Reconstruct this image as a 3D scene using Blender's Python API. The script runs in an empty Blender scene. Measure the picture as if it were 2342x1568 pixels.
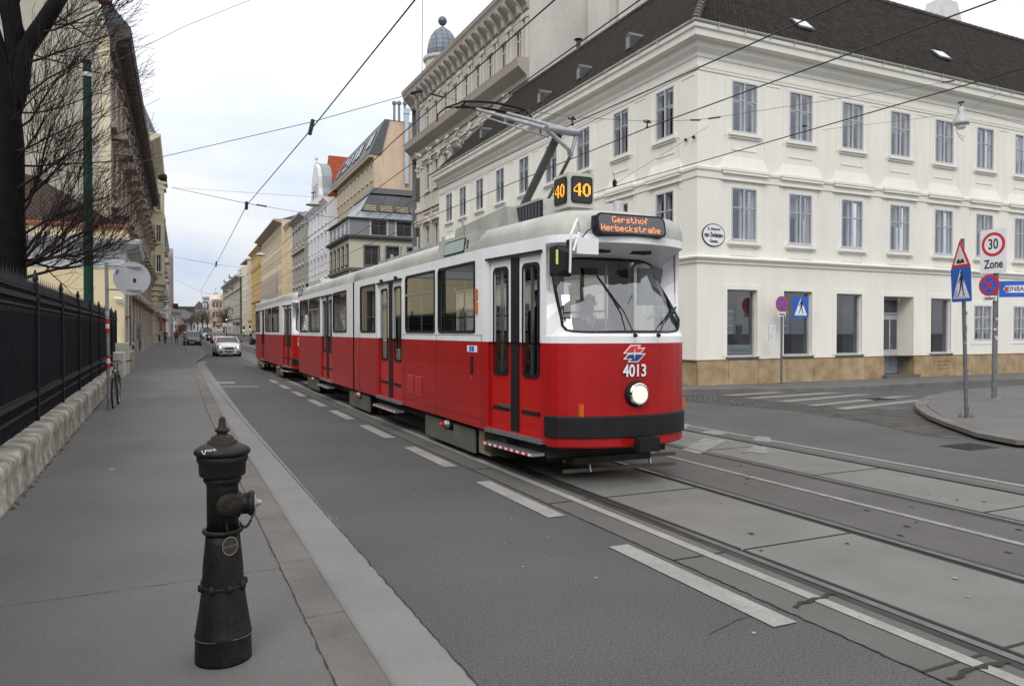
import bpy, bmesh, math, random
from mathutils import Vector, Matrix
R = math.radians
SC = bpy.context.scene
COL = SC.collection
# ------------------------------------------------------------------ camera, sky, sun, exposure
TH = math.atan(796/1730); S_, C_ = math.sin(TH), math.cos(TH); CAMH = 1.82
cam = bpy.data.cameras.new('camera'); camo = bpy.data.objects.new('camera', cam); COL.objects.link(camo)
cam.sensor_width = 36; cam.lens = 1730/2342*36; cam.clip_end = 5000; cam.clip_start = .05
camo.location = (0, 0, CAMH)
camo.rotation_euler = (R(90) - math.atan(27/1730), 0, -TH)
SC.camera = camo
SC.view_settings.view_transform = 'Standard'; SC.view_settings.look = 'None'
SC.view_settings.exposure = 0.0; SC.view_settings.gamma = 1.0
SUN_EL, SUN_AZ = 42, 215          # azimuth measured from +Y towards +X
w = bpy.data.worlds.new('World'); SC.world = w; w.use_nodes = True
nt = w.node_tree; N = nt.nodes; K = nt.links
for n in list(N): N.remove(n)
out = N.new('ShaderNodeOutputWorld'); bg = N.new('ShaderNodeBackground'); K.new(bg.outputs[0], out.inputs[0])
bg.inputs[1].default_value = 0.1
sky = N.new('ShaderNodeTexSky'); sky.sky_type = 'NISHITA'; sky.sun_disc = False
sky.sun_elevation = R(SUN_EL); sky.sun_rotation = R(SUN_AZ)
tc = N.new('ShaderNodeTexCoord'); sep = N.new('ShaderNodeSeparateXYZ'); K.new(tc.outputs['Generated'], sep.inputs[0])
mp = N.new('ShaderNodeMapping'); mp.inputs['Scale'].default_value = (1, 1, 3.2); K.new(tc.outputs['Generated'], mp.inputs[0])
no = N.new('ShaderNodeTexNoise'); no.inputs['Scale'].default_value = 3.1; no.inputs['Detail'].default_value = 7; no.inputs['Roughness'].default_value = .55
K.new(mp.outputs[0], no.inputs['Vector'])
# overcast: brightness grows with elevation (cloud deck), bluish gaps low down
mr = N.new('ShaderNodeMapRange'); mr.inputs['From Min'].default_value = 0.0; mr.inputs['From Max'].default_value = .55
mr.inputs['To Min'].default_value = 8.2; mr.inputs['To Max'].default_value = 16.5; K.new(sep.outputs[2], mr.inputs['Value'])
cr = N.new('ShaderNodeValToRGB'); K.new(no.outputs[0], cr.inputs[0])
cr.color_ramp.elements[0].position = .38; cr.color_ramp.elements[0].color = (.66, .77, .98, 1)
cr.color_ramp.elements[1].position = .62; cr.color_ramp.elements[1].color = (1.0, 1.0, 1.01, 1)
el_ = N.new('ShaderNodeMapRange'); el_.inputs['From Min'].default_value = .12; el_.inputs['From Max'].default_value = .42; K.new(sep.outputs[2], el_.inputs['Value'])
mw = N.new('ShaderNodeMix'); mw.data_type = 'RGBA'; K.new(el_.outputs[0], mw.inputs[0]); K.new(cr.outputs[0], mw.inputs[6]); mw.inputs[7].default_value = (.99, .99, 1.0, 1)
mul = N.new('ShaderNodeVectorMath'); mul.operation = 'SCALE'; K.new(mw.outputs[2], mul.inputs[0]); K.new(mr.outputs[0], mul.inputs['Scale'])
mx = N.new('ShaderNodeMix'); mx.data_type = 'RGBA'; mx.inputs[0].default_value = .88
K.new(sky.outputs[0], mx.inputs[6]); K.new(mul.outputs[0], mx.inputs[7]); K.new(mx.outputs[2], bg.inputs[0])
sl = bpy.data.lights.new('sun', 'SUN'); sl.energy = 1.35; sl.angle = R(25); sl.color = (1, .97, .92)
so = bpy.data.objects.new('sun', sl); COL.objects.link(so)
az, el = R(SUN_AZ), R(SUN_EL)
sd = Vector((math.sin(az)*math.cos(el), math.cos(az)*math.cos(el), math.sin(el)))
so.rotation_euler = sd.to_track_quat('Z', 'Y').to_euler(); so.location = sd*100

# ------------------------------------------------------------------ helpers
rnd = random.Random(7)
def ray(px, py): return (px-1171)/1730, (757-py)/1730
def G(px, py, z=0.0):                       # point of the horizontal plane z seen at a place of the photograph
    d = 1730*(CAMH-z)/(py-757); r = (px-1171)/1730*d
    return Vector((d*S_+r*C_, d*C_-r*S_, z))
def AX(px, py, X):                          # point of the plane x = X
    t, v = ray(px, py); Y = X*(C_-t*S_)/(S_+t*C_); d = X*S_+Y*C_
    return Vector((X, Y, CAMH+v*d))
def AY(px, py, Y):                          # point of the plane y = Y
    t, v = ray(px, py); X = Y*(S_+t*C_)/(C_-t*S_); d = X*S_+Y*C_
    return Vector((X, Y, CAMH+v*d))
def rise(Y): return 0 if Y < 70 else .0042*(min(Y, 430)-70)

class MB:
    def __init__(s): s.v = []; s.f = []; s.m = []; s.sm = []; s.mi = 0; s.smooth = False
    def face(s, idx): s.f.append(idx); s.m.append(s.mi); s.sm.append(s.smooth)
    def poly(s, pts):
        b = len(s.v); s.v += [tuple(p) for p in pts]; s.face(tuple(range(b, b+len(pts)))); return s
    def box(s, x0, x1, y0, y1, z0, z1):
        b = len(s.v)
        s.v += [(x0,y0,z0),(x1,y0,z0),(x1,y1,z0),(x0,y1,z0),(x0,y0,z1),(x1,y0,z1),(x1,y1,z1),(x0,y1,z1)]
        for q in ((3,2,1,0),(4,5,6,7),(0,1,5,4),(1,2,6,5),(2,3,7,6),(3,0,4,7)): s.face(tuple(b+i for i in q))
        return s
    def hexa(s, lo, hi):                    # 4 bottom + 4 top points
        b = len(s.v); s.v += [tuple(p) for p in lo]+[tuple(p) for p in hi]
        for q in ((3,2,1,0),(4,5,6,7),(0,1,5,4),(1,2,6,5),(2,3,7,6),(3,0,4,7)): s.face(tuple(b+i for i in q))
        return s
    def beam(s, a, b_, w_, h_, up=(0,0,1)):
        a = Vector(a); b_ = Vector(b_); d = (b_-a).normalized(); u = Vector(up)
        if abs(d.dot(u)) > .98: u = Vector((1, 0, 0))
        x = d.cross(u).normalized()*w_/2; y = x.cross(d).normalized()*h_/2
        return s.hexa([a-x-y, a+x-y, a+x+y, a-x+y], [b_-x-y, b_+x-y, b_+x+y, b_-x+y])
    def tube(s, pts, r, n=8, caps=True):
        pts = [Vector(p) for p in pts]; rs = r if isinstance(r, (list, tuple)) else [r]*len(pts)
        rings = []; prev = None
        for i, p in enumerate(pts):
            d = (pts[min(i+1, len(pts)-1)]-pts[max(i-1, 0)])
            d = d.normalized() if d.length > 1e-9 else Vector((0, 0, 1))
            if prev is None:
                u = Vector((0, 0, 1)) if abs(d.z) < .9 else Vector((1, 0, 0)); x = d.cross(u).normalized()
            else:
                x = (prev-d*prev.dot(d)); x = x.normalized() if x.length > 1e-6 else d.orthogonal().normalized()
            prev = x; y = d.cross(x); b = len(s.v)
            for k in range(n):
                a = 2*math.pi*k/n; q = p+(x*math.cos(a)+y*math.sin(a))*rs[i]; s.v.append(tuple(q))
            rings.append(b)
        for i in range(len(rings)-1):
            for k in range(n):
                s.face((rings[i]+k, rings[i]+(k+1) % n, rings[i+1]+(k+1) % n, rings[i+1]+k))
        if caps:
            s.face(tuple(rings[0]+k for k in reversed(range(n)))); s.face(tuple(rings[-1]+k for k in range(n)))
        return s
    def lathe(s, prof, c=(0, 0, 0), n=24, axis=(0, 0, 1)):      # prof: (r, h)
        ax = Vector(axis).normalized(); u = Vector((0, 0, 1)) if abs(ax.z) < .9 else Vector((1, 0, 0))
        if abs(ax.z) > .9: x = Vector((1, 0, 0)); y = ax.cross(x)
        else: x = ax.cross(u).normalized(); y = ax.cross(x)
        c = Vector(c); rings = []
        for r, h in prof:
            b = len(s.v)
            for k in range(n):
                a = 2*math.pi*k/n; s.v.append(tuple(c+ax*h+(x*math.cos(a)+y*math.sin(a))*max(r, 1e-4)))
            rings.append(b)
        for i in range(len(rings)-1):
            for k in range(n):
                s.face((rings[i]+k, rings[i]+(k+1) % n, rings[i+1]+(k+1) % n, rings[i+1]+k))
        s.face(tuple(rings[0]+k for k in reversed(range(n)))); s.face(tuple(rings[-1]+k for k in range(n)))
        return s
    def prism(s, pts, off):                 # planar polygon extruded by a vector
        pts = [Vector(p) for p in pts]; off = Vector(off); n = len(pts); b = len(s.v)
        s.v += [tuple(p) for p in pts]+[tuple(p+off) for p in pts]
        s.face(tuple(range(b+n-1, b-1, -1))); s.face(tuple(range(b+n, b+2*n)))
        for i in range(n): j = (i+1) % n; s.face((b+i, b+j, b+n+j, b+n+i))
        return s
    def sweep(s, path, prof, closed=False, caps=True):   # path [(x,y)], prof [(offset to the right, z)]
        P = [Vector((p[0], p[1])) for p in path]; n = len(P); rings = []
        for i in range(n):
            d0 = (P[i]-P[i-1]).normalized() if (i > 0 or closed) else (P[1]-P[0]).normalized()
            d1 = (P[(i+1) % n]-P[i]).normalized() if (i < n-1 or closed) else d0
            n0 = Vector((d0.y, -d0.x)); n1 = Vector((d1.y, -d1.x)); m = (n0+n1)
            m = m.normalized() if m.length > 1e-6 else n0
            k = 1/max(.25, m.dot(n0)); b = len(s.v)
            for o, z in prof: q = P[i]+m*o*k; s.v.append((q.x, q.y, z+(path[i][2] if len(path[i]) > 2 else 0)))
            rings.append(b)
        L = len(prof)
        for i in range(n if closed else n-1):
            a, c = rings[i], rings[(i+1) % n]
            for k in range(L-1): s.face((a+k, c+k, c+k+1, a+k+1))
        if caps and not closed:
            s.face(tuple(rings[0]+k for k in reversed(range(L)))); s.face(tuple(rings[-1]+k for k in range(L)))
        return s
    def xf(s, M, start=0):
        for i in range(start, len(s.v)): s.v[i] = tuple(M @ Vector(s.v[i]))
        return s
    def mesh(s, name, mats, M=None):
        me = bpy.data.meshes.new(name)
        vs = s.v if M is None else [tuple(M @ Vector(p)) for p in s.v]
        me.from_pydata(vs, [], s.f)
        for mt in (mats if isinstance(mats, (list, tuple)) else [mats]): me.materials.append(mt)
        me.polygons.foreach_set('material_index', s.m); me.polygons.foreach_set('use_smooth', s.sm)
        bm = bmesh.new(); bm.from_mesh(me); bmesh.ops.recalc_face_normals(bm, faces=bm.faces); bm.to_mesh(me); bm.free()
        me.update(); return me
    def build(s, name, mats, parent=None, local=False):
        M = None
        if parent is not None and not local: M = wmat(parent).inverted()
        o = bpy.data.objects.new(name, s.mesh(name, mats, M)); COL.objects.link(o)
        if parent is not None: o.parent = parent
        return o
def wmat(o):
    m = Matrix.LocRotScale(o.location, o.rotation_euler, o.scale)
    return wmat(o.parent) @ m if o.parent else m
def tag(o, label=None, cat=None, group=None, kind=None):
    if label: o['label'] = label
    if cat: o['category'] = cat
    if group: o['group'] = group
    if kind: o['kind'] = kind
    return o
def thing(name, label, cat, loc=(0, 0, 0), rz=0, group=None):
    o = bpy.data.objects.new(name, None); o.empty_display_size = .2; COL.objects.link(o)
    o.location = loc; o.rotation_euler = (0, 0, rz); return tag(o, label, cat, group)
def inst(me, name, parent, loc, rz=0, mat_world=False):
    o = bpy.data.objects.new(name, me); COL.objects.link(o); o.parent = parent
    if parent is not None:
        M = wmat(parent).inverted() @ (Matrix.Translation(loc) @ Matrix.Rotation(rz, 4, 'Z'))
        o.location = M.to_translation(); o.rotation_euler = M.to_euler()
    else: o.location = loc; o.rotation_euler = (0, 0, rz)
    return o
def copy_tree(o, parent=None):
    c = o.copy(); COL.objects.link(c); c.parent = parent
    for ch in [x for x in COL.objects if x.parent == o]: copy_tree(ch, c)
    return c
def text_mb(mb, txt, M, size, width=None, ext=.001, font_off=0):
    cu = bpy.data.curves.new('t', 'FONT'); cu.body = txt; cu.size = size; cu.align_x = 'CENTER'; cu.align_y = 'CENTER'
    cu.extrude = ext; cu.resolution_u = 3; cu.offset = font_off
    ob = bpy.data.objects.new('t', cu); COL.objects.link(ob)
    bpy.context.view_layer.update()
    dg = bpy.context.evaluated_depsgraph_get(); me = bpy.data.meshes.new_from_object(ob.evaluated_get(dg))
    b = len(mb.v); vs = [v.co.copy() for v in me.vertices]
    if vs:
        sx = 1
        if width: sx = width/max(1e-6, max(v.x for v in vs)-min(v.x for v in vs))
        for v in vs: mb.v.append(tuple(M @ Vector((v.x*sx, v.y, v.z))))
        for p in me.polygons: mb.face(tuple(b+i for i in p.vertices))
    bpy.data.objects.remove(ob); bpy.data.curves.remove(cu); bpy.data.meshes.remove(me)
    return mb
def frame_m(o, xdir, updir):                # matrix: local x along xdir, y along updir, z = outwards
    x = Vector(xdir).normalized(); u = Vector(updir).normalized(); z = x.cross(u)
    return Matrix.Translation(o) @ Matrix((x, u, z)).transposed().to_4x4()

# ------------------------------------------------------------------ materials
MATS = {}
def mat(name, col, rough=.6, metal=0, amt=.12, scale=3.0, bump=0.0, bscale=40, spec=.5, coat=0, streak=0, emit=0, amt2=0, scale2=60):
    if name in MATS: return MATS[name]
    m = bpy.data.materials.new(name); m.use_nodes = True; nt = m.node_tree; N = nt.nodes; K = nt.links
    if spec == .5 and rough >= .7: spec = .18
    p = N['Principled BSDF']; p.inputs['Roughness'].default_value = rough; p.inputs['Metallic'].default_value = metal
    p.inputs['Specular IOR Level'].default_value = spec; p.inputs['Coat Weight'].default_value = coat
    p.inputs['Coat Roughness'].default_value = .06
    tc = N.new('ShaderNodeTexCoord'); prev = None
    def layer(prev, sc, a, vscale=(1, 1, 1), detail=6):
        mp = N.new('ShaderNodeMapping'); mp.inputs['Scale'].default_value = vscale; K.new(tc.outputs['Object'], mp.inputs[0])
        n = N.new('ShaderNodeTexNoise'); n.inputs['Scale'].default_value = sc; n.inputs['Detail'].default_value = detail; K.new(mp.outputs[0], n.inputs['Vector'])
        r = N.new('ShaderNodeMapRange'); r.inputs['From Min'].default_value = .3; r.inputs['From Max'].default_value = .7
        r.inputs['To Min'].default_value = 1-a; r.inputs['To Max'].default_value = 1+a; K.new(n.outputs[0], r.inputs['Value'])
        v = N.new('ShaderNodeVectorMath'); v.operation = 'SCALE'; K.new(r.outputs[0], v.inputs['Scale'])
        if prev is None: v.inputs[0].default_value = col[:3]
        else: K.new(prev, v.inputs[0])
        return v.outputs[0]
    if amt: prev = layer(prev, scale, amt)
    if amt2: prev = layer(prev, scale2, amt2)
    if streak: prev = layer(prev, 1.3, streak*.6, (2.2, 2.2, .3))
    if prev is not None: K.new(prev, p.inputs['Base Color'])
    else: p.inputs['Base Color'].default_value = (*col[:3], 1)
    if emit:
        p.inputs['Emission Color'].default_value = (*col[:3], 1); p.inputs['Emission Strength'].default_value = emit
    if bump:
        n = N.new('ShaderNodeTexNoise'); n.inputs['Scale'].default_value = bscale; n.inputs['Detail'].default_value = 8; K.new(tc.outputs['Object'], n.inputs['Vector'])
        b = N.new('ShaderNodeBump'); b.inputs['Strength'].default_value = bump; b.inputs['Distance'].default_value = .02
        K.new(n.outputs[0], b.inputs['Height']); K.new(b.outputs[0], p.inputs['Normal'])
    MATS[name] = m; return m
def glassmat(name, tint=(.8, .85, .86), refl=.12, rough=.01):
    if name in MATS: return MATS[name]
    m = bpy.data.materials.new(name); m.use_nodes = True; nt = m.node_tree; N = nt.nodes; K = nt.links
    N.remove(N['Principled BSDF']); o = N['Material Output']
    t = N.new('ShaderNodeBsdfTransparent'); t.inputs[0].default_value = (*tint, 1)
    g = N.new('ShaderNodeBsdfGlossy'); g.inputs['Roughness'].default_value = rough; g.inputs[0].default_value = (.95, .97, 1, 1)
    ge = N.new('ShaderNodeNewGeometry'); dp = N.new('ShaderNodeVectorMath'); dp.operation = 'DOT_PRODUCT'; K.new(ge.outputs['Normal'], dp.inputs[0]); K.new(ge.outputs['Incoming'], dp.inputs[1])
    ab = N.new('ShaderNodeMath'); ab.operation = 'ABSOLUTE'; K.new(dp.outputs['Value'], ab.inputs[0]); iv = N.new('ShaderNodeMath'); iv.operation = 'SUBTRACT'; iv.inputs[0].default_value = 1; K.new(ab.outputs[0], iv.inputs[1])
    pw = N.new('ShaderNodeMath'); pw.operation = 'POWER'; pw.inputs[1].default_value = 4.5; K.new(iv.outputs[0], pw.inputs[0])
    a = N.new('ShaderNodeMath'); a.operation = 'MULTIPLY_ADD'; a.use_clamp = True; a.inputs[1].default_value = .9; a.inputs[2].default_value = .05+refl; K.new(pw.outputs[0], a.inputs[0])
    x = N.new('ShaderNodeMixShader'); K.new(a.outputs[0], x.inputs[0]); K.new(t.outputs[0], x.inputs[1]); K.new(g.outputs[0], x.inputs[2]); K.new(x.outputs[0], o.inputs[0])
    MATS[name] = m; return m
def brickmat(name, col, col2, mortar, axis, bw, bh, ms=.02, rough=.8, bump=.5, zrow=True, amt=.15, offset=.5):
    # axis 'x','y' (horizontal coordinate) with rows up z; zrow False: flat ground pattern
    if name in MATS: return MATS[name]
    m = bpy.data.materials.new(name); m.use_nodes = True; nt = m.node_tree; N = nt.nodes; K = nt.links
    p = N['Principled BSDF']; p.inputs['Roughness'].default_value = rough; p.inputs['Specular IOR Level'].default_value = .12
    tc = N.new('ShaderNodeTexCoord'); s = N.new('ShaderNodeSeparateXYZ'); K.new(tc.outputs['Object'], s.inputs[0])
    c = N.new('ShaderNodeCombineXYZ')
    a = {'x': 0, 'y': 1}[axis]; K.new(s.outputs[a], c.inputs[0]); K.new(s.outputs[2 if zrow else 1-a], c.inputs[1])
    b = N.new('ShaderNodeTexBrick'); K.new(c.outputs[0], b.inputs['Vector']); b.inputs['Scale'].default_value = 1
    b.inputs['Brick Width'].default_value = bw; b.inputs['Row Height'].default_value = bh; b.inputs['Mortar Size'].default_value = ms
    b.inputs['Mortar Smooth'].default_value = .3; b.offset = offset
    b.inputs['Color1'].default_value = (*col, 1); b.inputs['Color2'].default_value = (*col2, 1); b.inputs['Mortar'].default_value = (*mortar, 1)
    n = N.new('ShaderNodeTexNoise'); n.inputs['Scale'].default_value = 2.5; n.inputs['Detail'].default_value = 8; K.new(tc.outputs['Object'], n.inputs['Vector'])
    r = N.new('ShaderNodeMapRange'); r.inputs['From Min'].default_value = .3; r.inputs['From Max'].default_value = .7
    r.inputs['To Min'].default_value = 1-amt; r.inputs['To Max'].default_value = 1+amt; K.new(n.outputs[0], r.inputs['Value'])
    v = N.new('ShaderNodeVectorMath'); v.operation = 'SCALE'; K.new(b.outputs[0], v.inputs[0]); K.new(r.outputs[0], v.inputs['Scale']); K.new(v.outputs[0], p.inputs['Base Color'])
    bp = N.new('ShaderNodeBump'); bp.inputs['Strength'].default_value = bump; bp.inputs['Distance'].default_value = .02; bp.invert = True
    K.new(b.outputs['Fac'], bp.inputs['Height']); K.new(bp.outputs[0], p.inputs['Normal'])
    MATS[name] = m; return m

asphalt = mat('asphalt', (.086, .086, .089), .82, amt=.13, scale=.6, amt2=.5, scale2=75, bump=.8, bscale=90, spec=.35)
asphalt2 = mat('old_asphalt', (.068, .066, .067), .8, amt=.18, scale=.5, amt2=.40, scale2=80, bump=.7, bscale=90, spec=.35)
paving = mat('sidewalk_asphalt', (.130, .127, .124), .86, amt=.11, scale=.7, amt2=.22, scale2=110, bump=.4, bscale=120, spec=.3)
slab = mat('track_concrete', (.150, .146, .136), .75, amt=.13, scale=1.3, amt2=.10, scale2=60, bump=.2, bscale=90, spec=.35)
slabd = mat('dark_track_concrete', (.085, .08, .076), .8, amt=.13, scale=1.0, amt2=.12, scale2=70, bump=.2, bscale=90, spec=.35)
slabl = mat('strip_concrete', (.10, .096, .088), .8, amt=.13, scale=1.0, amt2=.12, scale2=70, bump=.2, bscale=90, spec=.35)
gutterc = mat('gutter_concrete', (.19, .19, .186), .8, amt=.08, scale=1.2, amt2=.1, scale2=90, bump=.2, bscale=120)
granite = mat('kerb_granite', (.145, .133, .124), .8, amt=.2, scale=1.5, amt2=.18, scale2=120, bump=.3, bscale=120)
paint = mat('road_paint', (.27, .265, .25), .75, amt=.14, scale=3, amt2=.16, scale2=45)
paintw = mat('worn_road_paint', (.22, .218, .21), .8, amt=.2, scale=6, amt2=.25, scale2=50)
tar = mat('tar_seam', (.038, .035, .033), .8, amt=.2)
railm = mat('rail_steel', (.16, .165, .175), .38, .8, amt=.2, scale=8)
groove = mat('rail_groove', (.02, .019, .018), .8, amt=.1)
mred = mat('tram_red', (.345, .005, .006), .34, amt=.12, scale=1.2, coat=.15, streak=.12, amt2=.05, scale2=14, spec=.35)
mdred = mat('tram_door_red', (.42, .007, .007), .32, amt=.05, scale=1.2, coat=.15, spec=.35)
mwhite = mat('tram_white', (.75, .75, .755), .38, amt=.05, scale=1.5, coat=.2, streak=.05)
mgrey = mat('tram_roof_grey', (.36, .36, .325), .45, amt=.16, scale=1.1, streak=.15, amt2=.08, scale2=9)
mequip = mat('roof_equipment_grey', (.30, .30, .275), .6, amt=.15, scale=3, streak=.12)
mblack = mat('black_rubber', (.011, .011, .0125), .5, amt=.25, spec=.25)
msteel = mat('bare_steel', (.42, .42, .43), .35, .85, amt=.12)
mundr = mat('underframe_dirt', (.035, .032, .028), .85, amt=.3)
mskirt = mat('bogie_cover_green', (.105, .112, .09), .7, amt=.18, scale=3)
mamber = mat('amber_lens', (.50, .11, .012), .25, coat=.3, amt=.1)
mglass = glassmat('tram_glass', (.72, .74, .70), .10)
mwind = glassmat('windscreen_glass', (.76, .80, .83), .12, .03)
minter = mat('tram_interior', (.42, .40, .34), .7, amt=.1)
mseat = mat('seat_wood', (.34, .20, .09), .5, amt=.15)
mled = mat('led_amber', (1.0, .33, .01), .5, amt=0, emit=2.3)
mledr = mat('led_orange', (1.0, .26, .05), .5, amt=0, emit=2.0)
mlamp = mat('lit_headlight', (1.0, .84, .55), .3, amt=0, emit=.75)
chrome = mat('chrome', (.6, .6, .6), .12, 1, amt=0)
mglossw = mat('sign_white', (.72, .73, .74), .35, amt=.05)
msred = mat('sign_red', (.55, .02, .03), .35, amt=.06)
msblue = mat('sign_blue', (.012, .10, .48), .35, amt=.06)
msblack = mat('sign_black', (.012, .012, .02), .5, amt=0)
galv = mat('galvanised_pole', (.30, .31, .31), .5, .4, amt=.25, scale=8)
poleg = mat('sign_pole_grey', (.12, .125, .13), .6, .2, amt=.25, scale=8)
wirem = mat('wire_black', (.015, .015, .016), .6, amt=0)
wireg = mat('wire_steel', (.10, .10, .105), .5, .4, amt=0)
dark = mat('dark_interior', (.03, .033, .036), .9, amt=.3, scale=1)

# ------------------------------------------------------------------ ground, road, tracks
def sheet(name, x_of, ys, z, m):            # strip between two functions of y
    mb = MB()
    for y0, y1 in zip(ys[:-1], ys[1:]):
        a0, b0 = x_of(y0); a1, b1 = x_of(y1)
        mb.poly([(a0, y0, z+rise(y0)), (b0, y0, z+rise(y0)), (b1, y1, z+rise(y1)), (a1, y1, z+rise(y1))])
    return tag(mb.build(name, m), kind='structure')
FAR = [-12, 0, 8, 16, 24, 32, 40, 48, 56, 64, 70, 80, 100, 120, 150, 190, 240, 300, 380, 430, 520]
mb = MB(); mb.poly([(-900, -300, -.06), (900, -300, -.06), (900, 70, -.06), (-900, 70, -.06)])
mb.poly([(-900, 70, -.06), (900, 70, -.06), (900, 430, rise(430)-.06), (-900, 430, rise(430)-.06)])
mb.poly([(-900, 430, rise(430)-.06), (900, 430, rise(430)-.06), (900, 2500, rise(430)-.06), (-900, 2500, rise(430)-.06)])
tag(mb.build('ground', asphalt2), kind='structure')
def off(Y): return 0 if Y < 12 else (.0004*(Y-12)**2 if Y < 36.4 else .238+.0195*(Y-36.4))
sheet('road', lambda y: (1.0, 3.66+off(y)), FAR, 0.0, asphalt)
tag(MB().poly([(9.22, -12, 0), (120, -12, 0), (120, 28, 0), (9.22, 28, 0)]).build('crossing_road', asphalt), kind='structure')
sheet('far_road', lambda y: (9.2+off(y), 19+off(y)), [28]+[y for y in FAR if y > 28], 0.002, asphalt)
sheet('track_bed', lambda y: (3.66+off(y), 4.27+off(y)), FAR, .004, slabl)
sheet('track_slab', lambda y: (4.27+off(y), 5.70+off(y)), FAR, .004, slab)
sheet('track_centre_strip', lambda y: (5.70+off(y), 7.35+off(y)), FAR, .004, slabd)
sheet('track_slab', lambda y: (7.35+off(y), 8.72+off(y)), FAR, .004, slab)
sheet('track_edge_strip', lambda y: (8.72+off(y), 9.22+off(y)), FAR, .004, slabl)
FR = sorted(set(list(range(-12, 80, 3))+FAR))
for xr, s in ((4.27, 1), (5.70, -1), (7.35, 1), (8.72, -1)):
    o = sheet('tram_rail', lambda y: (xr-.03+off(y), xr+.035+off(y)), FR, .012, railm)
    sheet('rail_groove', lambda y: (xr+.035*s-(0 if s > 0 else .045)+off(y), xr+.035*s+(.045 if s > 0 else 0)+off(y)), FR, .009, groove)
    sheet('rail_seal', lambda y: (xr-.10+off(y), xr+.105+off(y)), FR, .0065, mat('rail_sealant', (.045, .042, .04), .7, amt=.25, scale=3))
mb = MB()
yy = -1.6
while yy < 62:                                # transverse joints of the slabs
    for a, b in ((3.66, 4.17), (4.37, 5.6), (7.45, 8.62)):
        w0 = .022; j = rnd.uniform(-.01, .01)
        mb.poly([(a+off(yy), yy+j, .0085), (b+off(yy), yy, .0085), (b+off(yy), yy+w0, .0085), (a+off(yy), yy+w0+j, .0085)])
    yy += 2.16
tag(mb.build('slab_joints', tar), kind='structure')
mb = MB()
def wig(mb, pts, w0, z, seed=0):              # irregular crack
    r = random.Random(seed); P = []
    for (a, b) in zip(pts[:-1], pts[1:]):
        n = max(2, int((Vector(b)-Vector(a)).length/.05))
        for i in range(n): P.append(Vector(a).lerp(Vector(b), i/n))
    P.append(Vector(pts[-1])); L = [];
    for i, p in enumerate(P):
        d = (P[min(i+1, len(P)-1)]-P[max(i-1, 0)]).normalized(); nn = Vector((d.y, -d.x))
        o = r.uniform(-.45, .45)*w0; hw = w0*r.uniform(.12, .5)
        L.append((p+nn*(o-hw), p+nn*(o+hw)))
    for (a, b), (c, d) in zip(L[:-1], L[1:]): mb.poly([(*a, z), (*b, z), (*d, z), (*c, z)])
wig(mb, [(3.66, -3), (3.665, 12), (3.70, 24)], .018, .006, 1)
wig(mb, [(9.22, 2), (9.22, 20)], .012, .006, 2)
wig(mb, [(1.45, -2), (1.45, 17), (1.5, 34)], .015, .0095, 3)
wig(mb, [(3.66, 3.75), (3.3, 3.72), (2.95, 3.60)], .010, .004, 4)
wig(mb, [(1.6, 7.4), (2.5, 7.7), (3.3, 7.75)], .006, .004, 5)
wig(mb, [(3.75, 3.72), (4.2, 3.80)], .05, .0125, 6); wig(mb, [(3.7, 2.6), (4.2, 2.62)], .06, .0125, 7)
tag(mb.build('road_cracks', tar), kind='structure')
# painted lines
mb = MB()
def strip(mb, x0, x1, y0, y1, z, o=off, n=None):
    n = n or max(1, int((y1-y0)/4))
    for i in range(n):
        a = y0+(y1-y0)*i/n; b = y0+(y1-y0)*(i+1)/n
        mb.poly([(x0+o(a), a, z+rise(a)), (x1+o(a), a, z+rise(a)), (x1+o(b), b, z+rise(b)), (x0+o(b), b, z+rise(b))])
for k in range(9): strip(mb, 3.39, 3.58, 3.52+3*k, 5.42+3*k, .008, n=1)
strip(mb, 3.96, 4.06, -8, 29, .010)

lx = [(60, 4.2), (82, 4.9), (108, 5.6), (150, 6.3), (200, 7.3), (300, 9.5)]
for (a, xa), (b, xb) in zip(lx[1:-1], lx[2:]): mb.poly([(xa, a, .008+rise(a)), (xa+.14, a, .008+rise(a)), (xb+.14, b, .008+rise(b)), (xb, b, .008+rise(b))])
strip(mb, 9.06, 9.16, 29, 200, .010)
tag(mb.build('road_markings', paint), kind='structure')
mb = MB()
strip(mb, 6.58, 6.67, -8, 60, .010); strip(mb, 9.08, 9.2, -4, 13, .010)
for q in ([(1618,985),(1668,990),(1650,996),(1603,991)], [(1610,1003),(1665,1009),(1600,1040),(1560,1030)], [(1733,998),(1763,1001),(1765,1013),(1722,1009)], [(1722,1020),(1755,1024),(1757,1040),(1710,1034)], [(1555,967),(1578,972),(1570,982),(1553,980)]):
    mb.poly([(*G(x, y).xy, .0105) for x, y in q])
for q in ([(492,873),(536,873),(538,877),(492,877)], [(492,883),(590,883),(592,885),(492,885)]): mb.poly([(*G(x, y).xy, .005) for x, y in q])
for q in ([(1907,934),(1938,937),(2187,909.5),(2145,909.5)], [(1847,927),(1868,929),(2096,906),(2047,906)], [(1774,918),(1802,920),(2005,902),(1952,902)], [(1697,911),(1732,912),(1942,898.5),(1886,897.5)], [(1644,904),(1676,905.5),(1802,898.3),(1767,896.5)]):
    mb.poly([(*G(x, y).xy, .0085) for x, y in q])
tag(mb.build('worn_markings', paintw), kind='structure')
cob = brickmat('cobble_setts', (.115, .108, .098), (.085, .08, .074), (.055, .052, .048), 'x', .17, .11, .02, .8, 1.0, False, .3)
mb = MB(); mb.poly([(*G(x, y).xy, .004) for x, y in [(1440,905),(1640,901),(1767,899),(1700,911),(1850,926),(1960,934),(2118,938),(2130,950),(2156,966),(2208,990),(2190,1004),(2115,996),(1975,964),(1800,937),(1550,917),(1430,912)]])
tag(mb.build('cobblestones', cob), kind='structure')
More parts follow.
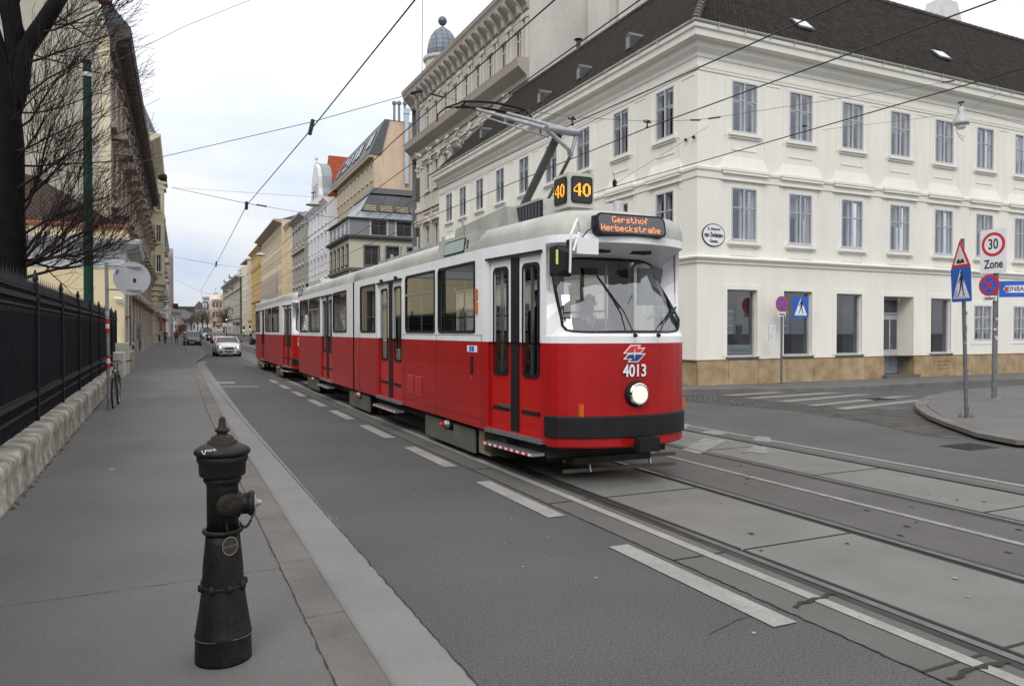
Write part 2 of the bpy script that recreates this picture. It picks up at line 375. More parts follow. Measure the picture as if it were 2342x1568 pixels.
# left pavement
kerb_x = [(-12, .97), (5.2, 1.0), (17.2, 1.08), (38, 1.45), (46, 1.62), (52, 2.2), (60, 2.9), (90, 3.65), (91.5, 1.9), (130, 2.6), (200, 4.6), (300, 8), (430, 12.3)]
def lerp_tab(tab, y):
    for (a, b), (c, d) in zip(tab[:-1], tab[1:]):
        if y <= c: return b+(d-b)*(y-a)/(c-a)
    return tab[-1][1]
kx = lambda y: lerp_tab(kerb_x, y)
YS = sorted(set([a for a, _ in kerb_x]+[0, 10, 24, 31, 42, 49, 55, 70, 80, 150, 240]))
path = [(kx(y), y, rise(y)) for y in YS]
o = MB().sweep(path, [(-.25, .05), (-.25, .121), (-.02, .121), (0, .105), (.012, -.05)]).build('kerb', granite); tag(o, kind='structure')
o = MB().sweep(path[:11], [(.012, -.05), (.012, .006), (.45, .0045), (.45, -.05)]).build('gutter_strip', gutterc); tag(o, kind='structure')
mb = MB()
for a, b in zip(YS[:-1], YS[1:]): mb.poly([(-7, a, .12+rise(a)), (kx(a)-.25, a, .12+rise(a)), (kx(b)-.25, b, .12+rise(b)), (-7, b, .12+rise(b))])
tag(mb.build('pavement', paving), kind='structure')
mb = MB()
wig(mb, [(kx(y)-.26, y) for y in (-4, 3, 9, 17, 30, 45)], .012, .1245, 8)
for y in [0.4+1.35*i+rnd.uniform(-.15, .15) for i in range(26)]:
    wig(mb, [(kx(y)-.25, y), (kx(y)-.01, y+rnd.uniform(-.02, .02))], .007, .1246, int(y*10))
wig(mb, [(-1.3, 5.52), (.73, 5.6)], .006, .1235, 31); wig(mb, [(-1.35, 27.2), (1, 27.6)], .03, .1235, 32); wig(mb, [(-1.4, 13.8), (.8, 13.9)], .005, .1235, 33)
tag(mb.build('pavement_seams', tar), kind='structure')
# pavement around the white corner house and the island on the right
Pc = Vector((15.05, 18.97)); D2 = Vector((math.sin(R(88.6)), math.cos(R(88.6)))); N2 = Vector((D2.y, -D2.x))
kpts = [(*G(x, y).xy,) for x, y in [(2800,862),(2342,871),(2222,876),(2117,881),(1977,890),(1767,895),(1550,897)]]
kpts = kpts+[(12.7, 20.2), (12.2, 23), (12.4, 30), (12.6, 44)]
mb = MB(); mb.poly([(x, y, .12) for x, y in kpts]+[(60, 44, .12)]); mb.mi = 0
tag(mb.build('corner_pavement', paving), kind='structure')
tag(MB().sweep([(x, y) for x, y in reversed(kpts)], [(0.0, .05), (0, .1235), (.22, .1235), (.24, .11), (.25, -.05)]).build('corner_kerb', granite), kind='structure')
sheet('far_pavement', lambda y: (17.6+off(y)*.35, 26+off(y)), [y for y in FAR if y > 60], .12, paving)
ip = [(*G(x, y).xy,) for x, y in [(2342,893),(2222,902),(2187,908),(2152,915),(2131,925),(2122,936),(2126,944),(2152,962),(2204,983),(2274,1007),(2342,1020)]]
ip = [(60, ip[0][1]+.9)]+ip+[(ip[-1][0]+.6, ip[-1][1]-.5), (16, 3.2), (24, 0), (60, 0)]
tag(MB().poly([(x, y, .12) for x, y in ip]).build('island_pavement', paving), kind='structure')
tag(MB().sweep(list(reversed(ip[:-2])), [(-.26, .05), (-.26, .1235), (-.02, .1235), (0, .10), (.01, -.05)]).build('island_kerb', granite), kind='structure')
# drain grates
for i, (px, py, lab) in enumerate([(2220, 1022, 'iron drain grate in the asphalt beside the right-hand island kerb'), (2010, 913, 'round-edged iron cover set in the zebra crossing')]):
    c = G(px, py); mb = MB()
    mb.box(c.x-.35, c.x+.35, c.y-.25, c.y+.25, .002, .012)
    for k in range(9): mb.box(c.x-.31+.07*k, c.x-.28+.07*k, c.y-.21, c.y+.21, .012, .02)
    tag(mb.build('drain_grate', mat('cast_iron', (.04, .038, .036), .6, .4)), lab, 'drain grate')

# ------------------------------------------------------------------ facades
def V2(P, D, s): return Vector((P[0]+D[0]*s, P[1]+D[1]*s))
def wall_grid(mb, P, D, s0, s1, z0, z1, holes, depth=.2):
    """vertical wall from P along D (outside on the right of D) with real rectangular openings (s0,s1,z0,z1)"""
    Nn = Vector((D[1], -D[0], 0))
    ss = sorted({s0, s1} | {h[0] for h in holes} | {h[1] for h in holes}); zs = sorted({z0, z1} | {h[2] for h in holes} | {h[3] for h in holes})
    p = lambda s, z, n=0: (P[0]+D[0]*s+Nn.x*n, P[1]+D[1]*s+Nn.y*n, z)
    for za, zb in zip(zs[:-1], zs[1:]):
        run = None
        for sa, sb in zip(ss[:-1], ss[1:]):
            c = ((sa+sb)/2, (za+zb)/2); hit = any(h[0] < c[0] < h[1] and h[2] < c[1] < h[3] for h in holes)
            if hit:
                if run is not None: mb.poly([p(run, za), p(sa, za), p(sa, zb), p(run, zb)]); run = None
            elif run is None: run = sa
        if run is not None: mb.poly([p(run, za), p(ss[-1], za), p(ss[-1], zb), p(run, zb)])
    for h in holes:
        a, b, c, d = h[:4]; q = -depth
        mb.poly([p(a, c), p(a, c, q), p(a, d, q), p(a, d)]); mb.poly([p(b, c), p(b, d), p(b, d, q), p(b, c, q)])
        mb.poly([p(a, c), p(b, c), p(b, c, q), p(a, c, q)]); mb.poly([p(a, d), p(a, d, q), p(b, d, q), p(b, d)])
WM = {}
def window_meshes(kind, w_, h_, fm, gm, bars=(1, 1), fw=.05, back=None, inner=None):
    """local: x along wall, y INTO the wall, z up; origin bottom-left on the wall face"""
    key = (kind, round(w_, 2), round(h_, 2), fm.name, gm.name)
    if key in WM: return WM[key]
    f = MB(); y0, y1 = -.03, .04
    f.box(0, fw, y0, y1, 0, h_); f.box(w_-fw, w_, y0, y1, 0, h_); f.box(fw, w_-fw, y0, y1, 0, fw); f.box(fw, w_-fw, y0, y1, h_-fw, h_)
    nv, nh = bars
    for i in range(nv): x = w_*(i+1)/(nv+1); f.box(x-fw*.45, x+fw*.45, y0+.004, y1-.004, fw, h_-fw)
    hz = nh if isinstance(nh, (list, tuple)) else [(i+1)/(nh+1) for i in range(nh)]
    for q in hz:
        z = h_*q
        for i in range(nv+1):
            a = w_*i/(nv+1)+fw*.6; b = w_*(i+1)/(nv+1)-fw*.6; f.box(a, b, y0+.008, y1-.01, z-.013, z+.013)
    fme = f.mesh('window', fm)
    g = MB(); g.poly([(fw*.5, .012, fw*.5), (w_-fw*.5, .012, fw*.5), (w_-fw*.5, .012, h_-fw*.5), (fw*.5, .012, h_-fw*.5)])
    gme = g.mesh('pane', gm); ime = None
    if inner:
        c = MB(); vv = ord(kind[-1]) % 3
        c.poly([(-.02, .55, -.02), (w_+.02, .55, -.02), (w_+.02, .55, h_+.02), (-.02, .55, h_+.02)]); c.mi = 1
        iw = .075
        for x in (0.0, w_/2-iw*.55, w_-iw-0.0): c.box(x, x+iw*1.1, .13, .18, 0, h_)
        c.box(0, w_, .135, .175, 0, .07); c.box(0, w_, .135, .175, h_-.08, h_); c.box(0, w_, .137, .173, h_*.62, h_*.62+.03); c.mi = 2; cz = (0, 0, h_*.45)[vv]; cw = (.24, .36, .12)[vv]
        c.poly([(w_*.03, .36, cz), (w_*(.03+cw), .34, cz), (w_*cw, .34, h_), (w_*.03, .36, h_)]); c.poly([(w_*(.97-cw), .34, 0), (w_*.97, .36, 0), (w_*.97, .36, h_), (w_*(1-cw), .34, h_)])
        if vv == 2: c.poly([(.02, .30, h_*.55), (w_-.02, .30, h_*.55), (w_-.02, .30, h_), (.02, .30, h_)])
        c.mi = 0; ime = c.mesh('casement', [dark, mat('casement_white', (.78, .79, .78), .6), mat('curtain', (.42, .43, .42), .9)])
    WM[key] = (fme, gme, ime); return WM[key]
def put_window(root, P, D, s, z, ms):
    o = V2(P, D, s); rz = math.atan2(D[1], D[0]); f = inst(ms[0], 'window', root, (o.x, o.y, z), rz)
    for nm, me in (('pane', ms[1]), ('casement', ms[2])):
        if me:
            c = bpy.data.objects.new(nm, me); COL.objects.link(c); c.parent = f
    return f

def mitre_path(P, pts): return pts
# ---- the white corner house
wwall = mat('cream_render', (.745, .727, .655), .9, amt=.05, scale=.3, streak=.06, amt2=.03, scale2=30, bump=.12, bscale=30)
wtrim = mat('cream_trim', (.76, .742, .672), .85, amt=.03, scale=.6, streak=.05)
lilac = mat('window_lilac_grey', (.46, .46, .50), .55, amt=.08)
stone = brickmat('plinth_sandstone', (.36, .27, .165), (.31, .225, .13), (.16, .12, .08), 'x', 1.25, .9, .012, .8, .2, True, .25, 0)
stoney = brickmat('plinth_sandstone_side', (.36, .27, .165), (.31, .225, .13), (.16, .12, .08), 'y', 1.25, .9, .012, .8, .2, True, .25, 0)
pane = glassmat('house_glass', (.70, .73, .75), .13)
shopg = glassmat('shop_glass', (.5, .54, .56), .10)
tilex = brickmat('roof_tiles_x', (.040, .029, .022), (.014, .011, .009), (.003, .003, .003), 'x', .17, .115, .018, .9, .9, True, .35)
tiley = brickmat('roof_tiles_y', (.040, .029, .022), (.014, .011, .009), (.003, .003, .003), 'y', .17, .115, .018, .9, .9, True, .35)
BW = thing('corner_house', 'cream-white three-storey corner house with dark tiled roof and sandstone plinth', 'building', (*Pc, 0))
L1, L2 = 24.2, 27.0
A1 = (Pc.x, Pc.y+L1); Dm = (0.0, -1.0); A2 = (Pc.x, Pc.y); D2t = (D2.x, D2.y)
c1 = [L1-c for c in (1.66, 4.3, 7.0, 9.7, 12.4, 15.1, 17.75, 20.2, 22.4)]
c2 = [1.89+2.475*i for i in range(10)]
up, md = (8.15, 9.78), (4.72, 6.41); hw = .54
shops = [(1.21, 2.48, 1.0, 3.15), (3.64, 4.94, 1.0, 3.15), (6.11, 7.38, 1.0, 3.12), (8.5, 10.12, .12, 3.08), (11.1, 12.29, .98, 3.05)]
smal = [(13.67, 14.78, 1.46, 2.84), (16.2, 17.26, 1.46, 2.84), (18.6, 19.7, 1.46, 2.84), (21.1, 22.2, 1.46, 2.84), (23.6, 24.7, 1.46, 2.84)]
h2 = [(c-hw, c+hw, *up) for c in c2]+[(c-hw, c+hw, *md) for c in c2]+shops+smal
h1 = [(c-hw*.93, c+hw*.93, *up) for c in c1]+[(c-hw*.93, c+hw*.93, *md) for c in c1]+[(c-.6, c+.6, 1.1, 3.1) for c in c1]
mb = MB(); wall_grid(mb, A1, Dm, 0, L1, .91, 11.0, h1, .25)
plh = [(h[0], h[1], .12, .91) for h in shops if h[2] < .5]
wall_grid(mb, A2, D2t, 0, L2, .91, 11.0, [(h[0], h[1], max(h[2], .91), h[3]) for h in h2], .25)
E2 = V2(A2, D2t, L2)
mb.poly([(E2.x, E2.y, 0), (E2.x, E2.y+9.4, 0), (E2.x, E2.y+9.4, 11), (E2.x, E2.y, 11)]); mb.poly([(Pc.x, A1[1], 0), (Pc.x+9.4, A1[1], 0), (Pc.x+9.4, A1[1], 11), (Pc.x, A1[1], 11)])
mb.poly([(Pc.x, A1[1], 11), (Pc.x+9.4, A1[1], 11), (Pc.x+4.5, A1[1], 15.9)])
mb.poly([(Pc.x+9.4, Pc.y+9.4, 0), (Pc.x+9.4, A1[1], 0), (Pc.x+9.4, A1[1], 11), (Pc.x+9.4, Pc.y+9.4, 11)])
q = V2(A2, D2t, 9.4)
mb.build('wall', wwall, BW)
mb = MB(); wall_grid(mb, A1, Dm, -.05, L1+.05, .1, .91, [], .3); mb.mi = 1
Ap = (A2[0]+N2.x*.055, A2[1]+N2.y*.055); wall_grid(mb, Ap, D2t, -.03, L2, .1, .91, plh, .9)
mb.xf(Matrix.Translation((-.055, 0, 0))) if False else None
P0 = MB().sweep([A1, A2, tuple(V2(A2, D2t, 8.5))], [(.0, .93), (.065, .915), (.065, .895), (.0, .89)]).sweep([tuple(V2(A2, D2t, 10.12)), tuple(E2)], [(.0, .93), (.065, .915), (.065, .895), (.0, .89)])
n0 = len(mb.v); mb.v += P0.v
for fc in P0.f: mb.f.append(tuple(n0+i for i in fc)); mb.m.append(1); mb.sm.append(False)
o = mb.build('plinth', [stoney, stone], BW)
path = [A1, A2, tuple(E2)]
mb = MB()
mb.sweep(path, [(0, 3.93), (.05, 3.96), (.06, 4.03), (.15, 4.10), (.16, 4.14), (0, 4.2)])
mb.sweep(path, [(0, 6.60), (.035, 6.62), (.045, 6.80), (.09, 6.85), (.10, 6.93), (0, 6.98)])
mb.sweep(path, [(0, 9.90), (.03, 9.91), (.035, 9.98), (.05, 10.0), (.055, 10.09), (0, 10.12)])
mb.sweep(path, [(0, 10.30), (.04, 10.32), (.06, 10.42), (.16, 10.52), (.20, 10.56), (.22, 10.72), (.46, 10.76), (.48, 10.94), (.54, 10.98), (.56, 11.08), (0, 11.12)])
def fac_box(mb, P, D, s0, s1, n0, n1, z0, z1):
    Nn = (D[1], -D[0]); q = lambda s, n: (P[0]+D[0]*s+Nn[0]*n, P[1]+D[1]*s+Nn[1]*n)
    a, b, c, d = q(s0, n0), q(s1, n0), q(s1, n1), q(s0, n1)
    mb.hexa([(*a, z0), (*b, z0), (*c, z0), (*d, z0)], [(*a, z1), (*b, z1), (*c, z1), (*d, z1)])
for (P, D, cs, k) in ((A1, Dm, c1, .93), (A2, D2t, c2, 1)):
    for c in cs:
        h = hw*k
        # upper windows: sill and apron panel
        fac_box(mb, P, D, c-h-.14, c+h+.14, -.02, .12, 8.03, 8.12); fac_box(mb, P, D, c-h-.11, c+h+.11, -.02, .06, 7.96, 8.03)
        for (a, b, z0, z1) in ((c-h, c+h, 7.58, 7.62), (c-h, c-h+.04, 7.62, 7.92), (c+h-.04, c+h, 7.62, 7.92)): fac_box(mb, P, D, a, b, -.01, .022, z0, z1)
        # pilaster strips and recessed field edges between the windows
        fac_box(mb, P, D, c-h-.26, c-h-.225, -.01, .03, 8.0, 9.82); fac_box(mb, P, D, c+h+.225, c+h+.26, -.01, .03, 8.0, 9.82)
        fac_box(mb, P, D, c+h+.33, c+h+.36, -.01, .018, 6.98, 9.82); fac_box(mb, P, D, c+h+.36, c+h+1.02, -.01, .018, 9.79, 9.82)
        # hood over the middle windows (break in the string course)
        a, b = c-h-.42, c+h+.42
        fac_box(mb, P, D, a, b, -.02, .10, 6.60, 6.66); fac_box(mb, P, D, a-.05, b+.05, -.02, .15, 6.88, 6.97); fac_box(mb, P, D, a, b, -.02, .14, 6.80, 6.86)
        Nn = Vector((D[1], -D[0])); qv = lambda s, n, z: (P[0]+D[0]*s+Nn.x*n, P[1]+D[1]*s+Nn.y*n, z)
        mb.hexa([qv(a-.02, -.01, 6.97), qv(b+.02, -.01, 6.97), qv(b+.02, .10, 6.97), qv(a-.02, .10, 6.97)], [qv(a+.16, -.01, 7.36), qv(b-.16, -.01, 7.36), qv(b-.16, .012, 7.36), qv(a+.16, .012, 7.36)])
        fac_box(mb, P, D, a+.08, a+.11, -.01, .03, 6.38, 6.60); fac_box(mb, P, D, b-.11, b-.08, -.01, .03, 6.38, 6.60)
        for (u0, u1, z0, z1) in ((c-h, c+h, 6.76, 6.79), (c-h, c+h, 6.46, 6.49)): fac_box(mb, P, D, u0, u1, -.01, .03, z0, z1)
        fac_box(mb, P, D, c-h-.15, c+h+.15, -.02, .12, 4.58, 4.68); fac_box(mb, P, D, c-h-.11, c+h+.11, -.02, .06, 4.52, 4.58)
        for (u0, u1, z0, z1) in ((c-h, c+h, 4.24, 4.27), (c-h, c-h+.03, 4.27, 4.48), (c+h-.03, c+h, 4.27, 4.48), (c-h, c+h, 4.45, 4.48)): fac_box(mb, P, D, u0, u1, -.01, .02, z0, z1)
        for zz in (up, md):
            for u0 in (c-h-.07, c+h): fac_box(mb, P, D, u0, u0+.07, -.01, .025, zz[0], zz[1]+.07)
            fac_box(mb, P, D, c-h, c+h, -.01, .025, zz[1], zz[1]+.07)
for h in shops+smal:                           # raised flat bands round the ground floor openings
    a, b, z0, z1 = h; z0 = max(z0, .93)
    for (u0, u1, v0, v1) in ((a-.17, a, z0-.15 if z0 > 1 else z0, z1+.16), (b, b+.17, z0-.15 if z0 > 1 else z0, z1+.16), (a, b, z1, z1+.16)): fac_box(mb, A2, D2t, u0, u1, -.01, .02, v0, v1)
    if z0 > 1.2: fac_box(mb, A2, D2t, a, b, -.01, .02, z0-.15, z0)
mb.build('stucco_trim', wtrim, BW)
wu = window_meshes('a', hw*2, up[1]-up[0], lilac, pane, (1, [.62]), .055, inner=1)
wm_ = window_meshes('b', hw*2, md[1]-md[0], lilac, pane, (1, [.62]), .055, inner=1)
wu1 = window_meshes('c', hw*2*.93, up[1]-up[0], lilac, pane, (1, [.62]), .055, inner=1)
wm1 = window_meshes('d', hw*2*.93, md[1]-md[0], lilac, pane, (1, [.62]), .055, inner=1)
for c in c1: put_window(BW, A1, Dm, c-hw*.93, up[0], wu1); put_window(BW, A1, Dm, c-hw*.93, md[0], wm1); put_window(BW, A1, Dm, c-.6, 1.1, window_meshes('e', 1.2, 2.0, lilac, pane, (1, [.62]), .055, inner=1))
wv = [[window_meshes(k+x, hw*2, z[1]-z[0], lilac, pane, (1, [.62]), .055, inner=1) for x in 'abc'] for k, z in (('u', up), ('m', md))]
for i, c in enumerate(c2): put_window(BW, A2, D2t, c-hw, up[0], wv[0][(i*2+i//3) % 3]); put_window(BW, A2, D2t, c-hw, md[0], wv[1][(i+i//2) % 3])
for h in smal: put_window(BW, A2, D2t, h[0], h[2], window_meshes('f', h[1]-h[0], h[3]-h[2], lilac, pane, (1, [.33, .66]), .055, inner=1))
shopf = mat('shop_frame_grey', (.33, .33, .34), .5)
for i, h in enumerate(shops):
    if h[2] < .5: continue
    W_, H_ = h[1]-h[0], h[3]-h[2]
    f = MB(); fw = .06
    f.box(0, fw, .12, .2, 0, H_); f.box(W_-fw, W_, .12, .2, 0, H_); f.box(fw, W_-fw, .12, .2, H_-fw, H_); f.box(fw, W_-fw, .12, .2, 0, fw)
    f.mi = 1; f.box(-.03, W_+.03, -.08, .12, -.07, -.01)
    f.mi = 2; f.poly([(-.05, 1.3, -.1), (W_+.05, 1.3, -.1), (W_+.05, 1.3, H_+.05), (-.05, 1.3, H_+.05)]); f.poly([(W_*.62, .4, 0), (W_+.02, .25, 0), (W_+.02, .25, H_), (W_*.62, .4, H_)])
    f.poly([(-.05, .2, -.02), (W_+.05, .2, -.02), (W_+.05, 1.3, -.02), (-.05, 1.3, -.02)]); f.poly([(-.03, .2, -.1), (-.03, 1.3, -.1), (-.03, 1.3, H_), (-.03, .2, H_)]); f.poly([(-.03, .2, H_), (W_+.03, .2, H_), (W_+.03, 1.3, H_), (-.03, 1.3, H_)]); f.poly([(W_+.03, .2, -.1), (W_+.03, 1.3, -.1), (W_+.03, 1.3, H_), (W_+.03, .2, H_)])
    fm = f.mesh('shop_window', [shopf, mat('sheet_sill', (.07, .07, .07), .5), mat('shop_inside', (.12, .125, .13), .9, amt=.5, scale=1.2)])
    o = V2(A2, D2t, h[0]); fo = inst(fm, 'shop_window', BW, (o.x, o.y, h[2]), math.atan2(D2.y, D2.x))
    g = MB().poly([(fw, .16, fw), (W_-fw, .16, fw), (W_-fw, .16, H_-fw), (fw, .16, H_-fw)]).build('pane', shopg, fo, True)
    if i < 2:
        g = MB(); g.mi = 0; g.box(.08, W_*.42, .30, .31, .75, 1.5+.02*i); g.mi = 1
        for a in range(3):
            for b in range(3): g.box(.11+a*.145, .235+a*.145, .29, .30, .80+b*.23, .98+b*.23)
        if i == 0: g.mi = 2; g.box(.05, W_-.05, .22, .23, .08, .38); g.mi = 3; g.box(.3, W_-.1, .21, .22, .22, .235); g.box(.3, W_-.1, .21, .22, .17, .178)
        g.build('window_poster', [mat('poster_pale', (.5, .52, .48), .7), mat('poster_grey', (.12, .15, .15), .7, amt=.6, scale=9), mat('poster_white', (.6, .66, .66), .7), mat('poster_ink', (.2, .22, .2), .7)], fo, True)
    if i == 2:
        g = MB(); g.lathe([(.01, 0), (.13, .05), (.11, .45), (.16, .75), (.17, .95), (.06, 1.02), (.03, 1.1)], (.35, .5, .35), 12)
        g.build('display_torso', mat('pink_torso', (.30, .12, .16), .8), fo, True)
# doorway, fourth opening
dh = shops[3]; o = V2(A2, D2t, dh[0]); rz2 = math.atan2(D2.y, D2.x); W_ = dh[1]-dh[0]
MR = Matrix.Translation((o.x, o.y, 0)) @ Matrix.Rotation(rz2, 4, 'Z')
mb = MB()                                     # deep reveal of the doorway
mb.poly([(0, .25, .3), (0, 0.7, .3), (0, 0.7, 3.08), (0, .25, 3.08)]); mb.poly([(W_, .25, .3), (W_, 0.7, .3), (W_, 0.7, 3.08), (W_, .25, 3.08)])
mb.poly([(0, .25, 3.08), (W_, .25, 3.08), (W_, 0.7, 3.08), (0, 0.7, 3.08)]); mb.poly([(0, 0.7, .1), (W_, 0.7, .1), (W_, 0.7, 3.08), (0, 0.7, 3.08)])
mb.xf(MR).build('door_reveal', wwall, BW)
MB().box(-.1, W_+.1, -.25, 1.0, .115, .24).xf(MR).build('door_step', mat('step_stone', (.12, .12, .11), .8), BW)
mb = MB(); d0 = W_-.92; MR = MR @ Matrix.Translation((0, -.31, 0))
mb.box(d0, d0+.9, .93, .99, .25, 2.4); mb.box(d0, d0+.9, .93, .99, 2.45, 3.05)
mb.box(d0+.06, d0+.43, .905, .93, .35, 1.0); mb.box(d0+.48, d0+.84, .905, .93, .35, 1.0); mb.mi = 1
mb.box(d0+.08, d0+.41, .915, .93, 1.15, 2.25); mb.box(d0+.50, d0+.83, .915, .93, 1.15, 2.25); mb.box(d0+.08, d0+.83, .915, .93, 2.52, 2.98)
dr = mb.xf(MR).build('door', [mat('door_grey', (.40, .41, .43), .5), mat('door_glass', (.05, .055, .06), .1, spec=.8)], BW)
MB().tube([(d0+.46, .86, 1.15), (d0+.46, .86, 1.3)], .012).xf(MR).build('handle', msteel, dr)
MB().lathe([(.05, 0), (.05, .10), (.03, .14)], (W_*.75, .6, 2.93), 10).xf(MR).build('porch_lamp', mat('lamp_glass_off', (.6, .6, .56), .4), BW)
# vent holes in the plinth
mb = MB()
for a in range(7):
    for b in range(3):
        p = V2(A2, D2t, 11.55+a*.09+(b % 2)*.03) + N2*.058; mb.box(p.x-.014, p.x+.014, p.y-.003, p.y+.003, .38+b*.14, .41+b*.14)
mb.build('vent_holes', groove, BW)
# roof
ov = .50; rz_ = 11.1; T = 1.02; rd = 4.95+ov
X0 = Pc.x-ov; Y0 = Pc.y-ov; Xr = X0+rd; Yr = Y0+rd; zr = rz_+rd*T
eE = E2.x; YN = A1[1]+.1
def ys(x): return (x-Pc.x)*D2.y/D2.x
mb = MB(); mb.mi = 0
mb.poly([(X0, Y0, rz_), (X0, YN, rz_), (Xr, YN, zr), (Xr, Yr, zr)])
mb.poly([(Xr, YN, zr), (Xr+rd, YN, rz_), (Xr+rd, Yr+rd, rz_), (Xr, Yr, zr)]); mb.mi = 1
mb.poly([(X0, Y0, rz_), (Xr, Yr, zr), (eE, Yr+ys(eE), zr), (eE, Y0+ys(eE), rz_)])
mb.poly([(Xr, Yr, zr), (Xr+rd, Yr+rd, rz_), (eE, Yr+rd+ys(eE), rz_), (eE, Yr+ys(eE), zr)])
rf = mb.build('roof', [tiley, tilex], BW)
ridge = mat('ridge_tile', (.11, .085, .08), .8, amt=.3)
mb = MB()
n = 26
for i in range(n):
    a = Vector((X0, Y0, rz_+.05)).lerp(Vector((Xr, Yr, zr+.05)), i/n); b = Vector((X0, Y0, rz_+.05)).lerp(Vector((Xr, Yr, zr+.05)), (i+1.15)/n); mb.tube([a, b], [.15, .115], 10)
for i in range(52):
    a = Vector((Xr, Yr, zr+.02)).lerp(Vector((Xr, YN, zr+.02)), i/52); b = Vector((Xr, Yr, zr+.02)).lerp(Vector((Xr, YN, zr+.02)), (i+1.1)/52); mb.tube([a, b], [.11, .09], 8)
    a = Vector((Xr, Yr, zr+.02)).lerp(Vector((eE, Yr+ys(eE), zr+.02)), i/52); b = Vector((Xr, Yr, zr+.02)).lerp(Vector((eE, Yr+ys(eE), zr+.02)), (i+1.1)/52); mb.tube([a, b], [.11, .09], 8)
for i in range(int(L1/.23)):                  # lifted eaves tiles give a ragged edge
    y = Y0+.3+i*.23; mb.box(X0-.02, X0+.2, y, y+.17, rz_+.0, rz_+.05+rnd.uniform(0, .05))
mb.build('ridge', ridge, rf)
gut = mat('gutter_green_grey', (.32, .33, .27), .5, .2, amt=.12, scale=3)
mb = MB(); mb.smooth = True; gp = [(.50+.1*math.cos(a), 11.17+.1*math.sin(a)) for a in [math.pi*k/6 for k in range(6, 13)]]
mb.sweep([(Pc.x, A1[1]+.1), A2, tuple(E2)], gp+[(x*.98+.01, z+.015) for x, z in reversed(gp)]); mb.smooth = False
for s in [.9+1.05*i for i in range(22)]: mb.box(Pc.x-.63, Pc.x-.60, A1[1]-s, A1[1]-s+.03, 11.02, 11.19)
for s in [.3+1.05*i for i in range(25)]:
    p = V2(A2, D2t, s)+N2*.615; mb.box(p.x-.014, p.x+.014, p.y-.015, p.y+.012, 11.02, 11.19)
mb.build('gutter', gut, BW)
sheetm = mat('dormer_sheet', (.07, .07, .075), .6, .1, amt=.15)
def on_roof(y, up_): return Vector((X0+up_, y, rz_+up_*T))
for px, py in ((1039+0, 366), (1104, 318), (1160, 275), (1237, 234), (1327, 187), (1440, 120)):
    t, v = ray(px, py); u = 1.05               # small sheet-metal dormers just above the gutter
    X = X0+u; Y = X*(C_-t*S_)/(S_+t*C_)
    if Y > YN-.5: continue
    m_ = MB(); w2, h_ = .17, .64
    f0 = Vector((X-.1, Y, rz_+u*T-.05)); a = [f0+Vector((0, -w2, 0)), f0+Vector((0, w2, 0)), f0+Vector((0, w2, h_*.75)), f0+Vector((0, 0, h_)), f0+Vector((0, -w2, h_*.75))]
    bk = [f0+Vector((.05, -w2, 0)), f0+Vector((.05, w2, 0)), f0+Vector((.55, w2, h_*.75)), f0+Vector((.75, 0, h_)), f0+Vector((.55, -w2, h_*.75))]
    b0 = len(m_.v); m_.v += [tuple(q) for q in a+bk]; m_.face(tuple(b0+i for i in range(5)))
    for i in range(5): j = (i+1) % 5; m_.face((b0+i, b0+j, b0+5+j, b0+5+i))
    m_.mi = 1; m_.box(f0.x-.012, f0.x-.004, f0.y-w2+.05, f0.y+w2-.05, f0.z+.04, f0.z+h_*.66)
    m_.build('dormer', [sheetm, mat('dormer_front', (.20, .20, .215), .6, amt=.1)], BW)
for x_, k_ in ((5.3, 1.35), (13.2, 1.65), (22.5, 2.3)):
    p = V2(A2, D2t, x_); y = Y0+ys(p.x)+k_; z = rz_+k_*T+.06; mb = MB()
    mb.hexa([(p.x-.38, y-.24, z-.26), (p.x+.38, y-.24, z-.26), (p.x+.38, y+.2, z+.19), (p.x-.38, y+.2, z+.19)], [(p.x-.38, y-.26, z-.21), (p.x+.38, y-.26, z-.21), (p.x+.38, y+.18, z+.24), (p.x-.38, y+.18, z+.24)])
    mb.mi = 1; mb.hexa([(p.x-.31, y-.20, z-.16), (p.x+.31, y-.20, z-.16), (p.x+.31, y+.13, z+.18), (p.x-.31, y+.13, z+.18)], [(p.x-.31, y-.21, z-.145), (p.x+.31, y-.21, z-.145), (p.x+.31, y+.12, z+.195), (p.x-.31, y+.12, z+.195)])
    mb.build('skylight', [sheetm, mat('skylight_glass', (.5, .55, .6), .05, .9, amt=0)], BW)
chw = mat('chimney_white', (.62, .62, .60), .85, amt=.06)
for (px, py, ww, hh, rd_) in ((2150, 40, 1.7, 1.5, 1), (1960, -6, 1.9, 1.3, 0)):
    p = AY(px, py, Yr+1.6); mb = MB(); z0 = zr-2
    mb.box(p.x-ww*.6, p.x+ww*.6, p.y-.5, p.y+.5, z0, zr+.30); mb.hexa([(p.x-ww*.55, p.y-.45, zr+.3), (p.x+ww*.55, p.y-.45, zr+.3), (p.x+ww*.55, p.y+.45, zr+.3), (p.x-ww*.55, p.y+.45, zr+.3)], [(p.x-ww*.4, p.y-.4, zr+hh), (p.x+ww*.3, p.y-.4, zr+hh), (p.x+ww*.3, p.y+.4, zr+hh), (p.x-ww*.4, p.y+.4, zr+hh)])
    mb.box(p.x-ww*.62, p.x+ww*.62, p.y-.52, p.y+.52, zr+.28, zr+.34)
    mb.build('chimney', chw, rf)
p = AX(1322, 118, Xr+.6); mb = MB(); mb.tube([(p.x, p.y, zr-1.5), (p.x, p.y, zr+.5)], .16, 12); mb.mi = 1; mb.tube([(p.x, p.y, zr+.5), (p.x, p.y, zr+.95)], .12, 12); mb.lathe([(.1, .95), (.22, .98), (.24, 1.02), (.12, 1.06)], (p.x, p.y, zr), 12)
mb.build('stove_flue', [mat('flue_light', (.6, .6, .6), .3, .7), mat('flue_black', (.03, .03, .03), .5)], rf)
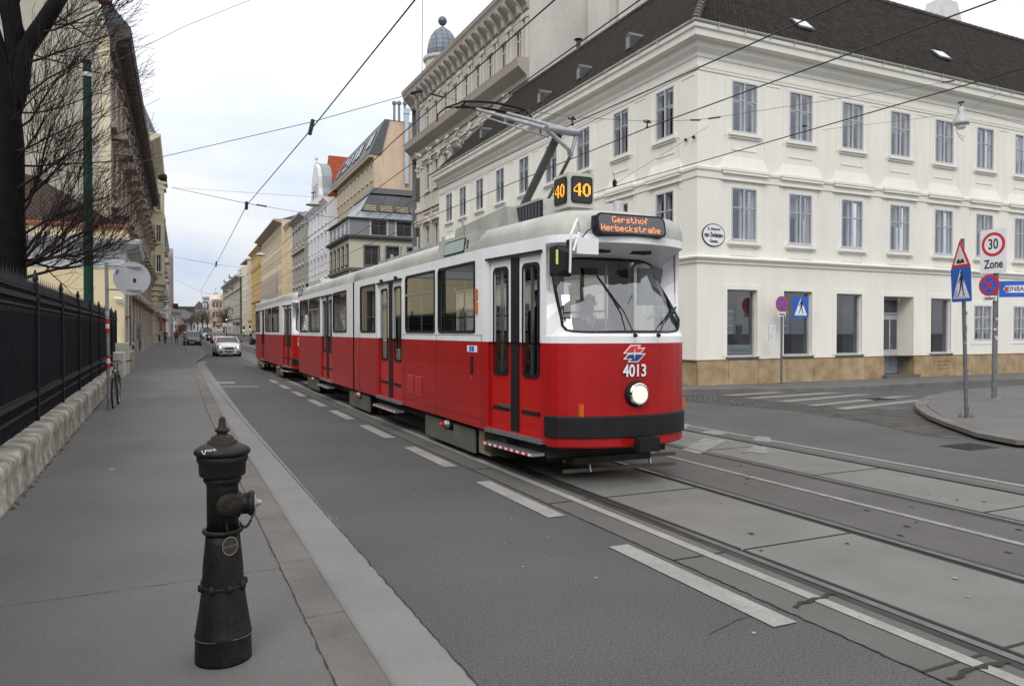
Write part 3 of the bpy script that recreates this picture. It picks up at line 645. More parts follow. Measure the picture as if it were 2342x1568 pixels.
# street name plaque
pl = V2(A2, D2t, .64)+N2*.03
pq = thing('street_plaque', 'oval white enamel street-name plaque with black gothic lettering on the corner house', 'street sign', (pl.x, pl.y, 4.83))
Mp = frame_m((pl.x, pl.y, 4.83), (D2.x, D2.y, 0), (0, 0, 1))
def disc(mb, M, rx, ry, z0, z1, n=40, cx=0, cy=0):
    mb.prism([M @ Vector((cx+rx*math.cos(2*math.pi*i/n), cy+ry*math.sin(2*math.pi*i/n), z0)) for i in range(n)], (M.to_3x3() @ Vector((0, 0, z1-z0)))); return mb
disc(MB(), Mp, .46, .36, -.03, .0).build('border', msblack, pq); disc(MB(), Mp, .43, .33, -.02, .006).build('plate', mglossw, pq)
mb = MB(); text_mb(mb, 'van Swieten-', Mp @ Matrix.Translation((0, .0, .010)), .22, .78, .002, .007); text_mb(mb, 'IX. Alsergrund', Mp @ Matrix.Translation((0, .19, .010)), .12, .5, .002, .003); text_mb(mb, 'Gasse.', Mp @ Matrix.Translation((0, -.19, .010)), .14, .34, .002, .004)
mb.build('lettering', msblack, pq)

# ------------------------------------------------------------------ trams
DOT = {'G':'01111 10000 10000 10000 10011 10001 01111','e':'00000 00000 01110 10001 11111 10000 01110','r':'00000 00000 10110 11001 10000 10000 10000','s':'00000 00000 01111 10000 01110 00001 11110',
't':'01000 01000 11100 01000 01000 01001 00110','h':'10000 10000 10110 11001 10001 10001 10001','o':'00000 00000 01110 10001 10001 10001 01110','f':'00110 01001 01000 11100 01000 01000 01000',
'H':'10001 10001 10001 11111 10001 10001 10001','b':'10000 10000 10110 11001 10001 10001 11110','c':'00000 00000 01110 10000 10000 10001 01110','k':'10000 10000 10010 10100 11000 10100 10010',
'a':'00000 00000 01110 00001 01111 10001 01111','ß':'01100 10010 10010 10110 10001 10001 10110',
'4':'0000110 0001110 0010110 0100110 1000110 1000110 1111111 0000110 0000110 0000110','0':'0011100 0110110 1100011 1100011 1100011 1100011 1100011 1100011 0110110 0011100'}
def dots(mb, txt, M, pitch, k=.78, gap=1):
    W_ = sum(len(DOT[c].split()[0])+gap for c in txt)-gap; x = -W_/2
    for c in txt:
        rows = DOT[c].split()
        for j, rw in enumerate(rows):
            for i, ch in enumerate(rw):
                if ch == '1':
                    cx = (x+i+.5)*pitch; cy = (len(rows)/2-j-.5)*pitch; h = pitch*k/2
                    mb.poly([M @ Vector((cx-h, cy-h, 0)), M @ Vector((cx+h, cy-h, 0)), M @ Vector((cx+h, cy+h, 0)), M @ Vector((cx-h, cy+h, 0))])
        x += len(rows[0])+gap
def rrect(x0, x1, z0, z1, r, n=5):
    P = []
    for cx, cz, a0 in ((x1-r, z0+r, -90), (x1-r, z1-r, 0), (x0+r, z1-r, 90), (x0+r, z0+r, 180)):
        for k in range(n+1): a = R(a0+90*k/n); P.append((cx+r*math.cos(a), cz+r*math.sin(a)))
    return P
OUT = [(-.95, .46), (-.93, .37), (-.88, .29), (-.78, .215), (-.62, .13), (-.42, .06), (-.2, .015), (0, 0)]
OUT = OUT+[(-x, y) for x, y in reversed(OUT[:-1])]
def nose(x):
    for (a, b), (c, d) in zip(OUT[:-1], OUT[1:]):
        if a <= x <= c: return b+(d-b)*(x-a)/(c-a)
    return .46
LV = [(0, 2.93), (.008, 3.03), (.04, 3.12), (.12, 3.195), (.32, 3.255), (.65, 3.29), (1, 3.30)]
def wnd(root, M, side, y0, y1, z0, z1, slider=False, name='window'):
    """rubber framed window of a tram side in section coordinates; side = (P,D) of the wall, y0..y1 along it"""
    P, D = side; Nn = (D[1], -D[0]); q = lambda s, n, z: M @ Vector((P[0]+D[0]*s+Nn[0]*n, P[1]+D[1]*s+Nn[1]*n, z))
    A = rrect(y0, y1, z0, z1, .09); B = rrect(y0+.04, y1-.04, z0+.04, z1-.04, .06); mb = MB(); n = len(A)
    for i in range(n):
        j = (i+1) % n
        mb.poly([q(A[i][0], .012, A[i][1]), q(A[j][0], .012, A[j][1]), q(B[j][0], .012, B[j][1]), q(B[i][0], .012, B[i][1])])
        mb.poly([q(A[i][0], .012, A[i][1]), q(A[j][0], .012, A[j][1]), q(A[j][0], -.01, A[j][1]), q(A[i][0], -.01, A[i][1])])
        mb.poly([q(B[i][0], .012, B[i][1]), q(B[j][0], .012, B[j][1]), q(B[j][0], -.03, B[j][1]), q(B[i][0], -.03, B[i][1])])
    mb.mi = 1
    if slider:
        zc = z0+(z1-z0)*.66
        a = [q(y0+.04, -.012, zc-.02), q(y1-.04, -.012, zc-.02), q(y1-.04, .012, zc-.02), q(y0+.04, .012, zc-.02)]; b = [q(y0+.04, -.012, zc+.02), q(y1-.04, -.012, zc+.02), q(y1-.04, .012, zc+.02), q(y0+.04, .012, zc+.02)]
        mb.hexa(a, b)
    w_ = mb.build(name, [mblack, msteel], root)
    g = MB(); g.poly([q(a, -.006, b) for a, b in rrect(y0+.03, y1-.03, z0+.03, z1-.03, .06)]); g.build('pane', mglass, w_)
    return w_
def door(root, M, side, y0, y1):
    P, D = side; Nn = (D[1], -D[0]); q = lambda s, n, z: M @ Vector((P[0]+D[0]*s+Nn[0]*n, P[1]+D[1]*s+Nn[1]*n, z))
    def bx(mb, a, b, n0, n1, z0, z1): mb.hexa([q(a, n0, z0), q(b, n0, z0), q(b, n1, z0), q(a, n1, z0)], [q(a, n0, z1), q(b, n0, z1), q(b, n1, z1), q(a, n1, z1)])
    w_ = y1-y0; mid = (y0+y1)/2; k = w_*.075
    for a, b in ((y0+.01, mid-k), (mid+k, y1-.01)):
        mb = MB(); Wd = b-a; h0, h1 = (a+Wd*.19, b-Wd*.19)
        P2_ = (P[0]-Nn[0]*.035, P[1]-Nn[1]*.035)
        for z0, z1, mi in ((.56, 1.68, 0), (1.68, 2.73, 1)):
            t = MB(); wall_grid(t, P2_, D, a, b, z0, z1, [(h0, h1, max(z0, 1.27), min(z1, 2.63))], .02); n0 = len(mb.v); mb.v += [tuple(M @ Vector(v)) for v in t.v]
            for f in t.f: mb.f.append(tuple(n0+i for i in f)); mb.m.append(mi); mb.sm.append(False)
        leaf = mb.build('door', [mdred, mwhite], root)
        fr = MB(); A = rrect(h0-.03, h1+.03, 1.25, 2.65, .08); B = rrect(h0+.01, h1-.01, 1.29, 2.61, .06); n = len(A)
        for i in range(n):
            j = (i+1) % n
            fr.poly([q(A[i][0], -.022, A[i][1]), q(A[j][0], -.022, A[j][1]), q(B[j][0], -.022, B[j][1]), q(B[i][0], -.022, B[i][1])])
            fr.poly([q(A[i][0], -.022, A[i][1]), q(A[j][0], -.022, A[j][1]), q(A[j][0], -.04, A[j][1]), q(A[i][0], -.04, A[i][1])])
        fr.mi = 1; bx(fr, (h0+h1)/2-.018, (h0+h1)/2+.018, -.07, -.042, 1.28, 2.62)
        fr.mi = 0; bx(fr, a+.06, b-.06, -.033, -.026, .80, .85)
        fr.build('door_seal', [mblack, msteel], leaf)
        g = MB(); g.poly([q(h0, -.04, 1.28), q(h1, -.04, 1.28), q(h1, -.04, 2.62), q(h0, -.04, 2.62)]); g.build('pane', mglass, leaf)
    mb = MB(); bx(mb, mid-k+.004, mid+k-.004, -.05, -.02, .56, 2.74); mb.build('door_rubber', mblack, root)
    mb = MB(); bx(mb, y0-.03, y1+.03, -.04, .035, 2.745, 2.775); mb.build('door_drip_rail', mblack, root)
    mb = MB(); bx(mb, y0-.04, y1+.04, -.25, .04, .49, .545); bx(mb, y0+.02, y1-.02, -.06, .12, .34, .375)
    n = 18; mb.mi = 1
    for i in range(n):
        a = y0+.03+(y1-y0-.06)*i/n; b = y0+.03+(y1-y0-.06)*(i+1)/n; mb.mi = 1+(i % 2)
        bx(mb, a, b-.001, .121, .126, .345, .372)
    mb.build('step', [msteel, msred, mglossw], root)
def shell(root, M, L, openL, openR, front, rear, kind):
    """M: section matrix (y runs backwards along the car). front/rear True = full driver's end"""
    X_ = 1.1; yf = 2.0 if front else 0.0; yb = L-(2.0 if front and rear else 1.2) if rear else L
    body = MB(); lining = MB()
    segs = []
    if front: segs.append(((-1.1, 2.0), (-.95, .46), 'tL'))
    segs.append(((-1.1, yb), (-1.1, yf), 'L'))
    if rear: segs.append(((-.92, L-.25), (-1.1, yb), 'bL'))
    mir = [((-b[0], b[1]), (-a[0], a[1]), t.replace('L', 'R')) for a, b, t in segs]
    sides = {}
    def addwall(P, Q, t, holes):
        P = Vector(P); Q = Vector(Q); D = (Q-P).normalized(); Ln = (Q-P).length; sides[t] = ((P.x, P.y), (D.x, D.y), Ln)
        for z0, z1, mi in ((.5, 1.68, 0), (1.68, 2.93, 1)):
            hs = [(a, b, max(c, z0), min(d, z1)) for a, b, c, d in holes if c < z1 and d > z0]
            t_ = MB(); wall_grid(t_, P, (D.x, D.y), 0, Ln, z0, z1, hs, .05); n0 = len(body.v); body.v += [tuple(M @ Vector(v)) for v in t_.v]
            for f in t_.f: body.f.append(tuple(n0+i for i in f)); body.m.append(mi); body.sm.append(False)
        Pi = (P.x-D.y*.05, P.y+D.x*.05); t_ = MB(); wall_grid(t_, Pi, (D.x, D.y), 0, Ln, .9, 2.93, [(a, b, max(c, .9), d) for a, b, c, d in holes], .01)
        n0 = len(lining.v); lining.v += [tuple(M @ Vector(v)) for v in t_.v]
        for f in t_.f: lining.f.append(tuple(n0+i for i in f)); lining.m.append(0); lining.sm.append(False)
    def conv(P, Q, ops):                     # openings in section y -> distance along the wall
        res = []
        for a, b, c, d, ty in ops:
            k = (Vector(Q)-Vector(P)).length/abs(Q[1]-P[1]); s0, s1 = sorted(((P[1]-a)*k if Q[1] < P[1] else (a-P[1])*k, (P[1]-b)*k if Q[1] < P[1] else (b-P[1])*k)); res.append((s0, s1, c, d, ty))
        return res
    todo = []
    for a, b, t in segs+mir:
        ops = (openL if t.endswith('L') else openR).get(t[:-1], [])
        cv = conv(a, b, ops); addwall(a, b, t, [o[:4] for o in cv]); todo.append((t, cv))
    # ends and roof
    oF = OUT if front else [(-1.1, 0), (1.1, 0)]
    oB = [(.92, L-.25), (.80, L-.10), (.4, L-.02), (0, L), (-.4, L-.02), (-.80, L-.10), (-.92, L-.25)] if rear else [(1.1, L), (-1.1, L)]
    if front:
        rows = [(.47, .015, 0), (.49, 0, 0), (.58, 0, 0), (.84, 0, 0), (1.3, 0, 0), (1.68, 0, 1), (1.76, 0, 1)]
        body.smooth = True
        for (z0, i0, mi), (z1, i1, _) in zip(rows[:-1], rows[1:]):
            body.mi = mi
            for p, q in zip(oF[:-1], oF[1:]): body.poly([M @ Vector((p[0]*(1-i0), p[1]+i0, z0)), M @ Vector((q[0]*(1-i0), q[1]+i0, z0)), M @ Vector((q[0]*(1-i1), q[1]+i1, z1)), M @ Vector((p[0]*(1-i1), p[1]+i1, z1))])
        body.mi = 1; n = len(OUT)
        zb = [1.97, 1.88, 1.83, 1.81]+[1.80]*(n-8)+[1.81, 1.83, 1.88, 1.97]; zt = [2.54, 2.61, 2.66, 2.69]+[2.71]*(n-8)+[2.69, 2.66, 2.61, 2.54]
        xb = [-.845, -.835, -.80, -.72, -.56, -.38, -.19, 0]; xb = xb+[-x for x in reversed(xb[:-1])]
        xt = [-.745, -.725, -.68, -.60, -.46, -.30, -.15, 0]; xt = xt+[-x for x in reversed(xt[:-1])]
        gb = [Vector((x, nose(x)+.045, z)) for x, z in zip(xb, zb)]; gt = [Vector((x, .50+.22*(x/.75)**2, z)) for x, z in zip(xt, zt)]
        ob = [Vector((*p, 1.76)) for p in OUT]; ot = [Vector((*p, 2.84)) for p in OUT]
        ns = 6
        sideL_in = [gb[0].lerp(gt[0], k/ns)+Vector((-.012*math.sin(math.pi*k/ns), 0, 0)) for k in range(1, ns)]; sideR_in = [Vector((-v.x, v.y, v.z)) for v in sideL_in]
        sideL_o = [ob[0].lerp(ot[0], k/ns) for k in range(1, ns)]; sideR_o = [Vector((-v.x, v.y, v.z)) for v in sideL_o]
        outer = ob+sideR_o+list(reversed(ot))+list(reversed(sideL_o)); inner = gb+sideR_in+list(reversed(gt))+list(reversed(sideL_in))
        nn = len(outer)
        mid_ = [o.lerp(i_, .12)+Vector((0, .0, 0)) for o, i_ in zip(outer, inner)]
        for A_, B_ in ((outer, mid_), (mid_, inner)):
            for i in range(nn): j = (i+1) % nn; body.poly([M @ A_[i], M @ A_[j], M @ B_[j], M @ B_[i]])
        for p, q in zip(OUT[:-1], OUT[1:]): body.poly([M @ Vector((*p, 2.84)), M @ Vector((*q, 2.84)), M @ Vector((*q, 2.93)), M @ Vector((*p, 2.93))])
        body.poly([M @ Vector((-.95, .46, 1.68)), M @ Vector((-.95, .46, 1.8)), M @ Vector((-.951, .46, 1.68))])
        # seal and glass
        sm = MB(); cen = Vector((0, .3, 2.25)); inn2 = [v+(cen-v).normalized()*.035 for v in inner]; out2 = [v-(cen-v).normalized()*.0+Vector((0, -.012, 0)) for v in inner]
        for i in range(nn):
            j = (i+1) % nn; sm.poly([M @ out2[i], M @ out2[j], M @ (inn2[j]+Vector((0, -.012, 0))), M @ (inn2[i]+Vector((0, -.012, 0)))]); sm.poly([M @ out2[i], M @ out2[j], M @ inner[j], M @ inner[i]])
            sm.poly([M @ inn2[i], M @ inn2[j], M @ (inn2[j]+Vector((0, -.012, 0))), M @ (inn2[i]+Vector((0, -.012, 0)))])
        ws = sm.build('windscreen_seal', mblack, root)
        gm = MB(); gm.smooth = True; rows = []
        for k in range(ns+1):
            row = [gb[i].lerp(gt[i], k/ns)+Vector((0, -.03*math.sin(math.pi*k/ns)*(1-abs(i-7)/7), 0)) for i in range(n)]
            if 0 < k < ns: row[0] = sideL_in[k-1]; row[-1] = sideR_in[k-1]
            rows.append(row)
        for r0, r1 in zip(rows[:-1], rows[1:]):
            for i in range(n-1): gm.poly([M @ r0[i], M @ r0[i+1], M @ r1[i+1], M @ r1[i]])
        gmesh = gm.build('windscreen', mwind, ws)
    if rear:
        body.smooth = True
        for z0, z1, mi in ((.5, 1.68, 0), (1.68, 1.85, 1), (2.72, 2.93, 1)):
            body.mi = mi
            for p, q in zip(oB[:-1], oB[1:]): body.poly([M @ Vector((*p, z0)), M @ Vector((*q, z0)), M @ Vector((*q, z1)), M @ Vector((*p, z1))])
        g = MB(); g.smooth = True; g.poly([M @ Vector((x, y, z)) for x, y, z in [(.85, L-.2, 1.85), (-.85, L-.2, 1.85), (-.85, L-.2, 2.72), (.85, L-.2, 2.72)]]); g.build('rear_window', mglass, root)
        for p, q in ((oB[0], oB[1]), (oB[-2], oB[-1])):
            body.mi = 1; body.poly([M @ Vector((*p, 1.85)), M @ Vector((*q, 1.85)), M @ Vector((*q, 2.72)), M @ Vector((*p, 2.72))])
    body.smooth = False
    o_body = body.build('body', [mred, mwhite], root)
    lining.build('inner_lining', minter, root)
    loop = list(oF)+([(1.1, 2.0)] if front else [])
    ny = 6
    loop += [(1.1, yf+(yb-yf)*k/ny) for k in range(1, ny+1)]+(list(oB) if rear else [])
    loop += [(-1.1, yb+(yf-yb)*k/ny) for k in range(0 if True else 1, ny+1)]
    cl = []
    for p in loop:
        if not cl or (Vector(p)-Vector(cl[-1])).length > 1e-4: cl.append(p)
    if (Vector(cl[0])-Vector(cl[-1])).length < 1e-4: cl.pop()
    rf = MB(); rf.smooth = True; rings = []
    for f, z in LV:
        b = len(rf.v)
        for p in cl:
            cy = p[1]
            if front: cy = max(cy, 1.0)
            if rear: cy = min(cy, L-1.2)
            c = Vector((0, cy)); q = c+(Vector(p)-c)*(1-f*.999); rf.v.append(tuple(M @ Vector((q.x, q.y, z))))
        rings.append(b)
    nC = len(cl)
    for a, b in zip(rings[:-1], rings[1:]):
        for i in range(nC): j = (i+1) % nC; rf.face((a+i, a+j, b+j, b+i))
    roof = rf.build('roof', mgrey, root)
    for t, cv in todo:
        for a, b, c, d, ty in cv:
            if ty == 'door': door(root, M, sides[t][:2], a, b)
            else: wnd(root, M, sides[t][:2], a, b, c, d, ty == 'slide')
    # floor, ceiling, seats, rails, underframe
    fl = MB(); y0 = 1.3 if front else .05
    fl.box(-1.03, 1.03, y0, L-.3, .84, .88); fl.mi = 1; fl.box(-1.0, 1.0, y0, L-.3, 2.90, 2.92); fl.xf(M).build('floor', [mat('tram_floor', (.08, .08, .085), .7), mat('tram_ceiling', (.5, .5, .48), .7)], root)
    st = MB(); y = y0+1.7
    while y < L-1.5:
        ok = not any(t.endswith('L') and any(o[4] == 'door' and True for o in cv) and False for t, cv in todo)
        for sx in (-1, 1):
            if kind and any(abs(y-yd) < 1.0 for yd in kind): continue
            a, b = sorted((sx*.97, sx*.55)); st.box(a, b, y, y+.4, 1.28, 1.32); st.box(a, b, y+.38, y+.42, 1.32, 1.78); st.box((a+b)/2-.04, (a+b)/2+.04, y+.1, y+.3, .88, 1.28)
        y += .95
    st.xf(M).build('seats', mseat, root)
    rl = MB()
    for sx in (-.98, .98): rl.tube([(sx, y0+1, 2.12), (sx, L-.6, 2.12)], .014, 6)
    for yd in (kind or []):
        for sx in (-.45, .45): rl.tube([(sx, yd, .88), (sx, yd, 2.9)], .017, 6)
    rl.xf(M).build('handrails', msteel, root)
    uf = MB(); uf.box(-.85, .85, .6 if front else -.3, L-.4, .30, .58); uf.box(-.55, .55, .5 if front else -.3, L-.2, .22, .30); uf.xf(M).build('underframe', mundr, root)
    return o_body
def bogie(root, M, y0, y1, notch=None):
    for sx in (-1, 1):
        mb = MB(); a, b = sorted((sx*1.0, sx*1.03))
        if notch: mb.box(a, b, y0, notch[0], .10, .43); mb.box(a, b, notch[0], notch[1], .10, .30); mb.box(a, b, notch[1], y1, .10, .43)
        else: mb.box(a, b, y0, y1, .10, .43)
        mb.xf(M).build('bogie_cover', mskirt, root)
    mb = MB()
    for yy_ in (y0+.25, y1-.25):
        for sx in (-.70, .70): mb.lathe([(.1, -.04), (.33, -.04), (.34, .0), (.32, .05), (.1, .05)], (sx, yy_, .34), 20, (1, 0, 0))
        mb.tube([(-.7, yy_, .34), (.7, yy_, .34)], .06, 8)
    mb.box(-.9, .9, y0+.1, y1-.1, .38, .5); mb.xf(M).build('wheelset', mundr, root)
    if notch:
        mb = MB(); yc = (notch[0]+notch[1])/2; mb.lathe([(.07, 0), (.08, .06), (.04, .12)], (-.97, yc, .40), 12, (-1, 0, 0)); mb.mi = 1; mb.lathe([(.03, .11), (.035, .17), (.01, .19)], (-.97, yc, .39), 10, (-1, 0, 0))
        mb.xf(M).build('axle_box', [msteel, msred], root)
WZ = (1.79, 2.79)
TM = thing('tram', 'red and white articulated tram with raised pantograph and lit 40 number box', 'tram', (5.0, 7.4, 0))
M1 = Matrix.Translation((5.0, 7.4, 0))
dz = (.56, 2.74, 'door')
side1 = {'t': [(.56, 1.86, *dz)], '': [(2.29, 3.84, *WZ, 'w'), (3.99, 5.6, *WZ, 'slide'), (5.85, 7.5, *dz), (7.7, 9.0, *WZ, 'w')]}
side1R = {'t': [(.7, 1.7, *WZ, 'w')], '': [(2.29, 3.84, *WZ, 'w'), (3.99, 5.6, *WZ, 'w'), (5.85, 7.5, *WZ, 'w'), (7.7, 9.0, *WZ, 'w')]}
shell(TM, M1, 9.58, side1, side1R, True, False, (1.4, 6.7))
M2 = Matrix.Translation((5.0, 17.1, 0)) @ Matrix.Rotation(R(-.7), 4, 'Z')
side2 = {'': [(.7, 2.35, *WZ, 'w'), (2.5, 4.1, *dz), (4.3, 6.1, *WZ, 'slide'), (6.25, 7.95, *WZ, 'w')]}
side2R = {'': [(.7, 2.35, *WZ, 'w'), (2.5, 4.1, *WZ, 'w'), (4.3, 6.1, *WZ, 'w'), (6.25, 7.95, *WZ, 'w')]}
shell(TM, M2, 9.4, side2, side2R, False, True, (3.3,))
mb = MB()
for i in range(5): o_ = .02*i; mb.box(-1.0-.015*(i % 2), 1.0+.015*(i % 2), 9.585+o_, 9.603+o_, .55, 3.15)
mb.xf(M1).build('gangway_bellows', mblack, TM)
bogie(TM, M1, 2.5, 4.7, (3.35, 3.85)); bogie(TM, M1, 8.5, 10.4, (9.2, 9.6)); bogie(TM, M2, 4.9, 6.9, (5.6, 6.0))
TR = thing('tram_trailer', 'red and white trailer car coupled behind the articulated tram', 'tram trailer', (5.12, 27.45, 0))
M3 = Matrix.Translation((5.12, 27.45, 0)) @ Matrix.Rotation(R(-.6), 4, 'Z')
side3 = {'t': [(.56, 1.86, *dz)], '': [(2.9, 5.2, *WZ, 'slide'), (5.4, 7.7, *WZ, 'slide'), (8.1, 9.5, *dz), (9.9, 10.9, *WZ, 'w'), (11.0, 11.9, *WZ, 'w')]}
side3R = {'': [(2.9, 5.2, *WZ, 'w'), (5.4, 7.7, *WZ, 'w'), (8.1, 9.5, *WZ, 'w'), (9.9, 11.9, *WZ, 'w')]}
shell(TR, M3, 14.0, side3, side3R, True, True, (1.4, 8.8))
bogie(TR, M3, 2.6, 4.4, (3.3, 3.7)); bogie(TR, M3, 9.8, 11.8, (10.6, 11.0))
def front_kit(root, M, num, full):
    F_ = lambda x, z, d=-.004: frame_m(M @ Vector((x, nose(x)+d, z)), M.to_3x3() @ Vector((1, 0, 0)), (0, 0, 1))
    # black bumper band
    mb = MB(); pts = [p for p in OUT]; mb.sweep([(M @ Vector((*p, 0))).xy[:] for p in pts], [(0.0, .585), (.022, .59), (.026, .60), (.026, .825), (.022, .835), (.0, .84)]); mb.build('bumper_band', mblack, root)
    mb = MB(); Fm = F_(.0, 1.36, -.006)
    cx0 = -.03 if full else -.66
    logo = [(-27, 52), (44, 52), (23, 34), (77, 34), (46, 4), (-79, 4)]; k = .00178
    def sh(pts, gx=1, gy=1): return [Vector((x*k*gx, y*k*gy, 0)) for x, y in pts]
    Fl = F_(cx0, 1.56, -.006)
    def off_poly(pts, g):
        P = [Vector(p) for p in pts]; a = sum(P[i].x*P[(i+1) % len(P)].y-P[(i+1) % len(P)].x*P[i].y for i in range(len(P))); s_ = 1 if a < 0 else -1; r = []
        for i in range(len(P)):
            d0 = (P[i]-P[i-1]).normalized(); d1 = (P[(i+1) % len(P)]-P[i]).normalized(); n0 = Vector((-d0.y, d0.x))*s_; n1 = Vector((-d1.y, d1.x))*s_
            m_ = (n0+n1).normalized(); r.append(P[i]+m_*(g/max(.45, m_.dot(n0))))
        return [(p.x, p.y) for p in r]
    for fl_, mi in ((1, 1), (-1, 2)):
        base = [(x*fl_, y*fl_) for x, y in logo]
        mb.mi = 0; mb.prism([Fl @ (v) for v in sh(off_poly(base, 4.5))], Fl.to_3x3() @ Vector((0, 0, .004)))
        mb.mi = mi; mb.prism([Fl @ (v+Vector((0, 0, .004))) for v in sh(off_poly(base, -3))], Fl.to_3x3() @ Vector((0, 0, .003)))
    star = []
    for i in range(8): a = math.pi/4*i; r_ = (34 if i % 4 == 0 else 40) if i % 2 == 0 else 5; star.append((r_*math.cos(a), r_*math.sin(a)))
    mb.mi = 0; mb.prism([Fl @ (v+Vector((0, 0, .0075))) for v in sh(star)], Fl.to_3x3() @ Vector((0, 0, .002)))
    lg = mb.build('emblem', [mglossw, mat('emblem_red', (.6, .03, .03), .4, amt=0), mat('emblem_blue', (.02, .04, .16), .4, amt=0)], root)
    mb = MB(); text_mb(mb, num, F_(cx0+.005, 1.355, -.012), .20, .32, .002, .004); mb.mi = 1; text_mb(mb, num, F_(cx0+.008, 1.351, -.008), .20, .325, .001, .008)
    mb.build('fleet_number', [mglossw, msblack], root)
    hl = MB(); c = M @ Vector((0.0, nose(0.0)+.01, 1.09)); n_ = M.to_3x3() @ Vector((0, -1, 0))
    hl.lathe([(.150, -.05), (.155, .02), (.145, .045), (.13, .05)], c, 28, n_); hl.mi = 1; hl.lathe([(.125, .05), (.132, .075), (.115, .09), (.105, .088)], c, 28, n_)
    h = hl.build('headlight', [mblack, chrome], root)
    MB().lathe([(.104, .05), (.10, .095), (.07, .107), (.03, .112)], c, 24, n_).build('lens', mlamp if full else chrome, h)
    for sx in (-.66, .93):
        mb = MB(); y = nose(sx); p = M @ Vector((sx, y-.0, .90)); mb.box(p.x-.026, p.x+.026, p.y-.035, p.y+.02, .84, .98); mb.build('marker_light', mamber, root)
front_kit(TM, M1, '4013', True); front_kit(TR, M3, '1459', False)
# destination display
Fd = frame_m(M1 @ Vector((-.065, .012, 3.045)), (1, 0, 0), Vector((0, .22, 1)).normalized())
mb = MB(); P_ = rrect(-.47, .47, -.128, .128, .07)
mb.prism([Fd @ Vector((a, b, -.20)) for a, b in P_], Fd.to_3x3() @ Vector((0, 0, .215))); mb.mi = 1
P_ = rrect(-.445, .445, -.105, .105, .055); mb.prism([Fd @ Vector((a, b, .0)) for a, b in P_], Fd.to_3x3() @ Vector((0, 0, .018)))
ds = mb.build('destination_display', [mblack, mat('display_glass', (.06, .065, .08), .15, amt=.1, spec=.7)], TM)
mb = MB(); dots(mb, 'Gersthof', Fd @ Matrix.Translation((-.02, .052, .0195)), .0105, .72); dots(mb, 'Herbeckstraße', Fd @ Matrix.Translation((-.02, -.05, .0195)), .0105, .72); mb.build('display_text', mledr, ds)
# number box
NB = MB().box(4.68, 5.055, 8.45, 8.86, 3.40, 3.84); NB.box(4.76, 4.97, 8.5, 8.8, 3.24, 3.40); nb = NB.build('number_box', mat('box_grey', (.46, .46, .42), .45, amt=.06), TM)
for Mx, w2, nm in ((frame_m((4.868, 8.447, 3.625), (1, 0, 0), (0, 0, 1)), .155, 'a'), (frame_m((4.677, 8.655, 3.625), (0, -1, 0), (0, 0, 1)), .165, 'b')):
    mb = MB(); mb.prism([Mx @ Vector((a, b, 0)) for a, b in rrect(-w2, w2, -.17, .17, .04)], Mx.to_3x3() @ Vector((0, 0, .012))); mb.mi = 1
    mb.prism([Mx @ Vector((a, b, .012)) for a, b in rrect(-w2+.015, w2-.015, -.155, .155, .03)], Mx.to_3x3() @ Vector((0, 0, .002)))
    s_ = mb.build('number_screen', [mblack, mat('screen_dark', (.02, .02, .016), .3, amt=0)], nb)
    mb = MB(); dots(mb, '40', Mx @ Matrix.Translation((0, 0, .0155)), .0165, .8, 1); mb.build('number', mled, s_)
mb = MB(); mb.smooth = True; mb.lathe([(.085, 0), (.085, .03), (.068, .035), (.070, .2), (.055, .23)], (5.26, 8.2, 3.24), 16)
mb.build('beacon', mat('beacon_grey', (.35, .35, .36), .35, amt=.1), TM)
# roof boxes
mb = MB(); mb.prism([(4.62, y, z) for y, z in [(8.95, 3.22), (10.6, 3.22), (10.5, 3.62), (9.15, 3.62)]], (1.2, 0, 0)); mb.mi = 1
for i in range(8): mb.box(4.600, 4.622, 9.1+i*.1, 9.16+i*.1, 3.28, 3.56)
mb.mi = 2; mb.box(4.606, 4.619, 9.05, 9.95, 3.26, 3.58)
mb.build('ventilation_unit', [mgrey, mat('louvre', (.05, .05, .06), .5, amt=.1), mblack], TM)
mb = MB(); mb.prism([(5.1, y, z) for y, z in [(8.9, 3.2), (9.9, 3.2), (9.85, 3.50), (9.0, 3.50)]], (.55, 0, 0)); mb.build('roof_hump', mgrey, TM)
mb = MB(); mb.prism([(4.44, y, z) for y, z in [(9.7, 3.20), (12.0, 3.20), (11.9, 3.52), (9.85, 3.60)]], (.16, 0, 0)); mb.box(4.46, 4.6, 12.0, 17.0, 3.15, 3.40); mb.box(5.5, 5.62, 9.8, 17.0, 3.2, 3.4)
for i in range(9): mb.box(4.42, 4.47, 10.0+i*.83, 10.05+i*.83, 3.1, 3.46)
for i in range(5): mb.box(4.405, 4.43, 11.5+i*1.2, 11.54+i*1.2, 3.05, 3.62)
mb.build('roof_cable_duct', mequip, TM)
mb = MB(); mb.box(4.7, 5.5, 12.3, 14.0, 3.27, 3.45); mb.box(4.7, 5.5, 14.6, 16.4, 3.27, 3.42); mb.xf(Matrix()).build('resistor_box', mequip, TM)
mb = MB(); mb.prism([M2 @ Vector((-.75, y, z)) for y, z in [(6.0, 3.2), (8.3, 3.2), (8.1, 3.42), (6.3, 3.42)]], (1.5, 0, 0)); mb.build('roof_fairing', mgrey, TM)
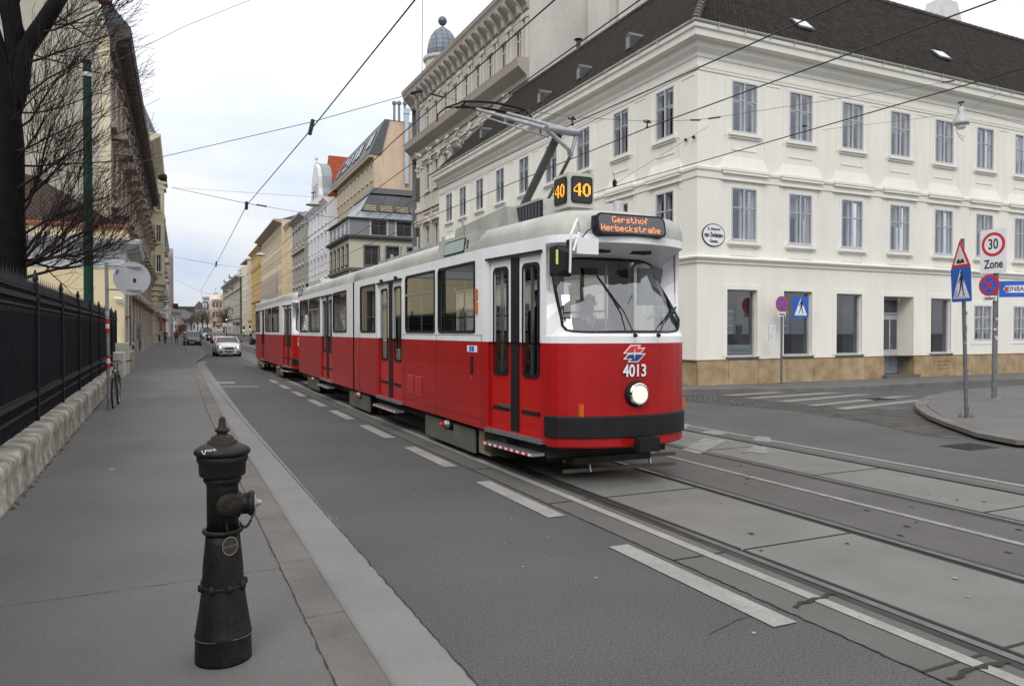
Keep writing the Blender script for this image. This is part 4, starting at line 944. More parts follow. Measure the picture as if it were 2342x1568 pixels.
# side destination panels
for rt, Mx, y0, y1 in ((TM, M1, 2.2, 3.9), (TM, M2, 7.3, 8.5), (TR, M3, 12.3, 12.8)):
    q = lambda x, y, z: Mx @ Vector((x, y, z)); mb = MB()
    mb.hexa([q(-1.10, y0, 2.93), q(-1.10, y1, 2.93), q(-.8, y1, 2.93), q(-.8, y0, 2.93)], [q(-1.06, y0, 3.20), q(-1.06, y1, 3.20), q(-.8, y1, 3.24), q(-.8, y0, 3.24)])
    b_ = mb.build('side_display_housing', mgrey, rt); mb = MB(); w2 = (y1-y0)
    Mf = frame_m(q(-1.085, y0+w2*.55, 3.055), Mx.to_3x3() @ Vector((0, -1, 0)), (.13, 0, .99)); hh = min(.43, w2*.33)
    mb.prism([Mf @ Vector((a, b, 0)) for a, b in rrect(-hh, hh, -.105, .105, .03)], Mf.to_3x3() @ Vector((0, 0, .012))); mb.mi = 1
    mb.prism([Mf @ Vector((a, b, .012)) for a, b in rrect(-hh+.02, hh-.02, -.088, .088, .025)], Mf.to_3x3() @ Vector((0, 0, .002)))
    if rt is TM and y0 < 3:
        for i in range(2):
            for j in range(5): mb.mi = 0; c = Mf @ Vector((.52+i*.03, -.06+j*.026, .006)); mb.box(c.x-.004, c.x+.002, c.y-.01, c.y+.01, c.z-.008, c.z+.008)
    mb.build('side_display', [mblack, mat('display_pale', (.33, .40, .40), .15, amt=.05)], b_)
mb = MB(); Mx = M3; mb.prism([Mx @ Vector((-.35, y, z)) for y, z in [(.35, 3.1), (1.6, 3.25), (1.6, 3.62), (.45, 3.62)]], (.75, 0, 0)); mb.mi = 1; c = Mx @ Vector((-.36, .6, 0)); mb.box(c.x-.01, c.x, c.y, c.y+.5, 3.32, 3.56)
mb.build('number_box', [mgrey, mblack], TR)
mb = MB(); c = M3 @ Vector((-.9, 11.6, 0)); mb.box(c.x, c.x+.5, c.y, c.y+.4, 3.1, 3.36); mb.build('roof_lamp_box', mgrey, TR)
# pantograph
KX, KY, KZ = 5.0, 9.28, 4.60
ptm = mat('pantograph_steel', (.30, .30, .32), .42, .5, amt=.25, scale=7); ptd = mat('pantograph_dark', (.09, .09, .09), .5, .3, amt=.2)
mb = MB(); mb.tube([(5.0, 10.75, 3.5), (5.0, KY+.05, KZ-.05)], .06, 10); mb.tube([(5.12, 10.2, 3.5), (5.17, KY+.02, KZ-.35)], .024, 8); mb.build('pantograph_lower_arm', ptd, TM)
hd = [(4.72, 11.75), (5.32, 11.75)]; hz = 5.50
mb = MB(); mb.tube([(4.80, KY, KZ), (5.28, KY, KZ-.01)], .055, 12); mb.tube([(4.78, KY, KZ), (4.74, 11.7, hz)], [.034, .024], 10); mb.tube([(5.22, KY, KZ), (5.30, 11.7, hz)], [.034, .024], 10)
mb.tube([(4.80, KY, KZ-.02), (5.10, KY-.06, KZ-.26), (5.17, KY, KZ-.34)], [.035, .03, .04], 8); mb.tube([(5.27, KY, KZ), (5.17, KY, KZ-.34)], .026, 8)
mb.tube([(4.84, KY+.05, KZ-.10), (4.70, 11.6, hz-.12)], .014, 6); mb.build('pantograph_upper_arm', ptm, TM)
mb = MB()
for yy_ in (11.60, 11.95):
    mb.tube([(5.02+x, yy_, 5.60+z) for x, z in [(-.55, -.035), (-.3, .0), (0, .012), (.3, .0), (.55, -.035)]], .024, 8)
    for sx in (-1, 1): mb.tube([(5.02+sx*.55, yy_, 5.565), (5.02+sx*.80, 11.78, 5.48), (5.02+sx*.93, 11.78, 5.36), (5.02+sx*.95, 11.78, 5.24)], .014, 6)
for sx in (-.52, .5): mb.tube([(5.02+sx, 11.6, 5.55), (5.02+sx, 11.95, 5.55)], .016, 6); mb.tube([(5.02+sx*.6, 11.7, 5.50), (5.02+sx, 11.78, 5.57)], .016, 6)
mb.build('pantograph_head', mblack, TM)
mb = MB(); mb.box(4.6, 5.4, 10.4, 11.3, 3.42, 3.5)
for a in (4.65, 5.35):
    for b in (10.45, 11.25): mb.lathe([(.05, 0), (.07, .03), (.045, .06), (.07, .09), (.04, .16)], (a, b, 3.27), 10)
mb.build('pantograph_base', mequip, TM)
# mirror, camera box and visor brackets
mb = MB(); c = Vector((3.985, 7.36, 2.59)); Mm = frame_m(c, Vector((.80, .20, 0)).normalized(), (0, 0, 1)); mb.prism([Mm @ Vector((a, b, -.05)) for a, b in rrect(-.13, .13, -.17, .17, .035)], Mm.to_3x3() @ Vector((0, 0, .07)))
mb.hexa([Mm @ Vector((a, b, .02)) for a, b in ((-.12, -.16), (.12, -.16), (.12, .16), (-.12, .16))], [Mm @ Vector((a, b, .06)) for a, b in ((-.02, -.10), (.09, -.10), (.09, .10), (-.02, .10))])
mb.mi = 1; mb.prism([Mm @ Vector((a, b, .024)) for a, b in rrect(-.105, -.045, -.04, .12, .008)], Mm.to_3x3() @ Vector((0, 0, .012)))
mr_ = mb.build('mirror', [mblack, mat('yellow_reflector', (.75, .74, .15), .5, amt=.08)], TM)
mb = MB(); mb.tube([(4.06, 7.30, 2.46), (4.06, 7.28, 2.88), (4.18, 7.35, 3.06), (4.32, 7.55, 2.98)], .014, 8); mb.tube([(4.10, 7.30, 2.70), (4.22, 7.38, 2.92), (4.34, 7.52, 2.93)], .012, 8)
mb.build('mirror_arm', mglossw, mr_)
MB().box(4.17, 4.45, 7.34, 7.55, 2.68, 2.86).build('camera_box', mat('camera_box_white', (.72, .72, .72), .4, amt=.04), TM)
mb = MB(); mb.box(4.43, 4.47, 7.40, 7.47, 2.99, 3.13); mb.tube([(4.45, 7.43, 3.0), (4.35, 7.42, 2.95), (4.3, 7.44, 2.88)], .007, 6); mb.build('mirror_sensor', mblack, TM); MB().box(4.10, 4.14, 7.40, 7.46, 2.66, 2.84).build('mirror_sensor', mblack, TM)
for x, y in ((-.45, .26), (.12, .24)):
    mb = MB()
    for i in range(5): mb.box(5+x, 5+x+.26, 7.4+y+i*.03, 7.4+y+i*.03+.016, 2.752-.048*0-.0-.0, 2.80)
    mb.build('visor_grille', mblack, TM)
# wipers
def gp(x, z):                                 # point just in front of the windscreen
    k = (z-1.85)/.82; x0 = x; yb_ = nose(max(-.94, min(.94, x)))+.045; yt_ = .50+.22*(x/.75)**2; return M1 @ Vector((x, yb_+(yt_-yb_)*k-.045, z))
for (a, b, c_) in (((-.06, 1.77), (-.10, 2.05), (-.24, 2.35)), ((.28, 1.77), (.45, 1.90), (.76, 2.06))):
    mb = MB(); A_, B_, C2_ = gp(*a), gp(*b), gp(*c_); A_.y -= .02
    mb.lathe([(.025, 0), (.02, .03)], A_, 10, (0, -1, 0)); mb.tube([A_, B_, C2_], .008, 6); t_ = (C2_-B_).normalized()
    mb.beam(C2_-t_*.32+Vector((0, .01, 0)), C2_+t_*.16+Vector((0, .01, 0)), .012, .022); mb.build('wiper', mblack, TM)
mb = MB()
for y in (9.46, 11.32, 13.1, 15.02, 16.5): mb.box(3.8975, 3.9, y, y+.008, .52, 1.76)
for z in (.62, 1.76): mb.box(3.8972, 3.8998, 9.42, 13.2, z, z+.006)
mb.build('panel_seam', mundr, TM)
mb = MB()
for y in (9.7, 10.6, 11.5, 12.4, 16.1):
    for z in (.545, 2.895): mb.lathe([(.007, 0), (.006, .003)], (3.9, y, z), 6, (-1, 0, 0))
for y in (13.55, 14.55, 8.15+.9): mb.lathe([(.03, 0), (.035, .03), (.02, .06)], (3.9-.0, y, 2.80), 8, (-1, 0, 0)) if y > 9.4 else None
mb.build('rivets', mundr, TM)
# indicator lamps, push button, stickers, louvres on the side
mb = MB()
for z in (2.06, 2.24): mb.prism([Vector((3.897-.02, 9.62+a, z+b)) for a, b in rrect(-.035, .035, 0, .16, .02)], (.02, 0, 0))
mb.build('side_indicator', mamber, TM)
mb = MB()
for i, (z0, z1) in enumerate(((1.42, 1.53),)):
    mb.mi = 0; mb.box(3.893, 3.9, 9.62, 9.98, 1.53, 1.62); mb.mi = 1; mb.box(3.891, 3.893, 9.72, 9.80, 1.54, 1.61); mb.box(3.891, 3.893, 9.82, 9.89, 1.54, 1.61); mb.mi = 2; mb.box(3.888, 3.9, 9.78, 9.85, 1.22, 1.47); mb.mi = 3; mb.box(3.886, 3.9, 9.785, 9.845, 1.13, 1.2)
mb.build('door_control', [mglossw, msblue, mblack, msred], TM)
mb = MB()
for c_ in (12.05, 12.5):
    for i in range(11): mb.hexa([(3.885, c_, .74+i*.03), (3.885, c_+.36, .74+i*.03), (3.9, c_+.36, .735+i*.03), (3.9, c_, .735+i*.03)], [(3.899, c_, .765+i*.03), (3.899, c_+.36, .765+i*.03), (3.9, c_+.36, .766+i*.03), (3.9, c_, .766+i*.03)])
mb.build('side_louvre', mred, TM)
mb = MB(); mb.prism([(5.07, 7.30, 0)]*0 or [(4.90, 7.18, .44), (5.18, 7.18, .44), (5.18, 7.18, .60), (4.90, 7.18, .60)], (0, .12, 0)); mb.box(5.0, 5.1, 7.34, 7.9, .50, .56); mb.build('coupling_cover', mblack, TM)
wood = mat('guard_wood', (.16, .12, .09), .7, .2, amt=.25)
mb = MB()
for z in (.105, .235): mb.beam((4.42, 8.12, z), (6.02, 8.02, z), .03, .045)
mb.mi = 1
for x in (4.78, 5.68): mb.beam((x, 8.07, .08), (x, 8.2, .5), .02, .03)
for i in range(6): mb.mi = 0; mb.beam((4.6, 8.3+i*.09, .26+i*.01), (5.9, 8.25+i*.09, .26+i*.01), .05, .02)
mb.build('lifeguard', [wood, msteel], TM)
MB().box(4.3, 5.7, 8.3, 9.9, .2, .55).box(4.0, 4.28, 8.9, 9.6, .18, .44).build('equipment_case', mundr, TM)
MB().box(4.02, 4.3, 9.45, 9.85, .12, .44).build('sand_box', mat('sandbox_tan', (.22, .17, .11), .8, amt=.2), TM)
# cab interior
mb = MB(); mb.box(-.78, .8, .30, .62, 1.5, 1.72); mb.box(-.8, .8, .24, .45, .9, 1.5); mb.hexa([M1.inverted() @ M1 @ Vector(v) for v in [(-.2, .45, 1.7), (.3, .45, 1.7), (.3, .8, 1.66), (-.2, .8, 1.66)]], [Vector(v) for v in [(-.2, .5, 1.84), (.3, .5, 1.84), (.3, .8, 1.74), (-.2, .8, 1.74)]])
mb.xf(M1).build('dashboard', mat('dash_grey', (.10, .105, .11), .6), TM)
mb = MB(); mb.box(-.25, .30, 1.0, 1.5, 1.28, 1.38); mb.box(-.25, .30, 1.45, 1.56, 1.38, 2.0); mb.box(-.05, .1, 1.1, 1.4, .88, 1.28); mb.xf(M1).build('driver_seat', mat('seat_dark', (.05, .055, .07), .8), TM)
mb = MB()
mb.box(.42, 1.0, 1.95, 1.98, .88, 2.0); mb.box(.0, .06, 1.95, 1.98, .88, 2.9); mb.box(.38, .43, 1.95, 1.98, .88, 2.9); mb.box(.06, 1.0, 1.95, 1.98, 2.62, 2.9); mb.box(.06, .38, 1.95, 1.98, .88, 1.7); mb.box(-.9, .95, 1.9, 1.96, 2.72, 2.9)
mb.xf(M1).build('cab_partition', minter, TM)
mb = MB(); mb.lathe([(.0, 0), (.10, .0), (.12, .04), (.12, .16), (.10, .2)], (4.22, 7.95, 1.82), 14, (1, 0, .2)); mb.build('cab_fan', mat('fan_pale', (.5, .56, .56), .4), TM)
mb = MB(); mb.box(.45, .95, .62, .66, 2.15, 2.62); mb.xf(M1).build('sun_blind', mat('blind_grey', (.18, .185, .17), .8), TM)

# ------------------------------------------------------------------ other buildings
wdark = mat('far_window_glass', (.045, .05, .055), .12, amt=.4, scale=.6, spec=.7)
wframe = mat('far_window_frame', (.55, .55, .54), .6, amt=.05)
wframed = mat('far_window_frame_dark', (.12, .10, .09), .6, amt=.1)
FW = {}
def farwin(kind, w_, h_, fm, gm, bars, fw=.09, arch=False, hood=None, tm=None):
    key = (kind, round(w_, 2), round(h_, 2), fm.name)
    if key in FW: return FW[key]
    f = MB(); f.box(0, fw, .08, .16, 0, h_); f.box(w_-fw, w_, .08, .16, 0, h_); f.box(fw, w_-fw, .08, .16, 0, fw); f.box(fw, w_-fw, .08, .16, h_-fw, h_)
    for i in range(bars): x = w_*(i+1)/(bars+1); f.box(x-fw*.4, x+fw*.4, .085, .155, fw, h_-fw)
    if bars == 1: f.box(fw, w_-fw, .09, .15, h_*.66, h_*.66+fw*.7)
    if tm:
        f.mi = 1; f.box(-.16, w_+.16, -.14, .02, -.14, -.003)
        for x in (-.16, w_+.003): f.box(x, x+.157, -.05, .02, 0, h_)
        f.box(-.16, w_+.16, -.06, .02, h_+.003, h_+.16)
        if hood == 'flat': f.box(-.28, w_+.28, -.26, .02, h_+.34, h_+.48); f.box(-.16, w_+.16, -.12, .02, h_+.16, h_+.34)
        if hood == 'gable': f.prism([(-.32, -.3, h_+.3), (w_+.32, -.3, h_+.3), (w_+.32, -.3, h_+.38), (w_/2, -.3, h_+.85), (-.32, -.3, h_+.38)], (0, .32, 0)); f.box(-.2, w_+.2, -.12, .02, h_+.16, h_+.3)
        if hood == 'arch': f.prism([(w_/2+(w_/2+.12)*math.cos(a), -.08, h_+.16+(w_/2)*math.sin(a)) for a in [math.pi*k/8 for k in range(9)]], (0, .10, 0))
    fme = f.mesh('window', [fm, tm or fm]); g = MB(); g.poly([(.02, .13, .02), (w_-.02, .13, .02), (w_-.02, .13, h_-.02), (.02, .13, h_-.02)])
    FW[key] = (fme, g.mesh('pane', gm), None); return FW[key]
def facade(root, P, D, L, z0, z1, rows, n, ww, wm, tm, name='wall', hood=None, fm=None, courses=(), bars=1, margin=None, gm=None, cornice=None, kind='', skip=None, pil=False, ground=None):
    """rows: [(zb,zt)], n windows per row, ww window width"""
    fm = fm or wframe; gm = gm or wdark; m_ = margin if margin is not None else L/n/2; holes = []; W = []
    for r_, (zb, zt) in enumerate(rows):
        for i in range(n):
            if skip and skip(r_, i): continue
            c = m_+(L-2*m_)*(i/(n-1) if n > 1 else .5); holes.append((c-ww/2, c+ww/2, zb, zt)); W.append((c-ww/2, zb, zt-zb, hood[r_] if isinstance(hood, (list, tuple)) else hood))
    if ground:
        nn_, gw, gt = ground; mm = L/nn_/2
        for i in range(nn_): c = mm+(L-2*mm)*(i/(nn_-1) if nn_ > 1 else .5); holes.append((c-gw/2, c+gw/2, z0+.4, z0+gt))
    mb = MB(); wall_grid(mb, P, D, 0, L, z0, z1, holes, .18); mb.mi = 1
    for a, o_, h_ in courses: fac_box(mb, P, D, -.02, L+.02, -.01, o_, a, a+h_)
    if pil:
        for i in range(n+1):
            c = m_+(L-2*m_)*((i-.5)/(n-1) if n > 1 else .5)
            if 0 < c < L: fac_box(mb, P, D, c-.2, c+.2, -.01, .12, rows[-1][0]-1, rows[0][1]+.8)
    w_ = mb.build(name, [wm, tm], root)
    if ground:
        g = MB()
        for h in holes[len(W):]:
            q = lambda s, z: (P[0]+D[0]*s-D[1]*.15, P[1]+D[1]*s+D[0]*.15, z); g.poly([q(h[0], h[2]), q(h[1], h[2]), q(h[1], h[3]), q(h[0], h[3])])
        g.build('shop_front', [wdark], root)
    for s, zb, h_, hd in W[:100]: put_window(root, P, D, s, zb, farwin(kind+str(hd), ww, h_, fm, gm, bars, .09 if ww > .7 else .06, hood=hd, tm=tm))
    if cornice:
        c = MB(); c.sweep([P, V2(P, D, L)], cornice); c.build('cornice', tm, root)
    return w_
def mat_wall(n, c, **k): return mat(n, c, .9, amt=k.get('amt', .07), scale=.3, streak=k.get('streak', .08), amt2=.04, scale2=12)
UY = lambda Y: Vector((20.7+.0195*(Y-81), Y))
def seg_dir(a, b): d = (b-a); return (d.normalized().x, d.normalized().y), d.length
# ---- grand ornate house with corner turret
gst = mat_wall('ornate_stone', (.50, .465, .41)); gtr = mat_wall('ornate_trim', (.54, .50, .445), amt=.12); gdk = mat_wall('ornate_cornice', (.36, .32, .275)); party = mat('party_wall', (.50, .47, .43), .95, amt=.16, scale=.22, streak=.06, amt2=.05, scale2=6)
GB = thing('ornate_house', 'tall stone-grey ornate house with heavy bracketed cornice and domed corner turret', 'building', (20.6, 42.6, 0))
Pf = (20.6, 63.6); Lg = 21.4
mb = MB(); mb.poly([(20.6, 42.2, 0), (48, 42.2, 0), (48, 42.2, 30), (30.5, 42.2, 30), (30.5, 42.2, 26.5), (21.4, 42.2, 26.5), (20.6, 42.2, 22.8)])
for x0, x1, z1 in ((24.6, 26.2, 29.5), (26.9, 28.2, 31.5)): mb.box(x0, x1, 41.9, 42.19, 8, z1)
mb.build('party_wall', party, GB)
mb = MB(); mb.poly([(20.6, 42.2, 23.4), (20.6, 66, 23.4), (32, 66, 24), (32, 42.2, 24)]); mb.poly([(20.6, 66.5, 0), (45, 66.5, 0), (45, 66.5, 24), (20.6, 66.5, 23.3)]); mb.build('roof', mat('zinc_roof', (.16, .17, .18), .6), GB)
facade(GB, Pf, (0., -1.), Lg, 0, 18.0, [(13.8, 16.1), (8.3, 10.8), (3.6, 6.2)], 9, 1.15, gst, gtr, hood=['flat', 'gable', 'flat'], courses=[(16.3, .10, .3), (12.2, .22, .3), (7.3, .22, .3), (11.9, .1, .2)], kind='g', margin=1.6, pil=True)
facade(GB, Pf, (0., -1.), Lg, 18.0, 22.4, [(19.0, 20.9)], 9, 1.05, gst, gtr, name='attic_wall', hood='arch', courses=[(21.3, .1, .3)], kind='ga', margin=1.6, pil=False)
mb = MB()
for i in range(10):
    c = 1.6+(Lg-3.2)*((i-.5)/8)
    if .2 < c < Lg-.2:
        mb = MB()
        for dc in (-.28, .28): fac_box(mb, Pf, (0., -1.), c+dc-.11, c+dc+.11, -.01, .16, 18.7, 21.3)
        fac_box(mb, Pf, (0., -1.), c-.45, c+.45, -.01, .22, 21.2, 21.5); mb.build('pilaster', gtr, GB)
mb = MB(); rnd2 = random.Random(3)
for i in range(9):                             # leafy capitals between the upper windows
    c = 1.6+(Lg-3.2)*((i-.5)/8)
    if c < .3: continue
    mb = MB()
    for k in range(16): a = rnd2.uniform(-.4, .4); z = rnd2.uniform(15.9, 17.2); p = (20.6-.05-rnd2.uniform(.1, .4)*(z-15.3)/1.8, Pf[1]-c+a, z); r_ = rnd2.uniform(.08, .17); mb.lathe([(r_*.4, -r_), (r_, -r_*.2), (r_*.8, r_*.6), (.01, r_)], p, 6)
    mb.build('capital', gtr, GB)
path = [(20.6, 66.4), (20.6, 42.2)]
mb = MB()
mb.sweep(path, [(0, 17.2), (.12, 17.25), (.18, 17.6), (.3, 17.7), (.65, 18.0), (.75, 18.1), (.8, 18.4), (.85, 18.6), (0, 18.72)])
mb.sweep(path, [(0, 21.7), (.15, 21.75), (.2, 22.0), (.7, 22.55), (.85, 22.65), (.9, 22.9), (1.0, 23.05), (1.05, 23.3), (0, 23.5)])
mb.build('cornice', gdk, GB)
mb = MB(); br = [(0, 21.6), (.25, 21.65), (.4, 22.1), (.85, 22.4), (.95, 22.62), (0, 22.62)]
for i in range(19):
    y = 42.9+i*1.17; MB().prism([(20.6-.12-a*.9, y, z) for a, z in br], (0, .36, 0)).build('bracket', gst, GB)
tc_ = Vector((21.55, 64.9)); mb = MB()
mb.lathe([(1.0, 0), (1.0, 12.2), (1.15, 12.3), (1.15, 12.6), (1.0, 12.7), (1.0, 17.1), (1.12, 17.3), (1.25, 17.7), (1.55, 18.1), (1.65, 18.6), (1.05, 18.75), (1.0, 21.4), (1.12, 21.6), (1.2, 22.1), (1.6, 22.6), (1.85, 22.9), (1.9, 23.3), (.5, 23.5)], (*tc_, 0), 28); mb.smooth = False
mb.build('turret', gst, GB)
mb = MB(); mb.mi = 0; ang0 = R(200)
for zb, zt in ((19, 21.3), (13.3, 15.4), (8.8, 11)):
    for a in (R(190), R(250)):
        d_ = Vector((math.cos(a), math.sin(a), 0)); s_ = Vector((-d_.y, d_.x, 0)); c = Vector((*tc_, 0))+d_*1.0
        mb.hexa([c-s_*.32+Vector((0, 0, zb)), c+s_*.32+Vector((0, 0, zb)), c+s_*.32+d_*.03+Vector((0, 0, zb)), c-s_*.32+d_*.03+Vector((0, 0, zb))], [c-s_*.32+Vector((0, 0, zt)), c+s_*.32+Vector((0, 0, zt)), c+s_*.32+d_*.03+Vector((0, 0, zt)), c-s_*.32+d_*.03+Vector((0, 0, zt))]); 
mb.build('turret_window', wdark, GB)
mb = MB()
for k in range(40): a = R(rnd2.uniform(170, 290)); z = rnd2.choice([11.4, 16.1, 16.3, 23.0, 7.6])+rnd2.uniform(-.3, .3); r_ = rnd2.uniform(.08, .16); mb.lathe([(r_*.4, -r_), (r_, -r_*.2), (r_*.8, r_*.6), (.01, r_)], (tc_.x+1.1*math.cos(a), tc_.y+1.1*math.sin(a), z), 6)
mb.build('turret_ornament', gtr, GB)
dc = AY(1013, 118, 65.0); mb = MB(); mb.lathe([(1.55, 23.0), (1.55, 26.0), (1.75, 26.1), (1.75, 26.35), (1.3, 26.4)], (dc.x, dc.y, 0), 24); mb.build('drum', gst, GB)
zc = brickmat('dome_zinc', (.23, .26, .30), (.19, .225, .26), (.09, .10, .12), 'x', .5, .42, .03, .45, .5, True, .1, 0)
mb = MB(); mb.smooth = True; mb.lathe([(1.38, 26.4), (1.40, 27.0), (1.36, 27.4), (1.25, 27.9), (1.05, 28.4), (.75, 28.8), (.4, 29.05), (.12, 29.2), (.1, 29.35)], (dc.x, dc.y, 0), 16); mb.smooth = False
dm = mb.build('dome', zc, GB); mb = MB(); mb.smooth = True; mb.lathe([(.05, -.42), (.25, -.34), (.40, -.12), (.42, .05), (.33, .27), (.15, .39), (.02, .42)], (dc.x, dc.y, 29.75), 16); mb.build('ball', mat('ball_zinc', (.12, .14, .16), .4, .4), dm)
# ---- modern corner building with glazed penthouse
creamw = mat_wall('cream_facade', (.58, .545, .44)); greyp = mat('grey_panel', (.26, .27, .29), .5, .2, amt=.08); dkt = mat_wall('dark_band', (.15, .145, .14))
MBd = thing('penthouse_building', 'cream corner building with grey metal-clad storey and dark glazed penthouse', 'building', (18, 80.5, 0))
c0 = Vector((18, 80.5)); c1_ = Vector((18.22, 92.3)); dA, lA = seg_dir(c1_, c0)
facade(MBd, tuple(c1_), dA, lA, 0, 11.75, [(9.0, 11.1), (5.0, 7.4), (1, 4)], 5, 1.2, creamw, dkt, kind='m', hood=None, fm=wframed, courses=[(8.3, .25, .3)])
facade(MBd, (18, 80.5), (1., 0.), 12, 0, 11.75, [(8.95, 10.95), (5.0, 7.4), (1, 4)], 4, 1.5, creamw, dkt, kind='m2', fm=wframed, courses=[(8.3, .25, .3)], margin=2.4)
facade(MBd, tuple(c1_), dA, lA, 12.1, 13.85, [(12.6, 13.4)], 5, .5, mat('pale_panel', (.5, .55, .58), .4, amt=.06), greyp, name='metal_storey', kind='m3', fm=wframed)
facade(MBd, (18, 80.5), (1., 0.), 12, 12.1, 13.85, [(12.15, 13.75)], 3, 1.7, greyp, wframe, name='metal_storey', kind='m4', fm=wframed, margin=3.2)
mb = MB(); mb.sweep([tuple(c1_), (18, 80.5), (30, 80.5)], [(0, 11.7), (.35, 11.8), (.45, 12.0), (.45, 12.08), (0, 12.12)]); mb.build('ledge', dkt, MBd)
mb = MB(); zi = mat('zinc_seam', (.27, .30, .33), .4, .5, amt=.08); mb.sweep([tuple(c1_), (18, 80.5), (30, 80.5)], [(.3, 13.86), (.35, 13.95), (-1.6, 14.95), (-1.6, 13.9)])
for i in range(9): mb.beam((18.6+i*1.2, 80.3, 14.05), (19.0+i*1.2+.5, 81.9, 14.97), .04, .06)
for i in range(7): mb.beam((17.9, 81.5+i*1.5, 14.05), (19.6, 82.0+i*1.5, 14.97), .04, .06)
mb.build('zinc_roof', zi, MBd)
ph = mat('penthouse_glass', (.03, .035, .038), .08, amt=.5, scale=.5, spec=.8); phf = mat('penthouse_frame', (.06, .065, .07), .5)
mb = MB(); lo = [(19.6, 82, 14.95), (30, 82, 14.95), (30, 92, 14.95), (19.8, 92, 14.95)]; hi = [(20.9, 83, 17.1), (30, 83, 17.1), (30, 92, 17.1), (21.1, 92, 17.1)]; mb.hexa(lo, hi); pb = mb.build('penthouse', ph, MBd)
mb = MB(); mb.hexa([(20.8, 82.8, 17.1), (30, 82.8, 17.1), (30, 92, 17.1), (21, 92, 17.1)], [(21.2, 83.2, 17.8), (30, 83.2, 17.8), (30, 92, 17.8), (21.5, 92, 17.8)])
for i in range(6): x = 19.6+i*2.0; mb.beam((x, 81.97, 14.95), (x+1.3*(1-i/6), 82.97, 17.1), .07, .07)
mb.build('penthouse_frame', phf, MBd)
mb = MB(); tp = mat('terrace_wood', (.42, .34, .20), .8, amt=.2)
for x0 in (19.9, 21.7, 23.5, 25.2):
    for k in range(3): mb.box(x0, x0+1.3, 81.75, 81.80, 15.0+k*.22, 15.14+k*.22)
mb.build('wood_balustrade', tp, MBd)
# ---- beige house with dark mansard
beige = mat_wall('beige_render', (.42, .345, .25)); peach = mat('peach_party_wall', (.60, .46, .33), .92, amt=.07, scale=.25, streak=.12, amt2=.05, scale2=5); slate = mat('dark_slate', (.085, .09, .095), .6, amt=.08)
BB = thing('mansard_house', 'beige house with tall dark mansard roof and peach party wall behind the penthouse', 'building', (20.75, 92.4, 0))
a0, a1 = Vector((22.9, 92.4)), Vector((23.5, 121)); a0 = AY(856, 353, 93.0).xy; a1 = Vector((a0.x+.0195*27, a0.y+27)); dB, lB = seg_dir(a1, a0)
def zpx(x, y, p): d = p[0]*S_+p[1]*C_; return CAMH+(757-y)/1730*d
ze = zpx(0, 355, a0); zt_ = zpx(0, 272, a0)
fl_ = 3.35
facade(BB, tuple(a1), dB, lB, 0, ze, [(ze-3.0, ze-1.0), (ze-3.0-fl_, ze-1.1-fl_), (ze-3-2*fl_, ze-1.1-2*fl_), (ze-3-3*fl_, ze-1.1-3*fl_)], 11, 1.0, beige, creamw, kind='b', bars=1)
xx = a0.x; zz0 = ze+.2
mb = MB(); mb.poly([(xx, a0.y, 0), (xx+16, a0.y, 0), (xx+16, a0.y, zt_-.4), (xx+1.4, a0.y, zt_), (xx, a0.y, ze)]); mb.build('party_wall', peach, BB)
mb = MB(); mb.hexa([(xx-.6, a0.y-.05, ze-.35), (xx, a0.y-.05, ze-.35), (a1.x, a1.y, ze-.35), (a1.x-.6, a1.y, ze-.35)], [(xx-.6, a0.y-.05, ze), (xx, a0.y-.05, ze), (a1.x, a1.y, ze), (a1.x-.6, a1.y, ze)]); mb.build('eave', beige, BB)
mb = MB(); mb.poly([(xx-.65, a0.y-.1, ze), (a1.x-.65, a1.y, ze), (a1.x+1.4, a1.y, zt_), (xx+1.4, a0.y-.1, zt_)]); mb.poly([(xx+1.4, a0.y-.1, zt_), (a1.x+1.4, a1.y, zt_), (a1.x+16, a1.y, zt_-.3), (xx+16, a0.y-.1, zt_-.3)])
mb.hexa([(xx-.65, a0.y-.12, ze), (xx+.9, a0.y-.12, ze), (xx+.9, a0.y-.02, ze), (xx-.65, a0.y-.02, ze)], [(xx+1.38, a0.y-.12, zt_), (xx+2.0, a0.y-.12, zt_), (xx+2.0, a0.y-.02, zt_), (xx+1.38, a0.y-.02, zt_)])
rf_ = mb.build('mansard_roof', slate, BB)
sg = mat('skylight_bright', (.55, .6, .65), .05, .9, amt=0)
for i, y in enumerate([1.5, 3.0, 8.0, 9.5, 11.5, 14.5, 17, 18.6, 20.2, 22.5, 24]):
    k0, k1 = .28, .72; q = lambda y_, k: Vector((xx-.65+2.05*k-.04+.0195*y_, a0.y+y_, ze+(zt_-ze)*k)); mb = MB(); o3 = Vector((-.08, 0, .05))
    lo = [q(y, k0), q(y+.9, k0), q(y+.9, k1), q(y, k1)]; mb.hexa(lo, [v+o3 for v in lo]); mb.mi = 1; mb.poly([v+o3*1.1+(sum(lo, Vector())/4-v)*.15 for v in lo]); mb.build('roof_window', [slate, sg], rf_)
mb = MB(); p = AY(931, 264, a0.y-.35); p2 = AY(931, 422, a0.y-.35); mb.tube([p2, p], .32, 12); mb.tube([p, p+Vector((0, 0, .7))], .42, 12)
mb.build('steel_flue', mat('flue_steel', (.45, .5, .55), .3, .7, amt=.1), BB)
for px in (903, 914, 927): p = AY(px, 276, a0.y+2); mb = MB(); mb.tube([(p.x, p.y, p.z-1.2), (p.x, p.y, p.z+1.9)], .16, 8); mb.lathe([(.16, 1.9), (.3, 1.95), (.3, 2.25), (.1, 2.4)], (p.x, p.y, p.z), 10); mb.build('chimney_pipe', mat('flue_dull', (.2, .2, .2), .5, .5), rf_)
